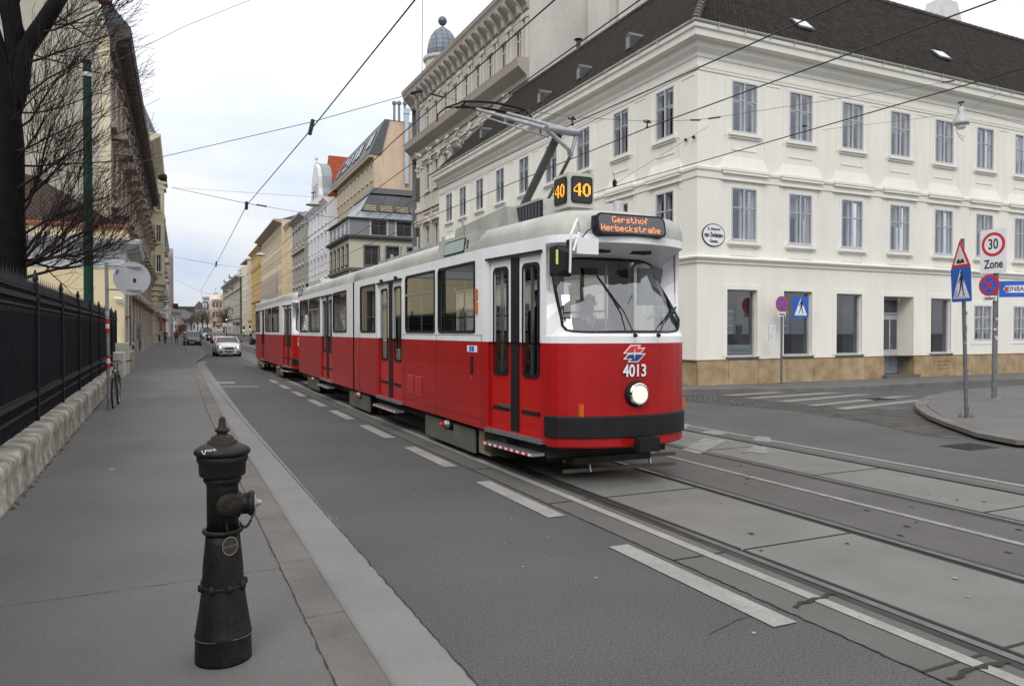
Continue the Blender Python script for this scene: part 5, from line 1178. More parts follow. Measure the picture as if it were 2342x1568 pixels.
# ---- the row beyond: (name, label, px near, px far, eave py at near px, rows, cols, ...)
def street_pt(px, X0=20.75):
    t = (px-1171)/1730; k = .0195; # X = X0+k(Y-81)
    Y = (X0-81*k)*(C_-t*S_)/((S_+t*C_)-k*(C_-t*S_)); return Vector((X0+k*(Y-81), Y))
def row_house(name, label, pn, pf, ztop, rows, n, ww, wm, tm, X0=20.75, roofm=None, hood=None, fm=None, kind='', cor=.7, depth=14, courses=(), bars=1, side=None, ground=None, roofh=2.5):
    A = street_pt(pn, X0); B = street_pt(pf, X0); D, L = seg_dir(B, A)
    root = thing(name, label, 'building', (A.x, A.y, 0))
    facade(root, tuple(B), D, L, 0, ztop, rows, n, ww, wm, tm, hood=hood, fm=fm, kind=kind, courses=courses, bars=bars, cornice=[(0, ztop-.9), (.15, ztop-.8), (cor*.8, ztop-.35), (cor, ztop-.25), (cor, ztop), (0, ztop+.05)], ground=ground)
    mb = MB(); mb.poly([(A.x, A.y, 0), (A.x+depth, A.y, 0), (A.x+depth, A.y, ztop), (A.x, A.y, ztop)]); mb.build('end_wall', wm, root); MB().poly([(B.x, B.y, 0), (B.x+depth, B.y, 0), (B.x+depth, B.y, ztop), (B.x, B.y, ztop)]).build('end_wall', wm, root)
    mb = MB(); mb.poly([(A.x-.2, A.y, ztop), (B.x-.2, B.y, ztop), (B.x+depth/2, B.y, ztop+roofh), (A.x+depth/2, A.y, ztop+roofh)]); mb.poly([(A.x+depth, A.y, ztop), (B.x+depth, B.y, ztop), (B.x+depth/2, B.y, ztop+roofh), (A.x+depth/2, A.y, ztop+roofh)])
    mb.poly([(A.x, A.y, ztop), (A.x+depth, A.y, ztop), (A.x+depth/2, A.y, ztop+roofh)]); mb.build('roof', roofm or slate, root)
    return root, A, B
redt = brickmat('red_roof_tiles', (.42, .09, .035), (.34, .07, .03), (.12, .03, .015), 'x', .4, .3, .05, .85, .6, True, .2)
whitew = mat_wall('white_stucco', (.66, .66, .68)); whitet = mat_wall('white_stucco_trim', (.72, .72, .74))
rws = lambda top, n_, f=3.6, h=2.0: [(top-i*f-h, top-i*f) for i in range(n_)]
wh, A, B = row_house('gabled_house', 'white stucco house with curved gable and bright red tiled roof', 751, 698, 22.4, rws(20.6, 5), 7, 1.15, whitew, whitet, X0=22.2, roofm=redt, hood='flat', kind='w', roofh=6.0, ground=(5, 2.2, 3.2))
gy = street_pt(724, 22.2); mb = MB(); prof = [(-4.2, 22.4), (-4.0, 24.0), (-3.3, 25.0), (-3.0, 27.0), (-2.2, 28.4), (-.9, 29.3), (0, 29.6), (.9, 29.3), (2.2, 28.4), (3.0, 27.0), (3.3, 25.0), (4.0, 24.0), (4.2, 22.4)]
mb.prism([(gy.x-.15, gy.y+a, z) for a, z in prof], (.6, 0, 0)); mb.lathe([(.2, 29.5), (.25, 29.9), (.12, 30.1), (.3, 30.5), (.15, 30.9), (.02, 31.2)], (gy.x+.1, gy.y, 0), 10)
g_ = mb.build('gable', whitew, wh); MB().prism([(gy.x+.45, gy.y+a*1.03, z+.15) for a, z in prof], (1.6, 0, 0)).build('gable_roof', mat('gable_sheet', (.25, .29, .30), .5, .3), wh); MB().prism([(gy.x+2.06, gy.y+a, z) for a, z in ((-7.5, 21.5), (0, 31.2), (7.5, 21.5))], (16, 0, 0)).build('red_roof', redt, wh)
mb = MB()
for a in (-1.6, 0, 1.6): mb.box(gy.x-.2, gy.x-.14, gy.y+a-.4, gy.y+a+.4, 24.0, 26.0)
mb.build('gable_window', wdark, g_)
g2 = mat_wall('grey_stucco', (.33, .31, .28)); g2t = mat_wall('grey_stucco_trim', (.38, .36, .33))
row_house('grey_house', 'grey rusticated house squeezed beside the white gabled house', 698, 670, 22.8, rws(20.5, 5), 4, 1.2, g2, g2t, X0=21.6, hood='gable', kind='gr', courses=[(16.4, .4, .4), (9, .2, .3)], cor=1.0)
yl = mat_wall('pale_yellow', (.62, .52, .36)); ylt = mat_wall('pale_yellow_trim', (.64, .56, .42)); pk = mat_wall('pinkish_grey', (.40, .35, .31)); orr = mat_wall('ochre_facade', (.52, .36, .15), streak=.04); ortt = mat_wall('ochre_trim', (.58, .42, .20))
row_house('yellow_house', 'pale yellow plain house with slim windows, the narrower one', 670, 646, 23.6, rws(22.0, 5, 3.9, 2.3), 4, 1.0, yl, ylt, X0=21.6, kind='y', fm=wframed)
yh, A, B = row_house('long_yellow_house', 'long pale yellow house with wide eaves and pinkish lower storeys', 646, 598, 25.0, rws(23.0, 5, 4.2, 2.4), 13, 1.1, yl, pk, X0=20.75, kind='yl', fm=wframed, cor=1.7)
D, L = seg_dir(B, A); mb = MB(); wall_grid(mb, (B.x-.12, B.y), D, 0, L*.82, 0, 14.2, [(L/26+(L-L/13)*i/12-.55, L/26+(L-L/13)*i/12+.55, z0, z1) for i in range(13) for z0, z1 in rws(23.0, 5, 4.2, 2.4) if z1 < 14 and L/26+(L-L/13)*i/12+.6 < L*.82], .1); mb.build('pink_cladding', pk, yh)
row_house('ochre_house', 'deep ochre-yellow house with rows of small windows', 598, 576, 24.4, rws(22.6, 5, 4.1, 2.3), 9, 1.2, orr, ortt, X0=20.75, kind='o', fm=wframed, hood='flat', courses=[(19.2, .3, .3), (10, .3, .4)], cor=1.0)
# ---- pale modernist block whose side faces the camera, ornate grey one behind it
pm = mat_wall('pale_modern', (.60, .57, .46)); MO = thing('modernist_block', 'pale modernist block with bands of four-part windows and rounded top', 'building', (30, 240, rise(240)))
pL = AY(549, 600, 240).x; pR = AY(585, 600, 240).x; zt2 = zpx(0, 594, (pR, 240)); n_ = 8
rr = [(zt2-1.9-3.55*i-1.7, zt2-1.9-3.55*i) for i in range(7)]
facade(MO, (pL+2.2, 240), (1., 0.), 9, 0, zt2, rr, 1, 3.9, pm, pm, kind='mo', bars=3, margin=3.2)
facade(MO, (pL+1.2, 262), (-.0+.045, -.999), 22, 0, zt2-1.5, rr[1:], 5, 1.6, pm, pm, kind='mo2', bars=1)
MB().box(pL+1.9, pL+11.5, 239.6, 262, zt2, zt2+.4).build('flat_roof', pm, MO)
mb = MB(); text_mb(mb, 'Hotel Regina', frame_m((pL+5.6, 239.9, rr[5][1]+1.0), (1, 0, 0), (0, 0, 1)), 1.2, 6.5, .02, .02); mb.build('roof_lettering', mat('letter_brown', (.12, .07, .04), .6), MO)
og = mat_wall('ornate_grey_far', (.40, .37, .32)); A = AY(550, 600, 252); B_ = AY(513, 632, 330); d_, l_ = seg_dir(B_.xy, A.xy)
OG = thing('balconied_house', 'tall grey-beige house with ornate balconies on the far corner of the street', 'building', (A.x, A.y, rise(252)))
zz = zpx(0, 628, (A.x, A.y)); facade(OG, tuple(B_.xy), d_, l_, 0, zz, rws(zz-2, 6, 3.7, 2.1), 12, 1.4, og, og, kind='og', hood='flat', courses=[(zz-4.4, .4, .4), (6, .3, .4)], cornice=[(0, zz-1.2), (.4, zz-1), (1.3, zz-.4), (1.4, zz), (0, zz+.1)])
mb = MB(); e0 = B_.xy+Vector((-.5, 0)); 
facade(OG, (e0.x, e0.y), (1., 0.), 10, 0, zz, rws(zz-2, 6, 3.7, 2.1), 3, 1.3, og, og, kind='og', hood='flat', name='corner_wall')
for z in (9.5, 16.8, 20.5):
    for k in (.25, .6): mb = MB(); p = B_.xy.lerp(A.xy, k); mb.box(p.x-1.2, p.x+.2, p.y-2.4, p.y+2.4, z, z+.2); mb.box(p.x-1.2, p.x-1.12, p.y-2.4, p.y+2.4, z+.2, z+1.1); mb.build('balcony', mat('balcony_dark', (.12, .11, .10), .7), OG)
mb = MB(); mb.poly([(A.x-.2, A.y, zz), (B_.x-.2, B_.y, zz), (B_.x+7, B_.y, zz+3), (A.x+7, A.y, zz+3)]); mb.build('roof', slate, OG)
# far end of the street
pkf = mat_wall('pink_facade', (.62, .46, .36)); pkt = mat_wall('pink_trim', (.66, .55, .44))
Y_ = 335; a = AY(486, 700, Y_); b = AY(531, 700, Y_); zz = zpx(0, 684, (a.x, Y_)); PK = thing('pink_house', 'salmon-pink house with arched gable window at the end of the street', 'building', (a.x, Y_, rise(Y_)))
facade(PK, (a.x, Y_), (1., 0.), b.x-a.x, 0, zz, rws(zz-1.2, 4, 4.1, 2.2), 6, 1.3, pkf, pkt, kind='pk', hood='flat', courses=[(zz-4.3, .3, .4), (4.5, .3, .4)], cornice=[(0, zz-.6), (.5, zz-.3), (.5, zz), (0, zz)])
mb = MB(); mb.prism([(a.x+3.2+x, Y_-.3, z) for x, z in [(0, zz), (3.6, zz), (3.6, zz+1.8), (2.7, zz+2.3), (.9, zz+2.3), (0, zz+1.8)]], (0, 3, 0)); mb.lathe([(.9, zz), (.8, zz+1), (.4, zz+1.5), (.1, zz+2.2)], (b.x-4, Y_+2, 0), 12); mb.build('gable', pkt, PK)
mb = MB(); mb.poly([(a.x, Y_, 0), (a.x, Y_+25, 0), (a.x, Y_+25, zz), (a.x, Y_, zz)]); mb.poly([(a.x, Y_-.2, zz), (b.x, Y_-.2, zz), (b.x, Y_+6, zz+2), (a.x, Y_+6, zz+2)]); mb.build('side_wall', pkf, PK)
Y_ = 380; a = AY(443, 706, Y_); b = AY(480, 706, Y_); zz = zpx(0, 706, (a.x, Y_)); zr_ = zpx(0, 688, (a.x, Y_)); DR_ = thing('dark_roofed_house', 'pale plain house with big dark hipped roof at the street end', 'building', (a.x, Y_, rise(Y_)))
facade(DR_, (a.x, Y_), (1., 0.), b.x-a.x, 0, zz, rws(zz-.8, 3, 3.8, 2.0), 6, 1.3, mat_wall('pale_grey_facade', (.46, .45, .42)), whitet, kind='dr')
mb = MB(); mb.hexa([(a.x-.4, Y_-.4, zz), (b.x+.4, Y_-.4, zz), (b.x+.4, Y_+12, zz), (a.x-.4, Y_+12, zz)], [(a.x+2.4, Y_+5, zr_), (b.x-.5, Y_+5, zr_), (b.x-.5, Y_+7, zr_), (a.x+2.4, Y_+7, zr_)]); mb.build('roof', mat('old_dark_roof', (.06, .055, .055), .8), DR_)
mb = MB(); cxd = (a.x*.3+b.x*.7); mb.box(cxd-.8, cxd+.8, Y_+.5, Y_+3, zz+.6, zz+2.6); mb.mi = 1; mb.box(cxd-.35, cxd+.35, Y_+.45, Y_+.5, zz+.9, zz+2.2); mb.build('dormer', [whitet, wdark], DR_)
mb = MB(); mb.box(a.x+3.2, a.x+4.2, Y_+4, Y_+6, zr_-2, zr_+1.6); mb.build('chimney', whitet, DR_)
Y_ = 520; a = AY(458, 690, Y_); b = AY(482, 690, Y_); zz = zpx(0, 677, (a.x, Y_)); FT = thing('distant_glass_block', 'pale glass office block rising above the dark roof in the distance', 'building', (a.x, Y_, rise(Y_)))
facade(FT, (a.x, Y_), (1., 0.), b.x-a.x, 0, zz-4.2, rws(zz-5, 2, 3.4, 2.2), 5, 2.0, mat_wall('office_pale', (.5, .53, .56)), whitet, kind='ft'); facade(FT, (a.x+1.5, Y_), (1., 0.), b.x-a.x-2.5, zz-4.2, zz, [(zz-2.6, zz-1)], 4, 1.6, mat_wall('office_pale', (.5, .53, .56)), whitet, kind='ft', name='upper_wall')
# ---- left side of the street
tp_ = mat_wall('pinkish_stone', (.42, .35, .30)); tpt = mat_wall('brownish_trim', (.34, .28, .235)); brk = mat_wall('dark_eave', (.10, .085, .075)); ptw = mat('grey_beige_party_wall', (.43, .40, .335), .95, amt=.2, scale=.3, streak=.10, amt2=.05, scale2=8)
LA = Vector((-2.35, 42.8)); Ld = Vector((.0195, 1)).normalized(); LL = 54
TA = thing('tall_stone_house', 'tall pinkish-grey house with projecting dark eaves and blank party wall on the left', 'building', (LA.x, LA.y, 0))
zt3 = 16.3
facade(TA, tuple(LA), tuple(Ld), LL, 0, zt3, [(12.6, 14.7), (8.9, 11.1), (5.2, 7.5)], 15, 1.3, tp_, tpt, kind='ta', hood=['flat', 'gable', 'gable'], courses=[(4.2, .5, .35), (8.0, .3, .3), (12.0, .25, .3)], ground=(12, 1.5, 3.2))
mb = MB()
for i in range(13):                            # rusticated piers and bases of the ground floor
    mb = MB(); s = .3+i*4.3; fac_box(mb, tuple(LA), tuple(Ld), s, s+1.3, -.01, .28, 0, 1.2)
    for k in range(7): fac_box(mb, tuple(LA), tuple(Ld), s+.1, s+1.2, -.01, .16, 1.24+k*.42, 1.6+k*.42)
    fac_box(mb, tuple(LA), tuple(Ld), s+.1, s+1.2, -.01, .55, 4.0, 4.2); mb.build('pier', tp_, TA)
mb = MB()
for i in range(14):
    s = 1.2+i*3.9
    for z in (7.7, 11.6): mb = MB(); fac_box(mb, tuple(LA), tuple(Ld), s-.5, s+1.5, -.01, .75, z, z+.22); fac_box(mb, tuple(LA), tuple(Ld), s, s+.3, -.01, .5, z-.7, z); mb.build('console', tpt, TA)
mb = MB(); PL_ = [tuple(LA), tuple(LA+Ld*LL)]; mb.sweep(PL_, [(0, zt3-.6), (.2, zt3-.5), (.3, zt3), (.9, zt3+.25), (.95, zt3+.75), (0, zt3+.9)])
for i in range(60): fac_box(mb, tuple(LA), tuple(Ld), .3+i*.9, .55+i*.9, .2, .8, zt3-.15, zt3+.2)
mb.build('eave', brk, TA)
mb = MB(); mb.poly([(LA.x+.95, LA.y, zt3+.75), (LA.x-.6, LA.y, zt3+2.6), (LA.x-.6+.0195*LL, LA.y+LL, zt3+2.6), (LA.x+.95+.0195*LL, LA.y+LL, zt3+.75)]); mb.build('roof', mat('lead_grey_roof', (.13, .15, .17), .5, .3), TA)
hp = AY(262, 12, LA.y).z; hl_ = AY(20, -60, LA.y)
mb = MB(); mb.mi = 0; mb.poly([(-22, LA.y, 0), (LA.x-.5, LA.y, 0), (LA.x-.5, LA.y, hp), (-12, LA.y, hp+1.2), (-22, LA.y, hp+1.2)]); mb.mi = 1; mb.poly([(LA.x-.5, LA.y-.02, 0), (LA.x, LA.y-.02, 0), (LA.x, LA.y-.02, zt3), (LA.x-.5, LA.y-.02, hp)])
mb.mi = 2; mb.box(-14, LA.x+.1, LA.y-.1, LA.y+.5, hp+.02, hp+.2); mb.build('party_wall', [ptw, mat_wall('cream_edge', (.62, .55, .40)), mat('brick_coping', (.22, .11, .07), .8)], TA)
# yellow pavilion
pvy = mat('pavilion_yellow', (.66, .56, .35), .9, amt=.04, scale=.6, streak=.04); pvw = mat('pavilion_trim', (.50, .52, .55), .8, amt=.06)
cx1 = AY(285, 800, 35).x; PV = thing('yellow_pavilion', 'low pale yellow pavilion with grey-white cornice and brown tiled roof behind the fence', 'building', (cx1, 35, .12))
cx2 = cx1+.04
facade(PV, (-14, 35), (1., 0.), cx1+14, 0, 5.15, [(1.8, 3.6)], 2, 1.0, pvy, pvw, kind='pv', skip=lambda r, i: i == 1)
facade(PV, (cx1, 35), (0., 1.), 7.6, 0, 5.15, [(1.3, 3.6)], 2, .9, pvy, pvw, kind='pv2', fm=wframed)
zc1 = AY(200, 700, 35).z
mb = MB(); mb.sweep([(-14, 35), (cx1, 35), (cx1, 42.6)], [(0, 4.35), (.04, 4.4), (.04, 4.75), (.08, 4.8), (.1, 5.1), (.55, 5.35), (.62, 5.5), (.62, 5.55), (0, 5.6)]); mb.build('cornice', pvw, PV)
mb = MB(); mb.sweep([(-14, 35), (cx1, 35), (cx1, 42.6)], [(0, 5.55), (.15, 5.6), (.15, 6.0), (0, 6.0)]); mb.build('parapet', pvy, PV)
mb = MB(); mb.poly([(-14, 34.9, 6.0), (cx1+.1, 34.9, 6.0), (cx1-3.6, 38.8, 8.6), (-14, 38.8, 9.6)]); mb.poly([(cx1+.1, 34.9, 6.0), (cx1+.1, 42.5, 6.0), (cx1-3.6, 42.5, 8.6), (cx1-3.6, 38.8, 8.6)]); mb.build('roof', brickmat('pavilion_tiles', (.085, .055, .04), (.05, .04, .035), (.02, .015, .012), 'x', .2, .1, .02, .9, .6), PV)
mb = MB(); mb.sweep([(-14, 34.95), (cx1, 34.95), (cx1, 42.6)], [(.14, 5.98), (.22, 6.0), (.22, 6.1), (.14, 6.16)]); mb.build('ridge_tiles', mat('terracotta_edge', (.26, .11, .06), .8, amt=.3, scale=6), PV)
mb = MB(); mb.sweep([(-14, 35), (cx1, 35), (cx1, 42.6)], [(0, .1), (.14, .1), (.14, .85), (0, .9)]); mb.build('plinth', mat('pavilion_plinth', (.33, .29, .22), .9, amt=.25, scale=1.5, streak=.2), PV)
p = AY(272, 788-0, 34.95); p = AY(275, 682, 34.9); mb = MB(); mb.tube([(p.x-.2, 34.9, p.z), (p.x+.12, 34.6, p.z-.04)], .055, 8); mb.box(p.x-.02, p.x+.06, 34.75, 35, p.z-.18, p.z-.05); mb.build('security_camera', mglossw, PV)
mb = MB()
for i in range(5): y = 36.0+i*.22; mb.tube([(cx1+.16, y, 1.2), (cx1+.16, y, 3.8)], .02, 6)
for z in (1.25, 2.4, 3.7): mb.box(cx1, cx1+.2, 35.9, 37.0, z, z+.04)
mb.build('window_bars', wireg, PV)
# bay-window house and the two beyond
byl = mat_wall('cream_yellow_stone', (.56, .50, .36)); byt = mat_wall('cream_yellow_trim', (.60, .54, .42)); B0 = LA+Ld*LL
BH = thing('bay_window_house', 'cream-yellow house with projecting bay tower, balconies and high attic', 'building', (B0.x, B0.y, 0))
zb_ = 24.6
facade(BH, tuple(B0), tuple(Ld), 25, 0, zb_, rws(23.3, 6, 3.9, 2.2), 7, 1.3, byl, byt, kind='bh', hood='flat', courses=[(4.3, .5, .4), (12, .3, .3), (16, .3, .3)], cornice=[(0, zb_-1), (.3, zb_-.8), (1.0, zb_-.3), (1.1, zb_), (0, zb_+.1)], ground=(6, 2.4, 3.4))
mb = MB(); mb.poly([(B0.x-12, B0.y, 0), (B0.x, B0.y, 0), (B0.x, B0.y, zb_), (B0.x-1.6, B0.y, zb_+5.5), (B0.x-12, B0.y, zb_+6.5)]); mb.build('party_wall', mat('grey_party_wall', (.36, .34, .31), .95, amt=.12, scale=.4, streak=.1), BH)
mb = MB(); mb.poly([(B0.x+.6, B0.y, zb_+.1), (B0.x-1.2, B0.y, zb_+4.6), (B0.x-1.2+.5, B0.y+25, zb_+4.6), (B0.x+1.1, B0.y+25, zb_+.1)]); mb.build('mansard_roof', mat('lead_grey_roof', (.13, .15, .17)), BH)
by = B0+Ld*1.5; q = lambda n, s, z: (by.x+Ld.y*n+Ld.x*s, by.y-Ld.x*n+Ld.y*s, z)
mb = MB()
def bayprism(z0, z1, d, w_=3.6):
    P = [q(-.05, 0, z0), q(d, .5, z0), q(d, w_-.5, z0), q(-.05, w_, z0)]; mb.prism(P, (0, 0, z1-z0))
bayprism(7.6, 19.3, 1.35)
for z, d in ((7.3, 1.5), (11.2, 1.5), (11.6, 1.4), (15.0, 1.5), (15.4, 1.42), (18.6, 1.6), (19.2, 1.75), (6.6, 1.15), (6.0, .8), (5.4, .5)): bayprism(z, z+.32, d)
mb.build('bay', byl, BH)
for z in (8.8, 12.3, 16.0):
    a = Vector(q(-.05+.12, -.0, 0)).xy; b = Vector(q(1.35, .5, 0)).xy; D_, L_ = seg_dir(a, b); ms = farwin('bay', .55, 2.0, wframe, wdark, 1, .06, tm=byt); put_window(BH, tuple(a), D_, L_*.5-.27, z, ms)
    # pushed proud of the bay
    BHw = [o for o in COL.objects if o.parent == BH and o.name.startswith('window')][-1]; BHw.location.x += D_[1]*.18; BHw.location.y -= D_[0]*.18
mb = MB()
for k in range(10): mb.tube([q(1.65, .4+k*.3, 19.5), q(1.65, .4+k*.3, 20.3)], .03, 5)
mb.tube([q(1.65, .3, 20.3), q(1.65, 3.3, 20.3)], .04, 5)
for k in range(14): mb.lathe([(.02, 0), (.3, .2), (.22, .5), (.02, .7)], q(1.2+rnd.uniform(-.2, .3), .3+k*.22, 19.6+rnd.uniform(0, .3)), 6)
mb.build('balcony_planting', mat('dark_shrub', (.03, .035, .02), .9), BH)
B1 = B0+Ld*25.2; gs2 = mat_wall('worn_grey_stone', (.37, .35, .32))
GH = thing('grey_balcony_house', 'worn grey stone house with stacked balconies past the bay-window house', 'building', (B1.x, B1.y, 0))
facade(GH, tuple(B1), tuple(Ld), 60, 0, 19.5, rws(18, 5, 3.6, 2.1), 12, 1.3, gs2, gs2, kind='gh', hood='flat', courses=[(4, .5, .4)], cornice=[(0, 18.6), (.8, 19.1), (.9, 19.5), (0, 19.6)])
mb = MB()
for z in (7, 10.6, 14.2):
    for s in (3, 14, 30): mb = MB(); fac_box(mb, tuple(B1), tuple(Ld), s, s+4, -.01, 1.2, z, z+.25); fac_box(mb, tuple(B1), tuple(Ld), s, s+4, 1.1, 1.2, z+.25, z+1.2); mb.build('balcony', gs2, GH)
B2 = B1+Ld*61; BP = thing('plain_rose_block', 'narrow plain rose-grey block closing the left row of houses', 'building', (B2.x, B2.y, 0))
facade(BP, tuple(B2), tuple(Ld), 90, 0, 20, rws(18, 5, 3.6, 2.1), 14, 1.5, mat_wall('rose_grey', (.42, .36, .36)), gs2, kind='bp'); mb = MB(); mb.poly([(B2.x-9, B2.y, 0), (B2.x+1.6, B2.y, 0), (B2.x+1.6, B2.y, 20), (B2.x-9, B2.y, 20)]); mb.build('end_wall', mat_wall('rose_grey', (.42, .36, .36)), BP)

# ------------------------------------------------------------------ fence, low wall, tree, poles on the left
FX, FY0, FY1 = -1.62, .6, 34.6
wallm = mat('weathered_plaster', (.31, .29, .25), .95, amt=.35, scale=2.6, streak=.8, amt2=.35, scale2=11, bump=.5, bscale=30)
LW = thing('low_wall', 'low weathered plaster wall with rough mossy top under the iron fence', 'wall', (FX, 3, .12))
mb = MB(); rw = random.Random(5); ny = 130; prof0 = [(-1.33, .12), (-1.345, .25), (-1.355, .40), (-1.34, .49), (-1.38, .54), (-1.50, .555), (-1.8, .54), (-1.95, .5), (-1.97, .12)]
rings = []; mb.smooth = True
for i in range(ny+1):
    y = FY0+(31.0-FY0)*i/ny; b = len(mb.v)
    for k, (x, z) in enumerate(prof0): j = .006 if 2 < k < 7 else .002; mb.v.append((x-.004*y+rw.uniform(-j, j), y, z+(rw.uniform(-j, j) if k else 0)))
    rings.append(b)
for a, b in zip(rings[:-1], rings[1:]):
    for k in range(len(prof0)-1): mb.face((a+k, b+k, b+k+1, a+k+1))
mb.smooth = False; mb.face(tuple(rings[-1]+k for k in range(len(prof0)))); mb.build('wall', wallm, LW)
mb = MB(); mb.box(-1.95, -1.36, 31.2, 33.4, .12, 1.02); mb.box(-1.9, -1.30, 33.5, 35.0, .12, 1.35); mb.build('end_block', mat('lime_washed_block', (.55, .53, .47), .95, amt=.15, scale=2, streak=.2, bump=.5, bscale=12), LW)
mossm = mat('dry_moss', (.10, .09, .05), .95, amt=.4, scale=10)
mb = MB()
for i in range(150):
    y = rw.uniform(3, 31); x = -1.31-.004*y+rw.uniform(0, .04); mb.lathe([(.001, 0), (rw.uniform(.01, .035), .004), (.012, rw.uniform(.008, .02)), (.001, .022)], (x, y, .118), 5)
tag(mb.build('gutter_dirt', mossm), kind='stuff')
iron = mat('fence_iron', (.012, .0135, .019), .6, 0, amt=.25, scale=6, spec=.2); railr = mat('fence_rail_dust', (.034, .030, .028), .7, amt=.3, scale=12)
fb = .50; FN = thing('iron_fence', 'tall dark blue-black iron fence with spiked top backed by metal sheet', 'fence', (FX, 3, .7))
fx = lambda y: FX-.004*y
mb = MB(); mb.poly([(fx(FY0)-.03, FY0, .5), (fx(FY1)-.03, FY1, .5), (fx(FY1)-.03, FY1, 2.42), (fx(FY0)-.03, FY0, 2.42)]); mb.build('backing_sheet', iron, FN)
mb = MB(); y = FY0; i = 0
while y < FY1:
    x = fx(y); w_ = .014; mb.box(x-w_, x+w_, y-w_, y+w_, .52, 2.40); h = 2.64 if i % 2 == 0 else 2.56
    b = len(mb.v); mb.v += [(x-.008, y-.044, 2.40), (x+.008, y-.044, 2.40), (x+.008, y+.044, 2.40), (x-.008, y+.044, 2.40), (x, y, h)]
    for q in ((0, 1, 4), (1, 2, 4), (2, 3, 4), (3, 0, 4)): mb.face(tuple(b+k for k in q))
    y += .115; i += 1
mb.build('bars', iron, FN)
mb = MB()
for z0, z1, o_ in ((2.24, 2.30, .04), (2.36, 2.385, .03), (2.14, 2.17, .03), (.90, .955, .045), (.965, .985, .03), (.74, .77, .03)): mb.hexa([(fx(FY0)-o_, FY0, z0), (fx(FY0)+o_, FY0, z0), (fx(FY1)+o_, FY1, z0), (fx(FY1)-o_, FY1, z0)], [(fx(FY0)-o_, FY0, z1), (fx(FY0)+o_, FY0, z1), (fx(FY1)+o_, FY1, z1), (fx(FY1)-o_, FY1, z1)])
n = int((FY1-FY0)/.115)
for i in range(n): y = FY0+.0575+i*.115; mb.box(fx(y)-.015, fx(y)+.02, y-.018, y+.018, 2.06, 2.12)
mb.build('rails', railr, FN)
y = 9.5-3.05*2
while y < FY1+.2:
    x = fx(y)+.02; mb = MB(); mb.box(x-.04, x+.04, y-.04, y+.04, .5, 2.46); mb.lathe([(.045, 2.46), (.048, 2.49), (.025, 2.51), (.036, 2.55), (.038, 2.58), (.022, 2.64), (.006, 2.69)], (x, y, 0), 12); mb.lathe([(.055, 2.25), (.062, 2.29), (.055, 2.33)], (x, y, 0), 10)
    mb.build('post', iron, FN); y += 3.05
# bare tree
bark = mat('dark_bark', (.0065, .006, .006), .95, amt=.3, scale=4, streak=.3, bump=1, bscale=25); twig = mat('twig_brown', (.028, .020, .018), .9, amt=.3, scale=3)
t0 = AY(18, 700, 16.8); TREE = thing('bare_tree', 'big bare winter tree with dark trunk spreading fine twigs over the fence', 'tree', (t0.x, 16.8, .1))
rt_ = random.Random(21)
def TP(px, py, y=16.8): return AY(px, py, y)
tk = MB(); tk.smooth = True
tk.tube([(t0.x-.25, 16.8, -.1), TP(6, 640), TP(12, 480), TP(18, 330), TP(10, 200), TP(-30, 60), TP(-60, -60)], [.48, .40, .34, .30, .27, .24, .2], 14)
tk.tube([TP(14, 300), TP(45, 215), TP(62, 120), TP(105, 60), TP(150, -10), TP(190, -60)], [.20, .17, .16, .15, .13, .11], 10)
tk.tube([TP(45, 215), TP(38, 130), TP(28, 60), TP(10, -20)], [.13, .12, .11, .1], 8)
tk.tube([TP(62, 120), TP(45, 60), TP(40, 10), TP(60, -50)], [.10, .10, .09, .08], 8)
tk.build('trunk', bark, TREE)
tw = MB(); tw.smooth = True; br_n = [0]
def grow(p, d, L, r, lev):
    br_n[0] += 1; n = 5 if lev < 3 else 4; pts = [p]; rs = [r]; q = Vector(p); dd = Vector(d).normalized()
    for i in range(n):
        if 1171+1730*(q.x*C_-q.y*S_)/(q.x*S_+q.y*C_) > 325+15*lev: break
        bend = Vector((rt_.uniform(-1, 1), rt_.uniform(-.7, .7), rt_.uniform(-.6, .9)))*.20; dd = (dd+bend+Vector((.05, 0, .05))).normalized(); q = q+dd*(L/n); pts.append(q.copy()); rs.append(max(.0035, r*(1-.8*(i+1)/n)))
    n = len(pts)-1
    if n < 1: return
    tw.tube(pts, rs, 5 if lev < 2 else 3, caps=False)
    if lev >= 4 or r < .0045: return
    k = {0: 13, 1: 7, 2: 4, 3: 2}[lev]
    for i in range(k):
        f = rt_.uniform(.22, .98); j = min(n-1, int(f*n)); a = pts[j].lerp(pts[j+1], f*n-j)
        side = Vector((rt_.uniform(-1, 1), rt_.uniform(-.8, .8), rt_.uniform(-.7, 1))).normalized(); nd = ((pts[j+1]-pts[j]).normalized()*.85+side*.62+Vector((0, 0, .12)))
        grow(a, nd, L*rt_.uniform(.34, .60), max(.0036, rs[j]*rt_.uniform(.38, .55)), lev+1)
starts = [(55, 120, 290, 200, .03), (30, 260, 270, 260, .035), (60, 610, 250, 570, .045), (30, 380, 280, 380, .04), (100, 60, 260, 60, .03), (20, 300, 120, 200, .035), (30, 480, 150, 380, .052), (25, 560, 190, 430, .055), (20, 640, 210, 520, .06), (40, 600, 230, 570, .055), (30, 440, 220, 360, .045), (35, 350, 190, 300, .04), (50, 230, 230, 160, .045),
          (60, 150, 240, 90, .045), (90, 80, 270, 60, .04), (100, 70, 220, 10, .035), (45, 640, 250, 600, .06), (60, 610, 270, 470, .055), (50, 590, 240, 430, .05), (20, 620, 130, 560, .06), (30, 520, 250, 320, .045), (70, 605, 250, 540, .045), (20, 400, 130, 250, .04), (120, 30, 270, 130, .03), (40, 300, 240, 235, .04), (40, 590, 200, 640, .05)]
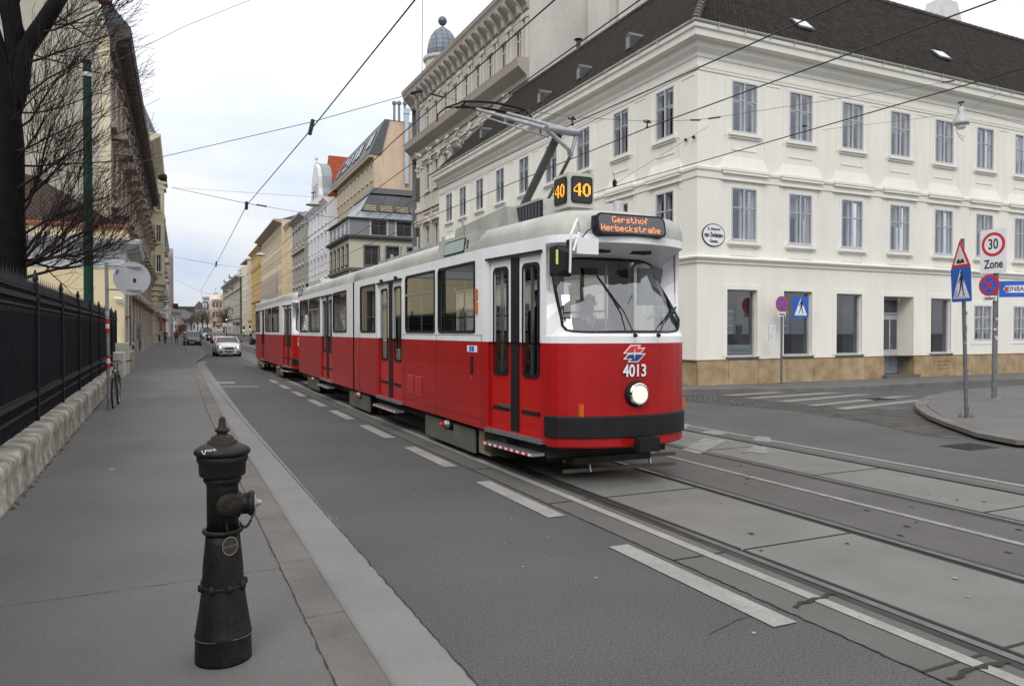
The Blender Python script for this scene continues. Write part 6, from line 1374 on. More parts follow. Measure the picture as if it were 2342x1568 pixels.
for sx, sy, ex, ey, r in starts:
    a = TP(sx, sy, 16.8+rt_.uniform(-.2, .2)); b = TP(ex, ey, 16.8+rt_.uniform(-2.2, 1.2)); grow(a, b-a, (b-a).length*1.12, r*.6, 0)
tw.build('branches', twig, TREE)
# green tram mast
gp_ = AY(203, 660, 28.5); mb = MB(); mb.tube([(gp_.x, 28.5, .0), (gp_.x+.02, 28.5, 10.6)], [.155, .125], 16)
GM = thing('tram_mast', 'tall dark green steel mast standing behind the iron fence', 'mast', (gp_.x, 28.5, .1)); mb.build('mast', mat('mast_green', (.003, .035, .024), .6, amt=.15, spec=.2), GM)
mb = MB(); mb.lathe([(.155, 10.15), (.155, 10.28)], (gp_.x+.02, 28.5, 0), 16); mb.build('clamp', wframe, GM); MB().lathe([(.15, 10.6), (.15, 10.68), (.02, 10.78)], (gp_.x+.02, 28.5, 0), 14).build('cap', mblack, GM)
# round sign seen from behind
RP = G(248, 934, .12); RS = thing('round_sign', 'round road sign seen from behind on a pole with red and white bands', 'road sign', RP)
mb = MB(); mb.tube([(RP.x, RP.y, .12), (RP.x-.03, RP.y, 3.32)], .038, 12); mb.build('pole', galv, RS)
dcx = AY(303, 637, RP.y-.02); mb = MB(); M_ = frame_m((dcx.x, RP.y-.06, dcx.z), (1, .12, 0), (0, 0, 1)); disc(mb, M_, .375, .37, -.012, 0); mb.build('sign_disc', mat('sign_back', (.50, .51, .54), .5, .1, amt=.08, scale=2), RS)
mb = MB()
for py in (609, 662): p = AY(245, py, RP.y); mb.beam((p.x, RP.y-.02, p.z), (dcx.x+.2, RP.y-.09, p.z-.015), .03, .035)
mb.build('bracket', galv, RS); mb = MB(); p = M_ @ Vector((.05, -.04, .004)); mb.box(p.x-.03, p.x+.03, p.y-.004, p.y, p.z-.045, p.z+.04); mb.build('sticker', msblack, RS); p = M_ @ Vector((-.30, .13, .004)); MB().hexa([(p.x-.025, p.y-.006, p.z-.05), (p.x+.015, p.y-.006, p.z-.05), (p.x+.015, p.y, p.z-.05), (p.x-.025, p.y, p.z-.05)], [(p.x+.005, p.y-.006, p.z+.05), (p.x+.045, p.y-.006, p.z+.05), (p.x+.045, p.y, p.z+.05), (p.x+.005, p.y, p.z+.05)]).build('sticker', mat('sticker_purple', (.2, .05, .22), .5), RS)
mb = MB()
for k, (z0, z1) in enumerate([(1.98, 2.09), (1.88, 1.98), (1.77, 1.88), (1.22, 1.29), (1.11, 1.22), (1.0, 1.11)]): mb.mi = 0 if k in (0, 2, 3, 5) else 1; mb.tube([(RP.x-.03*(z0/3.3), RP.y, z0), (RP.x-.03*(z1/3.3), RP.y, z1)], .0405, 12)
for k in range(3): mb.mi = 1; mb.tube([(RP.x-.02, RP.y, 2.17+k*.035), (RP.x-.02, RP.y, 2.185+k*.035)], .0402, 12)
mb.build('reflective_bands', [msred, mglossw], RS)
# bicycle
BP_ = G(252, 937, .12); BP_.x += .02; BK = thing('bicycle', 'black city bicycle with front lamp leaning on the banded sign pole', 'bicycle', BP_, R(-2.5))
bl = mat('bike_black', (.015, .015, .017), .4, amt=.2); tyre = mat('tyre_rubber', (.018, .018, .018), .8, amt=.2)
def wheel(y):
    mb = MB(); n = 40; rr_ = .33; mb.smooth = True
    pts = [(0, y+rr_*math.cos(2*math.pi*i/n), .345+rr_*math.sin(2*math.pi*i/n)) for i in range(n+1)]; mb.tube(pts, .019, 8, caps=False); t = mb.build('tyre', tyre, BK, True)
    mb = MB(); pts = [(0, y+.305*math.cos(2*math.pi*i/n), .345+.305*math.sin(2*math.pi*i/n)) for i in range(n+1)]; mb.tube(pts, .011, 6, caps=False)
    for i in range(24): a = 2*math.pi*i/24; mb.tube([((-1)**i*.022, y+.02*math.cos(a+.4), .345+.02*math.sin(a+.4)), (0, y+.30*math.cos(a), .345+.30*math.sin(a))], .0014, 3, caps=False)
    mb.tube([(-.05, y, .345), (.05, y, .345)], .022, 8); mb.build('wheel', galv, BK, True)
wheel(.35); wheel(1.42)
mb = MB(); mb.tube([(0, .62, .80), (0, .56, .93)], .02, 8); mb.tube([(0, .60, .84), (0, .98, .42)], .018, 8); mb.tube([(0, .62, .78), (0, 1.18, .80)], .015, 8); mb.tube([(0, .98, .40), (0, 1.22, .95)], .016, 8)
for s in (-.045, .045): mb.tube([(s*.6, .60, .80), (s, .50, .70), (s, .36, .345)], .011, 6); mb.tube([(s*.4, 1.17, .78), (s, 1.42, .345)], .008, 6); mb.tube([(s*.4, .98, .40), (s, 1.42, .345)], .009, 6)
mb.build('frame', bl, BK, True)
mb = MB(); mb.tube([(-.30, .78, 1.02), (-.22, .62, 1.03), (-.08, .55, 1.0), (0, .54, .99), (.08, .55, 1.0), (.22, .62, 1.04), (.32, .78, 1.04)], .012, 8); mb.tube([(0, .56, .9), (0, .54, 1.0)], .014, 8); mb.build('handlebar', galv, BK, True)
for s in (-1, 1): MB().tube([(s*.24, .64, 1.03), (s*.32, .79, 1.035)], .02, 8).build('grip', bl, BK, True); MB().tube([(s*.2, .58, 1.03), (s*.29, .60, .985)], .006, 5).build('brake_lever', galv, BK, True)
mb = MB(); mb.lathe([(.012, .04), (.045, 0), (.048, -.03), (.03, -.032)], (0, .46, .80), 14, (0, 1, 0)); mb.build('lamp', [chrome], BK, True)
mb = MB(); mb.box(-.09, .09, 1.15, 1.4, .96, 1.02); mb.box(-.03, .03, 1.02, 1.2, .98, 1.01); mb.build('saddle', bl, BK, True)
mb = MB()
for i in range(10):
    a = R(20+i*14); b = R(34+i*14); mb.hexa([(-.028, .35-.365*math.cos(a)*1, .345+.365*math.sin(a)), (.028, .35-.365*math.cos(a), .345+.365*math.sin(a)), (.028, .35-.37*math.cos(a), .345+.37*math.sin(a)), (-.028, .35-.37*math.cos(a), .345+.37*math.sin(a))], [(-.028, .35-.365*math.cos(b), .345+.365*math.sin(b)), (.028, .35-.365*math.cos(b), .345+.365*math.sin(b)), (.028, .35-.37*math.cos(b), .345+.37*math.sin(b)), (-.028, .35-.37*math.cos(b), .345+.37*math.sin(b))]) if i > 2 else None
mb.build('mudguard', bl, BK, True)
mb = MB(); mb.tube([(.05, .98, .40), (.075, 1.0, .24)], .009, 6); mb.tube([(-.05, .98, .40), (-.075, .96, .56)], .009, 6); mb.box(.08, .18, .96, 1.04, .225, .25); mb.box(-.18, -.08, .92, 1.0, .55, .575); mb.lathe([(.1, -.004), (.1, .004)], (.04, .98, .40), 20, (1, 0, 0)); mb.build('crankset', galv, BK, True)
# hydrant
hyd = mat('hydrant_iron', (.012, .0115, .012), .5, 0, spec=.22, amt=.4, scale=6, amt2=.3, scale2=50, bump=.18, bscale=150, streak=.2); rust = mat('hydrant_rust', (.024, .018, .014), .6, 0, spec=.2, amt=.6, scale=22, bump=.3, bscale=90)
HP = G(507, 1508, .12); HY = thing('hydrant', 'tall black cast-iron hydrant with finial top and chained side outlets on the pavement', 'hydrant', HP)
mb = MB(); mb.smooth = True
mb.lathe([(.140, 0), (.140, .02), (.138, .125), (.142, .135), (.138, .145), (.120, .26), (.106, .365), (.103, .40), (.098, .50), (.088, .60), (.083, .66)], (0, 0, 0), 40)
mb.lathe([(.078, .66), (.078, .90), (.082, .915), (.092, .925), (.094, .94), (.088, .945), (.11, .955), (.114, .965), (.116, 1.02), (.124, 1.03), (.126, 1.055), (.120, 1.06)], (0, 0, 0), 40)
body = mb.build('body', hyd, HY, True)
mb = MB(); mb.smooth = True; mb.lathe([(.124, 1.06), (.136, 1.068), (.139, 1.078), (.134, 1.09), (.118, 1.102), (.085, 1.118)], (0, 0, 0), 40); cap = mb.build('cap', hyd, HY, True)
mb = MB(); mb.smooth = True; mb.lathe([(.086, 1.112), (.074, 1.118), (.073, 1.132), (.058, 1.138), (.055, 1.15), (.048, 1.158), (.026, 1.166), (.026, 1.175), (.036, 1.182), (.036, 1.19), (.024, 1.20), (.019, 1.21), (.016, 1.245), (.010, 1.256), (.004, 1.258)], (0, 0, 0), 28); mb.build('finial', rust, cap, True)
for z, r_, t_ in ((.668, .090, .012), (.385, .104, .008)):
    mb = MB(); mb.smooth = True; mb.tube([(r_*math.cos(2*math.pi*i/36), r_*math.sin(2*math.pi*i/36), z) for i in range(37)], t_, 8, caps=False)
    if z > .5: mb.build('collar_ring', hyd, HY, True)
for i in range(8): a = 2*math.pi*i/8+.2; mb.lathe([(.004, -.022), (.016, -.015), (.018, .0), (.016, .015), (.004, .022)], (.108*math.cos(a), .108*math.sin(a), .385), 8)
mb.build('collar_ring', hyd, HY, True)
mb = MB()
for a, z, r_ in ((-115, .52, .100), (-60, .52, .1), (-118, .22, .128), (-62, .215, .128)):
    a = R(a); c = Vector((r_*math.cos(a), r_*math.sin(a), z)); s_ = Vector((-math.sin(a), math.cos(a), 0)); nrm = Vector((math.cos(a), math.sin(a), .15)); b0 = len(mb.v)
    mb.v += [tuple(c-s_*.012-nrm*.008), tuple(c+s_*.012-nrm*.008), tuple(c+Vector((0, 0, .045))-nrm*.016), tuple(c+nrm*.009)]
    for f in ((0, 1, 3), (1, 2, 3), (2, 0, 3)): mb.face(tuple(b0+k for k in f))
mb.build('cast_arrow', hyd, HY, True)
fd = Vector((.12, -1, 0)).normalized(); sdv = Vector((.905, -.12, 0)).normalized(); Hc = Vector((0, 0, 0))
mb = MB(); mb.smooth = True; mb.lathe([(.046, .05), (.046, .09), (.060, .092), (.062, .104), (.054, .108), (.052, .118), (.032, .124)], (.012, 0, .815), 24, fd); o1 = mb.build('outlet_cap', rust, HY, True)
mb = MB(); mb.lathe([(.030, .120), (.030, .130), (.018, .132)], (.012, 0, .815), 20, fd); mb.box(.012-.014+fd.x*.14, .012+.014+fd.x*.14, fd.y*.158, fd.y*.125, .803, .827); mb.build('cap_nut', rust, o1, True)
mb = MB(); mb.smooth = True; mb.lathe([(.068, .04), (.068, .085), (.055, .09), (.055, .125), (.064, .13), (.066, .137), (.064, .15), (.05, .158)], (0, 0, .80), 28, sdv); o2 = mb.build('side_outlet', hyd, HY, True)
mb = MB(); mb.lathe([(.045, .155), (.045, .163), (.022, .165), (.022, .175), (.014, .176), (.014, .19)], (0, 0, .80), 12, sdv); mb.build('cap_nut', galv, o2, True)
def chain(mb, A, B, sag, n=14):
    A = Vector(A); B = Vector(B)
    for i in range(n):
        f = (i+.5)/n; p = A.lerp(B, f)-Vector((0, 0, sag*4*f*(1-f))); f2 = f+.03; p2 = A.lerp(B, f2)-Vector((0, 0, sag*4*f2*(1-f2))); t_ = (p2-p).normalized(); u = Vector((0, 1, 0)) if i % 2 else t_.cross(Vector((0, 1, 0))).normalized()
        ring_ = [p+t_*.0095*math.cos(2*math.pi*k/8)+u*.0055*math.sin(2*math.pi*k/8) for k in range(9)]; mb.tube(ring_, .0026, 4, caps=False)
mb = MB(); chain(mb, (.075, -.07, .72), tuple(sdv*.145+Vector((0, -.03, .745))), .045, 13); mb.build('chain', rust, HY, True)
mb = MB(); chain(mb, (.005, -.085, .76), (.018, -.10, .675), .0, 7); mb.build('chain', rust, HY, True)
MB().lathe([(.010, 0), (.010, .006)], (.01, -.078, .89), 10, (0, -1, 0)).build('bolt_hole', mblack, HY, True)
stk = frame_m((.028, -.0925, .605), (1, .30, 0), (0, .07, 1)); mb = MB(); mb.mi = 0
def hring(mb, M, r0, r1, n=36):
    for i in range(n):
        a, b = 2*math.pi*i/n, 2*math.pi*(i+1)/n; mb.poly([M @ Vector((r0*math.cos(a)*.85, r0*math.sin(a), 0)), M @ Vector((r1*math.cos(a)*.85, r1*math.sin(a), 0)), M @ Vector((r1*math.cos(b)*.85, r1*math.sin(b), 0)), M @ Vector((r0*math.cos(b)*.85, r0*math.sin(b), 0))])
mb.mi = 1; disc(mb, stk, .040, .046, -.008, .0005); mb.mi = 0; hring(mb, stk @ Matrix.Translation((0, 0, .002)), .043, .0475); text_mb(mb, 'CITY ROUND', stk @ Matrix.Translation((0, -.002, .002)) @ Matrix.Rotation(R(6), 4, 'Z'), .014, .066, .0005)
mb.build('sticker', [mat('sticker_gold', (.22, .17, .08), .6), mat('sticker_dark', (.02, .02, .02), .6)], HY, True)
mb = MB(); gm_ = frame_m((-.068, -.106, 1.094), (1, -.45, 0), (-.2, .55, .6)); text_mb(mb, 'LOKE', gm_ @ Matrix.Rotation(R(8), 4, 'Z'), .034, .075, .0006, .0005); mb.build('graffiti', mat('graffiti_white', (.6, .6, .6), .6), cap, True)
mb = MB()
for a0_, a1_ in ((-170, -105), (-75, -15)): mb.tube([(.1405*math.cos(R(a)), .1405*math.sin(R(a)), .135+.004*math.sin(a)) for a in range(a0_, a1_, 6)], .0022, 4)
mb.build('weld_line', mat('pale_scratch', (.16, .15, .14), .7), HY, True)
# ------------------------------------------------------------------ road signs on the right
PED = [(-.02, .335), (.02, .345), (.045, .31), (.03, .275), (.05, .25), (.075, .18), (.105, .07), (.085, .05), (.055, .13), (.045, .16), (.045, .06), (.07, -.06), (.09, -.2), (.12, -.235), (.08, -.24), (.055, -.22), (.03, -.08), (.005, .02), (-.03, -.10), (-.10, -.20), (-.115, -.245), (-.145, -.22), (-.12, -.19), (-.06, -.05), (-.04, .05), (-.04, .15), (-.09, .07), (-.13, .07), (-.13, .095), (-.10, .10), (-.055, .20), (-.02, .255), (-.035, .29)]
def plate(mb, M, pts, z0, z1): mb.prism([M @ Vector((x, y, z0)) for x, y in pts], M.to_3x3() @ Vector((0, 0, z1-z0)))
def crossing_sign(root, M, w_=.63, h_=.68):
    mb = MB(); plate(mb, M, rrect(-w_/2, w_/2, -h_/2, h_/2, .035), -.012, 0); mb.mi = 1; plate(mb, M, [(-.27, -.27), (.27, -.27), (0, .29)], 0, .002); mb.mi = 2; k = .82
    plate(mb, M, [(x*k+.02, y*k-.02) for x, y in PED], .002, .004)
    for i in range(9): a = -.16+i*.036; plate(mb, M, [(a, -.245), (a+.022, -.245), (a+.022, -.238), (a, -.238)], .002, .004)
    return mb.build('crossing_plate', [msblue, mglossw, msblack], root)
def nostop(root, M, r_=.24):
    mb = MB(); disc(mb, M, r_, r_, -.012, 0, 36); mb.mi = 1; disc(mb, M, r_*.78, r_*.78, 0, .002, 36); mb.mi = 0
    for a in (45, -45): c, s = math.cos(R(a)), math.sin(R(a)); w2 = r_*.09; plate(mb, M, [(-r_*.8*c+w2*s, -r_*.8*s-w2*c), (r_*.8*c+w2*s, r_*.8*s-w2*c), (r_*.8*c-w2*s, r_*.8*s+w2*c), (-r_*.8*c-w2*s, -r_*.8*s+w2*c)], .002, .004+(.001 if a > 0 else 0))
    return mb.build('no_stopping_disc', [msred, msblue], root)
def small_text(root, M, w_, h_, txt, sz, tw_, name='text_plate'):
    mb = MB(); plate(mb, M, rrect(-w_/2, w_/2, -h_/2, h_/2, .01), -.01, 0); p = mb.build(name, mglossw, root)
    mb = MB(); text_mb(mb, txt, M @ Matrix.Translation((0, 0, .003)), sz, tw_, .001, .002); mb.build('lettering', msblack, p)
def stickers(root, x, y, z0, z1, r_, seed, n=12):
    rs_ = random.Random(seed); cols = [(.55, .55, .55), (.05, .05, .06), (.35, .12, .10), (.1, .2, .12), (.45, .42, .3), (.12, .16, .3)]; ms = [mat('sticker_%s' % nme, c, .6, amt=.3, scale=40) for nme, c in zip(('pale', 'ink', 'brick', 'moss', 'straw', 'slate'), cols)]
    mb = MB()
    for i in range(n):
        z = rs_.uniform(z0, z1); a = R(rs_.uniform(150, 300)); h = rs_.uniform(.02, .05); mb.mi = rs_.randrange(6)
        for k in range(3): a0, a1 = a+k*.35, a+(k+1)*.35; mb.poly([(x+r_*math.cos(a0), y+r_*math.sin(a0), z), (x+r_*math.cos(a1), y+r_*math.sin(a1), z), (x+r_*math.cos(a1), y+r_*math.sin(a1), z+h), (x+r_*math.cos(a0), y+r_*math.sin(a0), z+h)])
    mb.build('pole_stickers', ms, root)
PA = G(2212, 955, .12); SA = thing('crossing_sign', 'bump warning triangle above blue pedestrian crossing sign on leaning stickered pole', 'road sign', PA)
topA = Vector((PA.x-.17, PA.y, 3.62)); mb = MB(); mb.tube([(PA.x, PA.y, .12), tuple(topA)], .036, 12); mb.tube([(PA.x, PA.y, 1.03), (PA.x-.002, PA.y, 1.06)], .045, 12); mb.build('pole', poleg, SA)
xa = Vector((-math.sin(R(24)), -math.cos(R(24)), 0)); upA = (topA-PA).normalized(); upA = (upA-xa*upA.dot(xa)).normalized()
ca = PA.lerp(topA, (2.73-.12)/3.5); nA = xa.cross(upA); MA = frame_m(ca+nA*.05, xa, upA); crossing_sign(SA, MA, .63, .67)
MT = frame_m(PA.lerp(topA, (3.32-.12)/3.5)+nA*.05, xa, upA); mb = MB(); tri = [(-.315, -.26), (.315, -.26), (0, .285)]; rtri = []
for i in range(3):
    p0, p1, p2 = Vector(tri[i-1]), Vector(tri[i]), Vector(tri[(i+1) % 3])
    for k in range(5): f = k/4; a = p1+(p0-p1).normalized()*.035; b = p1+(p2-p1).normalized()*.035; rtri.append(tuple(((1-f)**2*a+2*f*(1-f)*p1+f*f*b)))
plate(mb, MT, rtri, -.012, 0); mb.mi = 1; plate(mb, MT, [(-.215, -.20), (.215, -.20), (0, .175)], 0, .002); mb.mi = 2
plate(mb, MT, [(-.13, -.175), (.13, -.175), (.12, -.14), (.09, -.10), (.06, -.085), (.03, -.10), (.0, -.135), (-.03, -.10), (-.06, -.085), (-.09, -.10), (-.12, -.14)], .002, .004); mb.build('bump_triangle', [msred, mglossw, msblack], SA)
stickers(SA, PA.x-.07, PA.y, 1.35, 2.3, .040, 3, 16)
st_ = MA @ Vector((-.14, -.19, .004)); mb = MB(); plate(mb, MA, [(-.22, -.26), (-.09, -.24), (-.10, -.12), (-.20, -.11)], .004, .006); mb.build('sticker', mat('sticker_torn', (.4, .45, .5), .7, amt=.5, scale=30), SA)
weed = mat('dry_weed', (.12, .085, .045), .9, amt=.3); mb = MB(); rr2 = random.Random(4)
for i in range(34): a = rr2.uniform(0, 6.3); r_ = rr2.uniform(.02, .14); h = rr2.uniform(.02, .22)*(1 if i % 4 == 0 else .4); x, y = PA.x+r_*math.cos(a), PA.y+r_*math.sin(a); mb.tube([(x, y, .12), (x+rr2.uniform(-.06, .06), y+rr2.uniform(-.06, .06), .12+h)], .003, 3)
tag(mb.build('dry_weeds', weed), kind='stuff')
PB = G(2275, 912, .12); SB = thing('speed_zone_sign', 'white 30 Zone sign over no stopping disc and blue one-way arrow on thick grey pole', 'road sign', PB)
mb = MB(); mb.tube([(PB.x, PB.y, .12), (PB.x+.03, PB.y, 4.1)], .062, 14); mb.lathe([(.16, 0), (.15, .02), (.08, .03)], (PB.x, PB.y, .12), 14); mb.build('pole', mat('thick_pole_grey', (.15, .15, .155), .6, .2, amt=.25, scale=6), SB)
xb_ = Vector((-.02, -1, 0)).normalized(); nB = xb_.cross(Vector((0, 0, 1)))
zc_ = AX(2276, 575, PB.x).z; MZ = frame_m(Vector((PB.x, PB.y, zc_))+nB*.09, xb_, (0, 0, 1)); mb = MB(); plate(mb, MZ, rrect(-.335, .335, -.55, .55, .02), -.012, 0); zp = mb.build('zone_plate', mglossw, SB)
mb = MB(); disc(mb, MZ @ Matrix.Translation((0, .17, 0)), .30, .30, 0, .003, 44); mb.mi = 1; disc(mb, MZ @ Matrix.Translation((0, .17, 0)), .225, .225, .003, .005, 44); mb.build('speed_ring', [msred, mglossw], zp)
mb = MB(); text_mb(mb, '30', MZ @ Matrix.Translation((0, .165, .007)), .36, .25, .001, .006); text_mb(mb, 'Zone', MZ @ Matrix.Translation((.01, -.33, .003)), .30, .48, .001, .006); mb.build('lettering', msblack, zp)
zn = AX(2275, 652, PB.x).z; MN = frame_m(Vector((PB.x, PB.y+.1, zn))+nB*.08, xb_, (0, 0, 1)); nostop(SB, MN, .27)
small_text(SB, frame_m(Vector((PB.x, PB.y+.08, AX(2275, 682, PB.x).z))+nB*.08, xb_, (0, 0, 1)), .36, .13, 'Anfang', .11, .27)
de = Vector((.75, -.66, 0)).normalized(); ze_ = AX(2310, 660, PB.x).z; ME = frame_m(Vector((PB.x+.05, PB.y-.03, ze_))+de*.52-Vector((.05, .05, 0)), de, (0, 0, 1)); mb = MB()
plate(mb, ME, rrect(-.50, .50, -.20, .20, .02), -.015, 0); mb.mi = 1; plate(mb, ME, [(-.42, 0), (-.34, .10), (-.34, .09), (.26, .09), (.26, .16), (.44, 0), (.26, -.16), (.26, -.09), (-.34, -.09), (-.34, -.10)], 0, .002); ep = mb.build('one_way_plate', [msblue, mglossw], SB)
mb = MB(); text_mb(mb, 'EINBAHN', ME @ Matrix.Translation((-.05, 0, .004)), .17, .56, .001, .002); mb.build('lettering', msblack, ep)
stickers(SB, PB.x+.015, PB.y, 1.6, 2.8, .066, 9, 18)
mb = MB(); plate(mb, ME, [(-.40, -.05), (-.30, -.09), (-.31, .06), (-.38, .05)], .004, .006); plate(mb, ME, [(.06, -.10), (.16, -.08), (.17, .07), (.08, .06)], .004, .006); mb.build('sticker', mat('sticker_rosy', (.35, .12, .14), .7, amt=.6, scale=30), SB)
# far sign post by the wall of the corner house
PCc = V2(A2, D2t, 3.0)+N2*.55; SCp = thing('wall_side_sign', 'no stopping disc and crossing sign on slim grey pole in front of the shop windows', 'road sign', (PCc.x, PCc.y, .12))
mb = MB(); mb.tube([(PCc.x, PCc.y, .12), (PCc.x, PCc.y, 2.95)], .036, 10); px_ = PCc
mb.beam((PCc.x, PCc.y, 2.92), (PCc.x+.5, PCc.y-.02, 2.90), .025, .03); mb.beam((PCc.x, PCc.y, 2.36), (PCc.x+.5, PCc.y-.02, 2.36), .025, .03); mb.build('pole', poleg, SCp)
cN = AY(1788, 695, PCc.y-.06); MN = frame_m(cN, (1, .0, 0), (0, 0, 1)); nostop(SCp, MN, .255); cN2 = AY(1788, 718.5, PCc.y-.06); small_text(SCp, frame_m(cN2, (1, 0, 0), (0, 0, 1)), .34, .15, 'Anfang', .13, .27)
cC = AY(1831, 702, PCc.y-.06); crossing_sign(SCp, frame_m(cC, (1, 0, 0), (0, 0, 1)), .68, .68)
cB = AY(1766, 761, PCc.y-.06); mb = MB(); Mb = frame_m(cB, (1, 0, 0), (0, 0, 1)); plate(mb, Mb, rrect(-.14, .14, -.26, .26, .01), -.03, 0); mb.mi = 1
for i, (a, b) in enumerate([(-.1, -.04), (-.1, -.06), (-.1, .02), (-.1, .0), (-.1, .04)]): plate(mb, Mb, [(a, -.02-.04*i), (b, -.02-.04*i), (b, -.012-.04*i), (a, -.012-.04*i)], 0, .001)
plate(mb, Mb, [(.03, .14), (.07, .14), (.07, .12), (.10, .15), (.07, .18), (.07, .16), (.03, .16)], 0, .001); mb.build('notice_box', [mat('notice_white', (.6, .62, .64), .5), mat('notice_ink', (.1, .1, .12), .6)], SCp)

# ------------------------------------------------------------------ vehicles
carglass = mat('car_glass', (.04, .05, .055), .08, amt=.3, scale=.8, spec=.5); plastic = mat('car_plastic', (.02, .02, .022), .5, amt=.2); lampc = mat('headlamp_clear', (.45, .47, .5), .15, .5, amt=.2); lampon = mat('headlamp_lit', (1, .9, .7), .3, amt=0, emit=1.6); taill = mat('tail_lit', (.9, .06, .02), .3, amt=0, emit=1.0); plw = mat('plate_white', (.6, .6, .62), .5)
def car(name, label, x, y, rz=0, W=1.74, L=4.0, H=1.42, paintm=None, hood=.95, lit=True, rear=False, van=False, plate='W 57134 W', group='cars driving and parked in the street', grille=.28, paint2=None, rack=False):
    root = thing(name, label, 'van' if van else 'car', (x, y, rise(y)), rz, group); w = W/2
    belt = hood+.03; ht = .75 if van else 1.05; wsb = ht+(.25 if not van else .12); wst = wsb+(.75 if not van else .6); re_ = L-.55 if not van else L-.15
    # lower body: cross sections
    st = [(0, .74, .22, .55, .62), (.05, .84, .19, .62, .70), (.22, .93, .18, .69, .78), (.6, .99, .18, .76, hood-.06), (ht, 1, .18, hood-.10, hood+.0), (wsb, 1, .18, belt-.08, belt), (L*.62, 1, .18, belt-.05, belt+.02), (L-.35, .98, .2, belt-.05, belt+.03), (L-.08, .93, .24, belt-.10, belt), (L, .86, .34, .8, .88)]
    if van: st[0] = (0, .86, .22, .7, .8); st[1] = (.06, .93, .2, .8, .9)
    mb = MB(); mb.smooth = True; R_ = []
    for yy, k, zb, zs, zt in st:
        b = len(mb.v); hw_ = w*k; P = [(-hw_*.90, zb), (-hw_*.985, zb+.12), (-hw_, (zb+zs)/2), (-hw_*.975, zs), (-hw_*.86, zt-.015), (-hw_*.45, zt+.02), (0, zt+.03)]
        P = P+[(-a, b_) for a, b_ in reversed(P[:-1])]
        for a, b_ in P: mb.v.append((a, yy+(.10*(abs(a)/w)**3 if yy < .3 else 0)-(.05*(1-(a/w)**2) if yy == 0 else 0), b_))
        R_.append((b, len(P)))
    for i in range(len(R_)-1):
        a, n = R_[i]; b = R_[i+1][0]
        for k in range(n-1):
            mb.mi = 1 if (paint2 and k in (1, 2, n-3, n-4) and i < 3) else 0; mb.face((a+k, a+k+1, b+k+1, b+k))
        mb.mi = 0; mb.face((a, b, b+n-1, a+n-1))
    mb.smooth = False
    mb.face(tuple(R_[0][0]+k for k in range(R_[0][1]))); mb.face(tuple(R_[-1][0]+k for k in reversed(range(R_[-1][1]))))
    mb.build('body', [paintm, paint2 or paintm], root, True)
    # cabin: glass shell, painted roof and pillars
    wr = w*(.78 if not van else .90); wb_ = w*.93; zr = H
    lo = [(-wb_, wsb, belt-.03), (wb_, wsb, belt-.03), (wb_, re_+.25, belt-.03), (-wb_, re_+.25, belt-.03)]; hi = [(-wr, wst, zr-.05), (wr, wst, zr-.05), (wr, re_, zr-.05), (-wr, re_, zr-.05)]
    MB().hexa(lo, hi).build('windows', carglass, root, True)
    mb = MB(); mb.smooth = True; rr = []
    for yy, dz in ((wst-.06, -.055), (wst+.15, -.015), ((wst+re_)/2, .0), (re_-.1, -.03), (re_+.03, -.07)):
        b = len(mb.v)
        for a, dd in ((-1.03, -.03), (-.97, .0), (-.6, .02), (0, .03), (.6, .02), (.97, 0), (1.03, -.03)): mb.v.append((a*wr, yy, zr+dz+dd-.03))
        rr.append(b)
    for a, b in zip(rr[:-1], rr[1:]):
        for k in range(6): mb.face((a+k, a+k+1, b+k+1, b+k))
    mb.smooth = False
    pw = .05
    for s in (-1, 1):
        for (p, q) in ((((s*wb_*1.005), wsb, belt-.02), (s*wr*1.01, wst, zr-.04)), ((s*wb_*1.005, re_+.24, belt-.02), (s*wr*1.01, re_, zr-.04)), ((s*wb_*1.01, (wst+re_)/2-.1, belt-.02), (s*wr*1.02, (wst+re_)/2, zr-.04))): mb.beam(p, q, pw, pw)
    mb.build('roof', paintm, root, True)
    if rack:
        mb = MB(); mb.box(-wr*.8, wr*.8, wst+.3, wst+1.3, zr+.02, zr+.16); mb.build('roof_rack', plastic, root, True)
    f = -.055; tl = rear
    if not rear:
        mb = MB(); gz = .30 if not van else .48; mb.prism([(a, f, b_) for a, b_ in rrect(-grille*1.05, grille*1.05, gz, .66 if not van else .84, .07)], (0, .08, 0)); mb.box(-w*.80, -w*.46, .0, .12, .27, .40); mb.box(w*.46, w*.80, .0, .12, .27, .40)
        mb.build('grille', plastic, root, True)
        for s in (-1, 1):
            mb = MB(); zl = .60 if not van else .72
            pts = [(s*w*.50, -.035, zl+.0), (s*w*.80, .06, zl+.0), (s*w*.93, .17, zl+.13), (s*w*.80, .08, zl+.15), (s*w*.44, -.03, zl+.06)]; mb.prism(pts, (0, .08, 0)); hl_ = mb.build('headlight', lampc, root, True)
            if lit: MB().lathe([(.065, -.01), (.075, .0), (.05, .03)], (s*w*.68, .02, zl+.06), 10, (0, -1, 0)).build('bulb', lampon, hl_, True)
        py_, pz_ = f-.015, .40 if not van else .42
        mb = MB(); mb.smooth = False
        for s in (-1, 1): mb.tube([(s*.02, f-.012, .0), (s*.02, f-.012, .001)], .001, 3)
        M_ = Matrix.Translation((0, 0, 0))
    else:
        mb = MB(); py_, pz_ = L+.015, .72
        for s in (-1, 1):
            m2 = MB(); m2.box(s*w*.82-.10, s*w*.82+.10, L-.12, L+.02, .72, 1.05); m2.build('tail_light', taill, root, True)
    sg_ = -1 if not rear else 1
    mb = MB(); mb.box(-.26, .26, min(py_, py_-.012*sg_*-1), max(py_, py_+.012), pz_, pz_+.115); pl_ = mb.build('number_plate', plw, root, True)
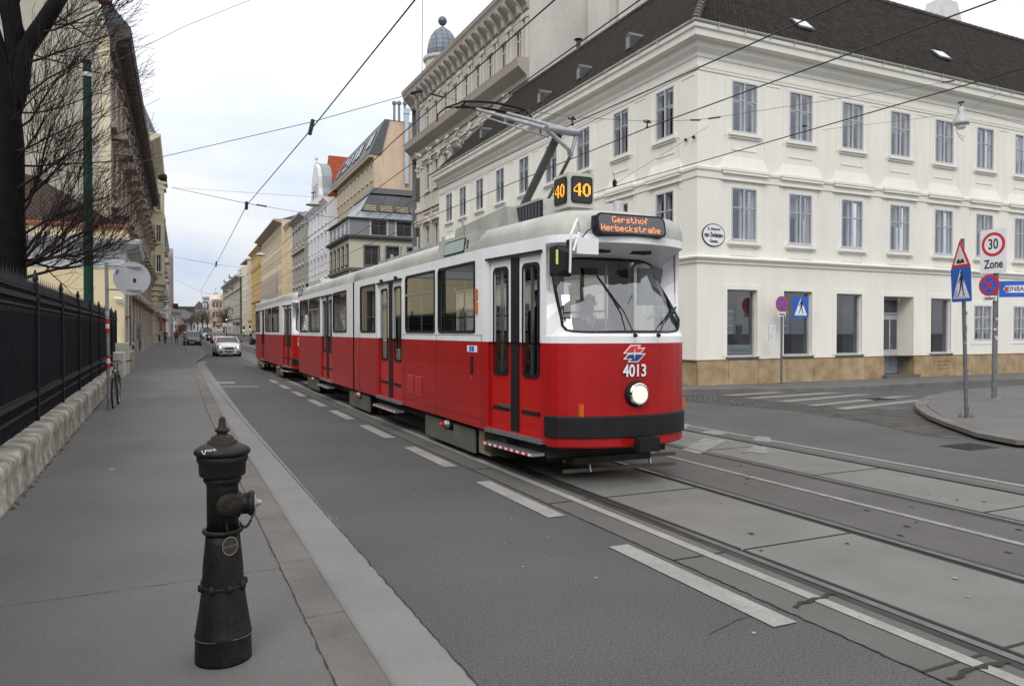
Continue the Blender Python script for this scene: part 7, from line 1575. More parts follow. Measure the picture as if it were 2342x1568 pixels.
    if plate:
        mb = MB(); Mx = frame_m((0, py_-.006, pz_+.057), (1, 0, 0), (0, 0, 1)) if not rear else frame_m((0, py_+.018, pz_+.057), (-1, 0, 0), (0, 0, 1)); text_mb(mb, plate, Mx, .10, .42, .001, .002); mb.build('lettering', msblack, pl_, True)
    for s in (-1, 1):
        mb = MB(); mb.smooth = True; mb.lathe([(.01, -.06), (.07, -.045), (.08, 0), (.05, .05)], (s*(w+.13), wsb+.18, belt+.08), 10, (0, 1, 0)); mb.beam((s*w*.92, wsb+.2, belt+.02), (s*(w+.1), wsb+.2, belt+.06), .03, .04); mb.build('mirror', plastic if not van else plastic, root, True)
        for yy in (.78, L-.75):
            mb = MB(); mb.smooth = True; mb.lathe([(.30, -.11), (.315, -.09), (.315, .09), (.30, .11), (.2, .105)], (s*(w-.10), yy, .315), 20, (1, 0, 0)); wl = mb.build('wheel', tyre, root, True)
            MB().lathe([(.18, .09), (.19, .112), (.05, .118)], (s*(w-.10), yy, .315), 14, (s, 0, 0)).build('rim', galv, wl, True)
    mb = MB(); mb.box(-w*.88, w*.88, .25, L-.3, .13, .22)
    for s in (-1, 1):
        for yy in (.78, L-.75): mb.lathe([(.37, -.01), (.37, .0)], (s*(w*.995), yy, .33), 16, (s, 0, 0))
    mb.build('underbody', plastic, root, True)
    for k in range(3 if 'white compact' in label else 0):
        pass
    return root
pw_ = mat('paint_white', (.76, .78, .80), .25, coat=.6, amt=.03); pn_ = mat('paint_navy', (.008, .010, .035), .3, coat=.15, amt=.1, spec=.3); pb_ = mat('paint_black', (.008, .008, .010), .3, coat=.15, amt=.1, spec=.3); po_ = mat('paint_orange', (.62, .13, .02), .3, coat=.5, amt=.1); py__ = mat('paint_olive_yellow', (.35, .33, .02), .3, coat=.5, amt=.1); ps_ = mat('paint_silver', (.42, .43, .45), .3, .4, coat=.4, amt=.05); prd = mat('bus_salmon', (.42, .12, .08), .4, amt=.1)
wc = car('parked_car', 'white compact hatchback driving towards the viewer left of the trailer car', 4.25, 57.8, R(1), 1.74, 3.95, 1.42, pw_)
wc['category'] = 'car'; wc.name = 'white_car'
mb = MB()
for i in range(4):
    c = Vector((-.075+.05*i, -.062, .60)); mb.tube([tuple(c+Vector((.03*math.cos(a), 0, .03*math.sin(a)))) for a in [2*math.pi*k/12 for k in range(13)]], .005, 5, caps=False)
mb.build('badge', chrome, wc, True)
dc = car('parked_car', 'dark blue people carrier parked at the kerb behind the slim sign poles', 2.85, 92.4, R(-4), 1.80, 4.3, 1.62, pn_, 1.02, False, plate='W 10344 B')
mb = MB(); mb.lathe([(.07, 0), (.07, .012)], (0, -.06, .78), 16, (0, -1, 0)); mb.build('badge', chrome, dc, True)
car('moving_car', 'orange and yellow-green car half hidden behind the white hatchback', 6.65, 108, R(-1), 1.80, 4.2, 1.5, po_, .98, True, plate='', paint2=py__)
car('moving_car', 'small black car between the orange car and the white van', 7.0, 127, R(-1), 1.72, 4.0, 1.48, pb_, .95, True, plate='')
car('white_van', 'white van with dark roof rack leading the row of oncoming traffic', 7.25, 148, R(-1), 1.95, 4.9, 1.92, pw_, 1.12, True, van=True, plate='', rack=True)
car('moving_car', 'dark car with lit headlights just left of the white van', 7.0, 172, R(-1), 1.8, 4.4, 1.65, pb_, 1.0, True, plate='')
car('moving_car', 'silver saloon right of the white van, further back', 11.2, 185, R(-1), 1.8, 4.4, 1.5, ps_, 1.0, True, plate='')
car('suv', 'black off-roader with glowing red tail lamp driving away at the trailer\'s rear', 13.6, 128, R(-1), 1.85, 4.4, 1.75, pb_, 1.15, False, rear=True, plate='')
COL.objects['suv'].location.y -= 4.4
car('moving_car', 'black car bottom right of the off-roader, mostly hidden behind the trailer car', 10.75, 98, R(-1), 1.78, 4.3, 1.45, pb_, .98, False, rear=True, plate='')
car('parked_car', 'silver estate parked right behind the dark blue people carrier', 3.2, 99.5, R(-2), 1.8, 4.4, 1.75, ps_, 1.02, False, plate='')
b_ = thing('bus', 'salmon-red bus far down the left lane under the traffic lights', 'bus', (5.0, 245, rise(245)), 0); mb = MB(); mb.box(-1.25, 1.25, 0, 11, .3, 2.9); mb.build('body', prd, b_, True); mb = MB(); mb.prism([(a, -.02, z) for a, z in rrect(-1.05, 1.05, 1.3, 2.4, .1)], (0, .02, 0)); mb.build('windscreen', carglass, b_, True)
for s in (-.8, .8): MB().lathe([(.12, 0), (.10, .04)], (s, 0, .7), 10, (0, -1, 0)).build('headlight', lampon, b_, True)
MB().box(-.9, .9, -.03, 0, 2.5, 2.75).build('display', mblack, b_, True)

# ------------------------------------------------------------------ people
skin = mat('skin', (.48, .28, .20), .6, amt=.06, scale=8); hairg = mat('hair_grey', (.42, .39, .36), .8, amt=.2, scale=30); haird = mat('hair_dark', (.02, .017, .015), .8, amt=.2)
def skinned(name, V, E, Rr, mats, pick, parent, sub=2, root=0):
    me = bpy.data.meshes.new(name); me.from_pydata([Vector(v) for v in V], E, []); ob = bpy.data.objects.new(name, me); COL.objects.link(ob)
    bpy.context.view_layer.objects.active = ob
    m = ob.modifiers.new('s', 'SKIN'); m.use_smooth_shade = True
    for i, v in enumerate(me.skin_vertices[0].data if me.skin_vertices else []): pass
    if not me.skin_vertices:
        bm = bmesh.new(); bm.from_mesh(me); bm.verts.layers.skin.verify(); bm.to_mesh(me); bm.free()
    for i, v in enumerate(me.skin_vertices[0].data): r = Rr[i]; v.radius = r if isinstance(r, tuple) else (r, r); v.use_root = (i == root)
    s_ = ob.modifiers.new('u', 'SUBSURF'); s_.levels = sub; s_.render_levels = sub
    bpy.context.view_layer.update(); dg = bpy.context.evaluated_depsgraph_get(); nm = bpy.data.meshes.new_from_object(ob.evaluated_get(dg)); bpy.data.objects.remove(ob); bpy.data.meshes.remove(me)
    nm.name = name; nm.materials.clear()
    for mm in mats: nm.materials.append(mm)
    for p in nm.polygons: p.material_index = pick(p.center); p.use_smooth = True
    o = bpy.data.objects.new(name, nm); COL.objects.link(o); o.parent = parent; return o
def hands(V, E, Rr, wrist, i_w, d, up, s=1.0):
    """five short finger chains grown out of a palm, d = direction of the hand, up = back of the hand"""
    d = Vector(d).normalized(); up = Vector(up).normalized(); sd_ = d.cross(up); wrist = Vector(wrist)
    V.append(tuple(wrist+d*.05*s)); Rr.append((.034*s, .016*s)); E.append((i_w, len(V)-1)); ip = len(V)-1
    for k, (o, L_) in enumerate(((-.030, .062), (-.010, .075), (.010, .07), (.030, .055))):
        a = wrist+d*.09*s+sd_*o*s; V.append(tuple(a)); Rr.append(.0095*s); E.append((ip, len(V)-1)); b = a+(d*.8-up*.35)*L_*.55*s; V.append(tuple(b)); Rr.append(.009*s); E.append((len(V)-2, len(V)-1)); c = b+(d*.5-up*.8)*L_*.45*s; V.append(tuple(c)); Rr.append(.008*s); E.append((len(V)-2, len(V)-1))
    t = wrist+d*.045*s-sd_*.045*s; V.append(tuple(t)); Rr.append(.011*s); E.append((ip, len(V)-1)); V.append(tuple(t+(d*.7-sd_*.4-up*.2)*.045*s)); Rr.append(.009*s); E.append((len(V)-2, len(V)-1))
def head_extra(root, c, s, fd, hair, beanie=None):
    """face and hair on a head centred at c (radius about .1), fd = facing direction"""
    fd = Vector(fd).normalized(); c = Vector(c); sd_ = fd.cross(Vector((0, 0, 1))).normalized(); up = Vector((0, 0, 1)); mb = MB(); mb.smooth = True
    n = 14; rings = []
    for i in range(6):                        # hair cap
        ph = R(2+i*17); b = len(mb.v)
        for k in range(n):
            a = 2*math.pi*k/n; q = c+(fd*math.cos(a)*.094*math.sin(ph)*(1.04)+sd_*math.sin(a)*.083*math.sin(ph)+up*math.cos(ph)*.122)*s-fd*.012*s
            if i >= 4 and math.cos(a) > .25: q += up*.045*s*(i-3)-fd*.015*s
            mb.v.append(tuple(q))
        rings.append(b)
    for a, b in zip(rings[:-1], rings[1:]):
        for k in range(n): mb.face((a+k, a+(k+1) % n, b+(k+1) % n, b+k))
    mb.face(tuple(rings[0]+k for k in range(n))); mb.build('beanie' if beanie else 'hair', beanie or hair, root, True)
    mb = MB()
    for s_ in (-1, 1):
        e = c+(fd*.084+sd_*.032*s_+up*.005)*s; mb.mi = 0; mb.lathe([(.002, -.006), (.013*s, 0), (.002, .006)], e, 8, fd); mb.mi = 1; mb.lathe([(.005, 0), (.006*s, .005), (.001, .007)], e+fd*.001, 8, fd); mb.mi = 2; mb.beam(e+up*.02*s-sd_*.016*s, e+up*.022*s+sd_*.016*s, .006, .005)
    mb.mi = 3; mb.beam(c+(fd*.088-up*.055-sd_*.022)*s, c+(fd*.088-up*.055+sd_*.022)*s, .008, .009)
    mb.build('face', [mat('eye_white', (.6, .58, .55), .3), mat('iris', (.05, .05, .06), .3), hair, mat('lips', (.36, .15, .12), .6)], root, True)
    mb = MB(); mb.smooth = True; mb.hexa([c+(fd*.085+sd_*.006+up*.018)*s, c+(fd*.085-sd_*.006+up*.018)*s, c+(fd*.08-sd_*.006+up*.018)*s, c+(fd*.08+sd_*.006+up*.018)*s], [c+(fd*.112+sd_*.014-up*.026)*s, c+(fd*.112-sd_*.014-up*.026)*s, c+(fd*.08-sd_*.016-up*.03)*s, c+(fd*.08+sd_*.016-up*.03)*s])
    for s_ in (-1, 1): mb.lathe([(.004, -.012), (.024*s, -.004), (.022*s, .006), (.004, .010)], c+(sd_*.086*s_-up*.008)*s, 10, sd_*s_)
    mb.build('nose_and_ears', skin, root, True)
def walker(label, x, y, rz, top, trousers, hair, H=1.76, step=.28, z0=None, bag=None, group=None, small=False):
    root = thing('person', label, 'person', (x, y, (.12 if z0 is None else z0)+rise(y)), rz, group); k = H/1.76
    V = [(0, 0, .95), (0, -.01, 1.12), (0, 0, 1.32), (0, .0, 1.45), (0, -.01, 1.53), (0, -.02, 1.60), (0, -.025, 1.69)]
    E_ = [(i, i+1) for i in range(6)]; Rr = [(.155, .11), (.14, .105), (.17, .115), (.13, .09), .052, (.075, .09), (.07, .085)]
    def limb(i0, pts, rs):
        for p, r in zip(pts, rs): V.append(p); Rr.append(r); E_.append((i0, len(V)-1)); i0 = len(V)-1
        return i0
    for s in (-1, 1):
        limb(0, [(s*.10, -.02*s*2, .86), (s*.10, -step*.45*s, .50), (s*.10, -step*s*.9+(.02 if s > 0 else .12), .09), (s*.11, -step*s*.9-.13+(.02 if s > 0 else .12), .04)], [(.095, .09), .062, .042, (.045, .03)])
        i = limb(2, [(s*.19, 0, 1.40), (s*.245, .03*s, 1.14), (s*.25, .10*s-.05, .90)], [.062, .048, .032]); 
        if not small: hands(V, E_, Rr, V[i], i, (0, -.1, -1), (s, 0, 0), .9)
        else: V.append((s*.25, .1*s-.06, .82)); Rr.append((.03, .04)); E_.append((i, len(V)-1))
    V = [(a*k, b*k, c*k) for a, b, c in V]; Rr = [tuple(q*k for q in r) if isinstance(r, tuple) else r*k for r in Rr]
    pick = lambda c: 0 if c.z > 1.50*k or (abs(c.x) > .2*k and c.z < .90*k and c.z > .7*k) else (1 if c.z > .90*k else (2 if c.z > .10*k else 3))
    skinned('body', V, E_, Rr, [skin, top, trousers, mblack], pick, root, 1 if small else 2)
    head_extra(root, (0, -.025*k, 1.645*k), k, (0, -1, 0), hair)
    if bag: mb = MB(); mb.prism([(a, .12, z) for a, z in rrect(-.15, .15, 1.0, 1.42, .06)], (0, .14, 0)); mb.build('backpack', bag, root, True)
    return root
cj = mat('coat_black', (.02, .02, .022), .85); cb = mat('coat_brown', (.10, .075, .045), .85); jn = mat('jeans_blue', (.04, .06, .10), .85); dkp = mat('trousers_dark', (.02, .02, .025), .85); ck = mat('khaki_pack', (.13, .11, .07), .85)
walker('pedestrian in dark jacket and jeans with khaki backpack walking away past the parked car', 1.42, 104, R(180), cj, jn, haird, bag=ck)
walker('pedestrian in brown coat close to the house wall left of the backpack walker', .15, 101, R(170), cb, dkp, haird, small=True)
walker('tiny dark figure farthest along the left pavement, nearer the wall', 2.75, 205, R(180), cj, dkp, haird, small=True, group='distant walkers')
walker('tiny dark figure farthest along the left pavement, nearer the parked cars', 3.7, 209, R(180), cj, dkp, haird, small=True, group='distant walkers')
walker('person in black crossing far behind the white van', 12.9, 190, R(90), cj, dkp, haird, small=True)
# driver
DR = thing('person', 'grey-haired tram driver in dark jacket and pale blue collar seated behind the windscreen', 'person', (5.02, 8.55, .88))
V = [(0, .12, .50), (0, .10, .68), (0, .05, .92), (0, .02, 1.08), (0, -.01, 1.17), (0, -.035, 1.25), (0, -.045, 1.345)]; E_ = [(i, i+1) for i in range(6)]; Rr = [(.17, .12), (.17, .12), (.19, .12), (.13, .09), .056, (.076, .088), (.07, .082)]
def limb(i0, pts, rs):
    for p, r in zip(pts, rs): V.append(p); Rr.append(r); E_.append((i0, len(V)-1)); i0 = len(V)-1
    return i0
for s in (-1, 1):
    limb(0, [(s*.11, .02, .50), (s*.13, -.38, .50), (s*.13, -.42, .08), (s*.13, -.55, .04)], [.09, .065, .045, (.045, .03)])
    i = limb(2, [(s*.20, .03, 1.0), (s*.27, -.06, .76), (s*.16, -.30, .72)], [.066, .052, .034]); hands(V, E_, Rr, V[i], i, (0, -1, -.05), (0, .1, 1), .95)
jk = mat('driver_jacket', (.06, .065, .075), .85, amt=.2, scale=6); sh_ = mat('shirt_pale_blue', (.40, .48, .62), .8)
pick = lambda c: 0 if (c.z > 1.135 or c.y < -.30 and c.z > .6) else (3 if (c.z > 1.0 and abs(c.x) < .055 and c.y < -.02) or (c.z > 1.09 and abs(c.x) < .09) else (1 if c.z > .58 else 2))
skinned('body', V, E_, Rr, [skin, jk, dkp, sh_], pick, DR); head_extra(DR, (0, -.045, 1.30), 1.0, (-.15, -1, -.05), hairg)
mb = MB(); mb.smooth = True; c = (.0, -.02, 1.10)
for s in (-1, 1): mb.hexa([Vector((0, -.10, .98)), Vector((s*.02, -.10, .98)), Vector((s*.09, -.06, 1.12)), Vector((s*.055, -.07, 1.14))], [Vector((0, -.11, .985)), Vector((s*.02, -.11, .985)), Vector((s*.09, -.075, 1.13)), Vector((s*.055, -.085, 1.15))])
mb.build('collar', sh_, DR, True)
pa = walker('passenger in black woollen hat standing inside the front door of the tram', 4.55, 9.0, R(200), cj, dkp, haird, H=1.5, step=.05, z0=.88); 

# ------------------------------------------------------------------ overhead wires, spans, lamps
def wire(label, pts, r, m=wirem, group=None, cat='wire', name='overhead_wire', fit=None):
    c = Vector(pts[0]); mb = MB(); mb.tube(pts, r, 6); o = mb.build(name, m); tag(o, label, cat, group); return o
ZW = 5.6
def GW(px, py, z=ZW): return G(px, py, z)
def sag(pts, s=.0):
    return pts
w1 = [GW(*p) for p in ((1010, -68), (955, 0), (712, 300), (566, 470), (495, 605), (460, 665))]; w1 += [Vector((5.2, 120, 5.9)), Vector((8, 200, 6.3)), Vector((13, 330, 6.7))]
wire('thick black contact wire crossing the open sky from the top centre to the street end', w1, .011)
w2 = [GW(*p) for p in ((1330, -48), (1274, 0), (898, 328), (750, 470))]+[Vector((5.3, 60, 5.7)), Vector((7.0, 140, 6))]
wire('black contact wire running in front of the ornate house and the peach party wall', w2, .010)
w3 = [Vector((4.95, 2, 5.63)), Vector((5.05, 11.8, 5.63)), GW(937, 380), Vector((5.4, 34, 5.6)), Vector((6.2, 70, 5.7)), Vector((8.5, 150, 6.1))]
wire('contact wire resting on the head of the raised pantograph', w3, .009)
w4 = [GW(*p) for p in ((2100, -67), (1949, 0), (1483, 209), (1310, 285), (937, 465))]+[Vector((7.3, 45, 5.6)), Vector((8.6, 100, 5.8))]
wire('black contact wire passing the corner of the white house, highest of the three there', w4, .010)
w5 = [GW(*p) for p in ((2500, -80), (2286, 0), (1483, 293), (1000, 490))]+[Vector((8.7, 60, 5.7))]
wire('black contact wire crossing the skylight roof and the upper windows of the white house', w5, .010)
w6 = [GW(*p) for p in ((2600, 60), (2341, 158), (1483, 405))]+[Vector((10.6, 22, 5.6)), Vector((10.9, 40, 5.6))]
wire('black contact wire crossing the right windows of the white house, lowest of the three there', w6, .010)
def span(label, pts, r=.006): return wire(label, pts, r, wireg, None, 'wire', 'span_wire')
span('span wire from the top of the green mast to the upper left sky', [Vector((gp_.x+.02, 28.5, 10.2)), AY(425, 66, 26), AY(590, 0, 24.5), AY(800, -80, 22)], .008)
A_ = AY(388, 357, 60); Bm = AY(720, 280, 15.0)
span('long span wire holding the sky contact wire up in the middle of the picture', [AY(300, 378, 20.5), AY(388, 357, 19), AY(720, 280, 15.0), AY(940, 218, 15.4), AY(965, 212, 15.6), AY(1060, 235, 16.2), AY(1305, 270, 17.6), AY(1480, 280, 18.6), AY(1590, 277, 18.2), AY(1640, 270, 17.9), AY(2170, 190, 16.2)], .007)
span('upright hanger wire dropping from the top edge to the span insulator', [AY(968, -20, 15.6), AY(966, 210, 15.6)], .008)
span('span wire crossing the low sky above the street, nearest of the low ones', [AY(395, 430, 38), AY(566, 466, 26), AY(740, 495, 28), AY(960, 520, 44)], .010)
span('faint span wire just above the nearest low one', [AY(395, 430, 60), AY(700, 450, 46), AY(760, 452, 44)], .009)
span('span wire at the second hanger of the sky contact wire', [AY(400, 588, 74), AY(495, 605, 46), AY(560, 612, 60)], .011)
span('span wire at the third hanger of the sky contact wire', [AY(402, 640, 110), AY(462, 668, 72), AY(560, 690, 90)], .012)
span('thin span wire running from the white house windows down to the right-hand tram pole', [AY(1620, 290, 18.0), AY(1400, 425, 17.0)], .006)
span('span wire from the hanging street lamp to the gutter of the white house', [AY(2193, 268, 16.4), AY(2245, 235, 18.2), AY(2300, 205, 18.4)], .007)
span('span wire from the hanging street lamp out of the right edge', [AY(2205, 254, 16.3), AY(2341, 288, 14.8), AY(2500, 330, 14.0)], .009)
span('span wire from the wall anchor to the hanging street lamp', [V2(A2, D2t, 5.35).to_3d()+Vector((0, -.03, 8.66)), AY(2193, 262, 16.3)], .006)
def insul(root_l, pts, n=2, r=.028, g='black wire insulators and hangers'):
    mb = MB(); a, b = Vector(pts[0]), Vector(pts[1]); d = (b-a).normalized(); L_ = (b-a).length; mb.smooth = True; prof = [(r*.4, 0)]
    for k in range(6): prof += [(r*.5, L_*(k+.1)/6), (r*1.1, L_*(k+.5)/6), (r*.5, L_*(k+.9)/6)]
    prof += [(r*.4, L_)]; mb.lathe(prof, a, 8, d); o = mb.build('insulator', mblack); tag(o, root_l, 'insulator', g); return o
insul('black hanger clamp where the long span meets the sky contact wire', (AY(718, 276, 14.95), AY(710, 310, 14.6)), r=.04)
insul('black hanger clamp at the second bend of the sky contact wire', (AY(566, 462, 24.1), AY(565, 480, 24)), r=.05)
insul('small black insulator right of the second clamp', (AY(588, 469, 26), AY(612, 473, 26)), r=.035)
insul('small black clamp low over the street at the third bend', (AY(496, 598, 46), AY(495, 610, 46)), r=.06)
insul('black insulator left of the junction above the pantograph', (AY(940, 217, 15.4), AY(966, 210, 15.55)), r=.035)
insul('black insulator right of the junction above the pantograph', (AY(985, 217, 15.7), AY(1016, 226, 15.9)), r=.025)
insul('black insulator left of the wire junction in front of the house corner', (AY(1577, 277, 18.1), AY(1600, 277, 18.1)), r=.03)
insul('black insulator right of the wire junction in front of the house corner', (AY(1618, 274, 18), AY(1646, 270, 17.9)), r=.03)
insul('black insulator at the gutter end of the long span', (AY(2150, 192, 16.3), AY(2178, 188, 16.2)), r=.03)
def clampt(label, px, py, yy_):
    root = thing('wire_clamp', label, 'wire clamp', AY(px, py, yy_), 0, 'double hangers on the span'); mb = MB(); mb.box(-.11, .11, -.03, .03, .0, .07); mb.lathe([(.045, -.15), (.05, -.12), (.02, -.1), (.02, 0)], (0, 0, 0), 10); mb.build('body', mblack, root, True)
    mb = MB()
    for s in (-.09, .09): mb.lathe([(.035, 0), (.035, .03)], (s, -.03, .04), 8, (0, -1, 0))
    mb.build('cap', galv, root, True)
clampt('double wire hanger on the span right of the pantograph knee', 1308, 276, 17.5); clampt('double wire hanger on the span next to the house corner window', 1479, 283, 18.0)
for i, (px, py) in enumerate(((1568, 322), (1586, 316))):
    p = AX(px, py, Pc.x-.04); mb = MB(); mb.lathe([(.05, 0), (.06, .03), (.02, .08)], p, 8, (-1, 0, 0)); tag(mb.build('wall_anchor', mblack), ['lower left', 'upper right'][i]+' of two black wall anchors beside the corner window', 'wall anchor', 'wall anchors')
p = AY(1405, 412, 9.4); mb = MB(); mb.tube([p, p+Vector((-.03, 0, .12))], .004, 5); mb.lathe([(.03, -.1), (.035, -.03), (.02, 0)], p, 8); o = mb.build('antenna', mblack, TM)
def pend(label, px, py, yy_, k=1.0, g='hanging street lamps', flat=False):
    root = thing('street_lamp', label, 'street lamp', AY(px, py, yy_), 0, g); mb = MB(); mb.smooth = True
    if flat: mb.lathe([(.05, .26), (.07, .2), (.2, .16), (.42, .04), (.46, 0), (.44, -.01), (.1, -.01)], (0, 0, 0), 20)
    else: mb.lathe([(.04, .62), (.09, .56), (.11, .42), (.12, .36), (.20, .22), (.26, .10), (.275, .02), (.26, 0), (.1, 0)], (0, 0, 0), 24)
    mb.build('lamp_shade', mat('lamp_grey', (.40, .42, .40), .45, .1, amt=.08), root, True); mb = MB(); mb.lathe([(.15, 0), (.15, -.12), (.11, -.15)] if not flat else [(.3, 0), (.28, -.05), (.1, -.07)], (0, 0, 0), 18); mb.build('lamp_glass', mat('lamp_glass_off', (.6, .6, .56), .4), root, True)
    mb = MB(); mb.tube([(0, 0, .3 if flat else .6), (0, 0, .75)], .02, 6); mb.beam((-.12, 0, .72), (.14, 0, .78), .05, .06); mb.build('hanger', mblack, root, True)
    if k != 1: root.scale = (k, k, k)
    return root
lp = pend('bell-shaped grey street lamp hung on spans in front of the right-hand windows', 2193, 287, 16.3, .95)
mb = MB(); mb.tube([(-.22, 0, .02), (-.25, 0, -.2), (-.1, 0, -.4), (.15, 0, -.55)], .008, 5); mb.tube([(-.15, 0, -.32), (.2, 0, -.42)], .006, 5); mb.tube([(-.06, -.05, .62), (-.22, -.05, .55), (-.2, -.05, .4), (-.08, -.04, .36)], .006, 5); mb.build('loose_cable', mblack, lp, True)
pend('flat dish street lamp hanging in front of the white gabled house', 718, 470, 46, 1.0, flat=True); pend('flat dish street lamp hanging in front of the ochre house', 597, 584, 80, 1.25, flat=True); pend('flat dish street lamp over the street near the modernist block', 551, 633, 120, 1.3, flat=True); pend('smallest flat dish street lamp above the street end', 494, 671, 170, 1.4, flat=True)
# ------------------------------------------------------------------ small street things far down the road
def slim_pole(label, px, py, h, disc_=True, yy_=None):
    p = G(px, py, .12); root = thing('sign_pole', label, 'road sign', p, 0); MB().tube([(0, 0, 0), (0, 0, h)], .035, 8).build('pole', galv, root, True)
    if disc_: mb = MB(); disc(mb, frame_m((.0, -.04, h-.32), (1, 0, 0), (0, 0, 1)), .33, .33, -.01, 0, 24); mb.build('sign_back', mat('sign_back', (.36, .37, .39)), root, True)
slim_pole('thin grey pole with round sign back beside the dark blue parked car', 425.5, 806, 3.3); slim_pole('thin grey pole with round sign back nearer the left house wall', 392, 791, 3.2)
def shop_sign(label, px0, px1, py0, py1, Y, bgm, txt, tm_, cat='shop sign', lit=False, txt_w=.8):
    a = AY(px0, py1, Y); b = AY(px1, py0, Y); root = thing('shop_sign', label, cat, (a.x, Y, a.z), 0); mb = MB(); mb.box(0, b.x-a.x, -.08, .08, 0, b.z-a.z); mb.build('panel', bgm, root, True); w_ = b.x-a.x; h_ = b.z-a.z
    if txt: mb = MB(); text_mb(mb, txt, frame_m((w_/2, -.085, h_*.5), (1, 0, 0), (0, 0, 1)), h_*.62, w_*txt_w, .003, .004); mb.build('lettering', tm_, root, True)
    mb = MB(); mb.beam((0, 0, h_*.7), (-1.0, 0, h_*.7), .05, .05); mb.build('bracket', plastic, root, True); return root
lgrey = mat('sign_light_grey', (.45, .46, .47), .6); s1 = shop_sign('pale grey square hanging sign with faint lettering on the left house row', 354, 373.5, 692, 713, 66, lgrey, 'pilzono', mat('faint_letters', (.33, .33, .34), .6)); 
s2 = shop_sign('white and amber box sign showing the letters MW on the left house row', 371, 392, 704, 717, 78, mat('sign_cream', (.75, .72, .62), .4), 'MW', mat('amber_letters', (.65, .42, .04), .5))
s3 = shop_sign('pale grey awning-like sign with blurred red lettering above the left pavement', 389, 424, 707, 726, 112, lgrey, 'Weinrestaurant', mat('maroon_letters', (.25, .05, .07), .6))
s4 = shop_sign('red vertical banner on the shop wall below the MW sign', 365.5, 371.5, 724, 757, 96, mat('banner_red', (.45, .05, .06), .6), '', None, 'banner')
s5 = shop_sign('dark box sign with small bright screen above the awning sign', 396, 408, 694, 706, 108, plastic, '', None)
p = G(362.5, 783, .12); lb = thing('litter_bin', 'dark blue round-topped litter bin against the house wall on the left', 'litter bin', p); MB().lathe([(.24, 0), (.26, .1), (.27, 1.0), (.24, 1.15), (.1, 1.25), (.01, 1.27)], (0, 0, 0), 16).build('body', mat('bin_navy', (.01, .015, .05), .5), lb, True); MB().box(-.15, .15, -.28, -.255, .82, .95).build('slot', mblack, lb, True)
for (px, py, yy_, lab) in ((326, 775, 0, 'grey framed poster case on the rusticated wall, nearer one'), (347, 765, 0, 'grey framed poster case on the rusticated wall, farther one')):
    s_ = 12.2 if px < 330 else 21.5; q = LA+Ld*s_; root = thing('poster_case', lab, 'poster case', (q.x+.33, q.y, .5)); MB().box(-.04, .04, 0, 1.5, 0, 1.9).build('frame', mat('case_frame', (.18, .19, .22), .5), root, True); MB().box(.04, .045, .1, 1.4, .1, 1.8).build('poster', mat('case_poster', (.32, .35, .38), .6, amt=.5, scale=3), root, True)
def tlight(label, px, py, Y, h=3.2):
    a = AY(px, py, Y); root = thing('traffic_light', label, 'traffic light', (a.x, Y, rise(Y)), 0, 'green traffic lights down the street'); MB().tube([(0, 0, 0), (0, 0, a.z+.3-rise(Y))], .07, 8).build('pole', plastic, root, True); z = a.z-rise(Y); MB().box(-.2, .2, -.16, .02, z-.25, z+.85).build('housing', plastic, root, True)
    mb = MB(); mb.lathe([(.13, 0), (.1, .05)], (0, -.16, z), 12, (0, -1, 0)); mb.build('lamp', mat('signal_green', (.35, 1.0, .75), .4, amt=0, emit=2.2), root, True)
tlight('green traffic light in front of the pale modernist block, left one', 557.5, 757-1.5-.5, 170); tlight('green traffic light in front of the pale modernist block, right one', 572, 753, 172); tlight('green traffic light high over the middle of the far crossing', 518, 731, 180); tlight('green traffic light small above the row of cars', 500.5, 754.5-.5, 200)
def small_plate(label, px0, px1, py0, py1, Y, m, cat='road sign'):
    a = AY(px0, py1, Y); b = AY(px1, py0, Y); root = thing('direction_sign', label, cat, ((a.x+b.x)/2, Y, rise(Y))); MB().tube([(0, 0, 0), (0, 0, b.z-rise(Y))], .06, 6).build('pole', galv, root, True); MB().box(-(b.x-a.x)/2, (b.x-a.x)/2, -.12, -.07, a.z-rise(Y), b.z-rise(Y)).build('plate', m, root, True)
small_plate('small blue crossing sign before the far junction', 533, 538, 736, 743, 160, msblue); small_plate('magenta red square sign at the far junction', 488, 494, 735, 742, 170, mat('sign_magenta', (.35, .03, .08), .5)); small_plate('long pale blue street board at the far junction', 497, 507, 729, 734, 175, mat('board_blue', (.22, .27, .40), .5)); small_plate('white round-cornered shop board left of the blue sign', 509, 519, 738, 746, 165, mglossw, 'shop sign'); small_plate('white square shop board right beside the blue sign', 522, 529, 739, 746, 165, mglossw, 'shop sign'); small_plate('dark brown low kiosk board right of the blue sign', 539, 549, 736, 745, 170, mat('board_brown', (.09, .06, .05), .6), 'shop sign')
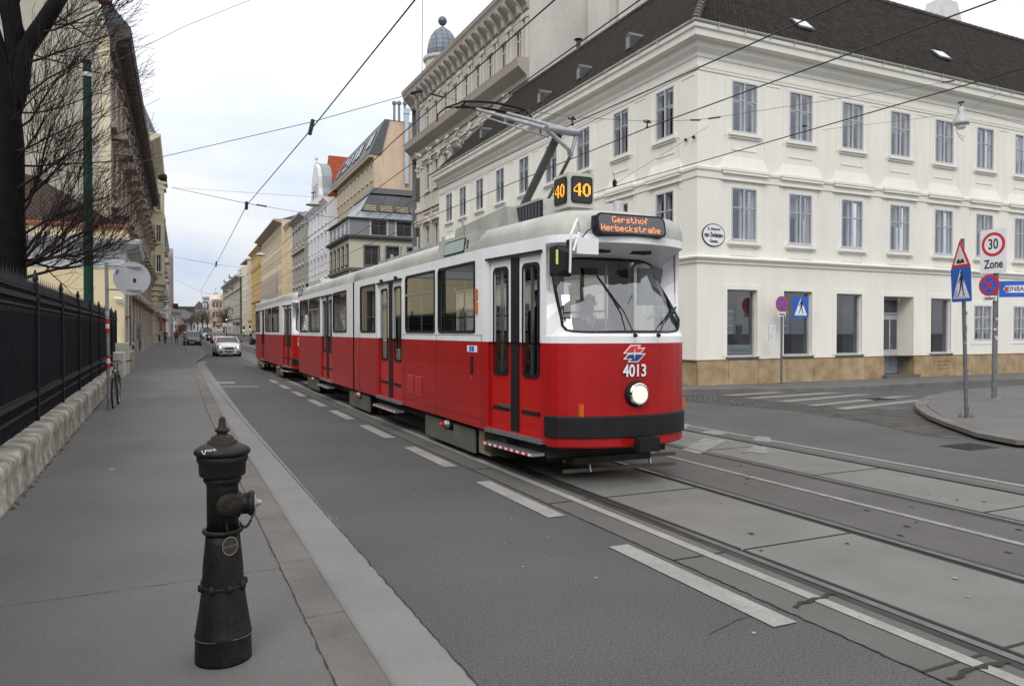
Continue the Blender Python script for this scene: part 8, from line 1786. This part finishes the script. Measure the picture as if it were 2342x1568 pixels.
# far bare trees
def far_tree(label, px, Y, h, seed, cw):
    a = AY(px, 757, Y); root = thing('far_tree', label, 'tree', (a.x, Y, rise(Y)), 0, 'bare trees at the street end'); r = random.Random(seed); MB().tube([(0, 0, 0), (.1, 0, h*.35), (0, .1, h*.6)], [.22, .16, .1], 7).build('trunk', bark, root, True); mb = MB()
    for i in range(90):
        d = Vector((r.uniform(-1, 1), r.uniform(-1, 1), r.uniform(-.1, 1))).normalized(); s0 = Vector((0, 0, h*r.uniform(.28, .55))); L_ = r.uniform(.5, 1)*cw; e = s0+Vector((d.x*L_, d.y*L_, abs(d.z)*h*.42)); m_ = s0.lerp(e, .5)+Vector((r.uniform(-.4, .4), 0, r.uniform(0, .5))); mb.tube([s0, m_, e], [.06, .035, .012], 3, caps=False)
        for k in range(4): t_ = s0.lerp(e, r.uniform(.4, 1)); mb.tube([t_, t_+Vector((r.uniform(-1, 1), r.uniform(-.6, .6), r.uniform(-.2, 1)))*1.2], [.02, .008], 3, caps=False)
    mb.build('crown', mat('far_twigs', (.13, .10, .085), .9), root, True)
for i, (px, Y, h, cw, lab) in enumerate(((452, 300, 11, 4.5, 'bare brownish tree at the street end, leftmost of the group'), (463, 290, 12, 5, 'bare brownish tree in front of the pale plain house'), (474, 310, 11, 4.5, 'bare brownish tree at the corner of the pink house'), (512, 215, 9, 3.5, 'small bare tree before the balconied house'), (437, 330, 10, 4.5, 'bare tree left of the pale plain house, partly behind traffic'), (424, 300, 9, 4, 'bare tree nearest the left house row'))): far_tree(lab, px, Y, h, i+3, cw)
fh = thing('low_far_house', 'low grey house with shop awnings closing the view beyond the parked cars', 'building', (AY(405, 757, 340).x, 340, rise(340))); x0 = AY(400, 757, 340).x; x1 = AY(446, 757, 340).x
facade(fh, (x0, 340), (1., 0.), x1-x0, 0, 9.5, [(6.2, 8.0), (2.8, 4.6)], 7, 1.3, mat_wall('far_grey', (.34, .32, .30)), g2t, kind='fh', cornice=[(0, 9), (.5, 9.4), (0, 9.5)]); MB().box(x0, x1, 340, 350, 9.5, 12).build('roof', mat('old_dark_roof', (.06, .055, .055), .8), fh)
# pavement litter
rl_ = random.Random(12)
for i, (px, py, lab) in enumerate(((253, 1074, 'small white scrap of paper on the pavement before the hydrant'),)):
    p = G(px, py, .122 if i == 0 else .003); mb = MB(); mb.hexa([(p.x-.03, p.y-.012, p.z), (p.x+.03, p.y-.01, p.z), (p.x+.032, p.y+.012, p.z), (p.x-.025, p.y+.014, p.z)], [(p.x-.03, p.y-.012, p.z+.004), (p.x+.03, p.y-.01, p.z+.010), (p.x+.032, p.y+.012, p.z+.006), (p.x-.025, p.y+.014, p.z+.003)]); tag(mb.build('paper_scrap', mglossw), lab, 'litter')
mb = MB(); gum = mat('old_gum', (.26, .255, .25), .8)
for i in range(46): x, y = (rl_.uniform(1.5, 3.6), rl_.uniform(2.5, 16)) if i % 2 else (rl_.uniform(4.3, 9), rl_.uniform(2.5, 12)); r_ = rl_.uniform(.010, .022); mb.prism([(x+r_*rl_.uniform(.6, 1.1)*math.cos(a), y+r_*rl_.uniform(.6, 1.1)*math.sin(a), .004 if i % 2 else .0125) for a in [2*math.pi*k/7 for k in range(7)]], (0, 0, .002))
tag(mb.build('gum_spots', gum), kind='stuff')
mb = MB()
for i in range(40): x, y = rl_.choice([rl_.uniform(4.45, 5.55), rl_.uniform(7.5, 8.6), rl_.uniform(5.8, 7.2)]), rl_.uniform(2, 14); r_ = rl_.uniform(.012, .05); mb.prism([(x+r_*rl_.uniform(.6, 1.1)*math.cos(a)*.5, y+r_*rl_.uniform(.6, 1.1)*math.sin(a), .0105) for a in [2*math.pi*k/8 for k in range(8)]], (0, 0, .0015))
tag(mb.build('oil_spots', mat('oil_stain', (.05, .045, .04), .7, amt=.2)), kind='stuff')
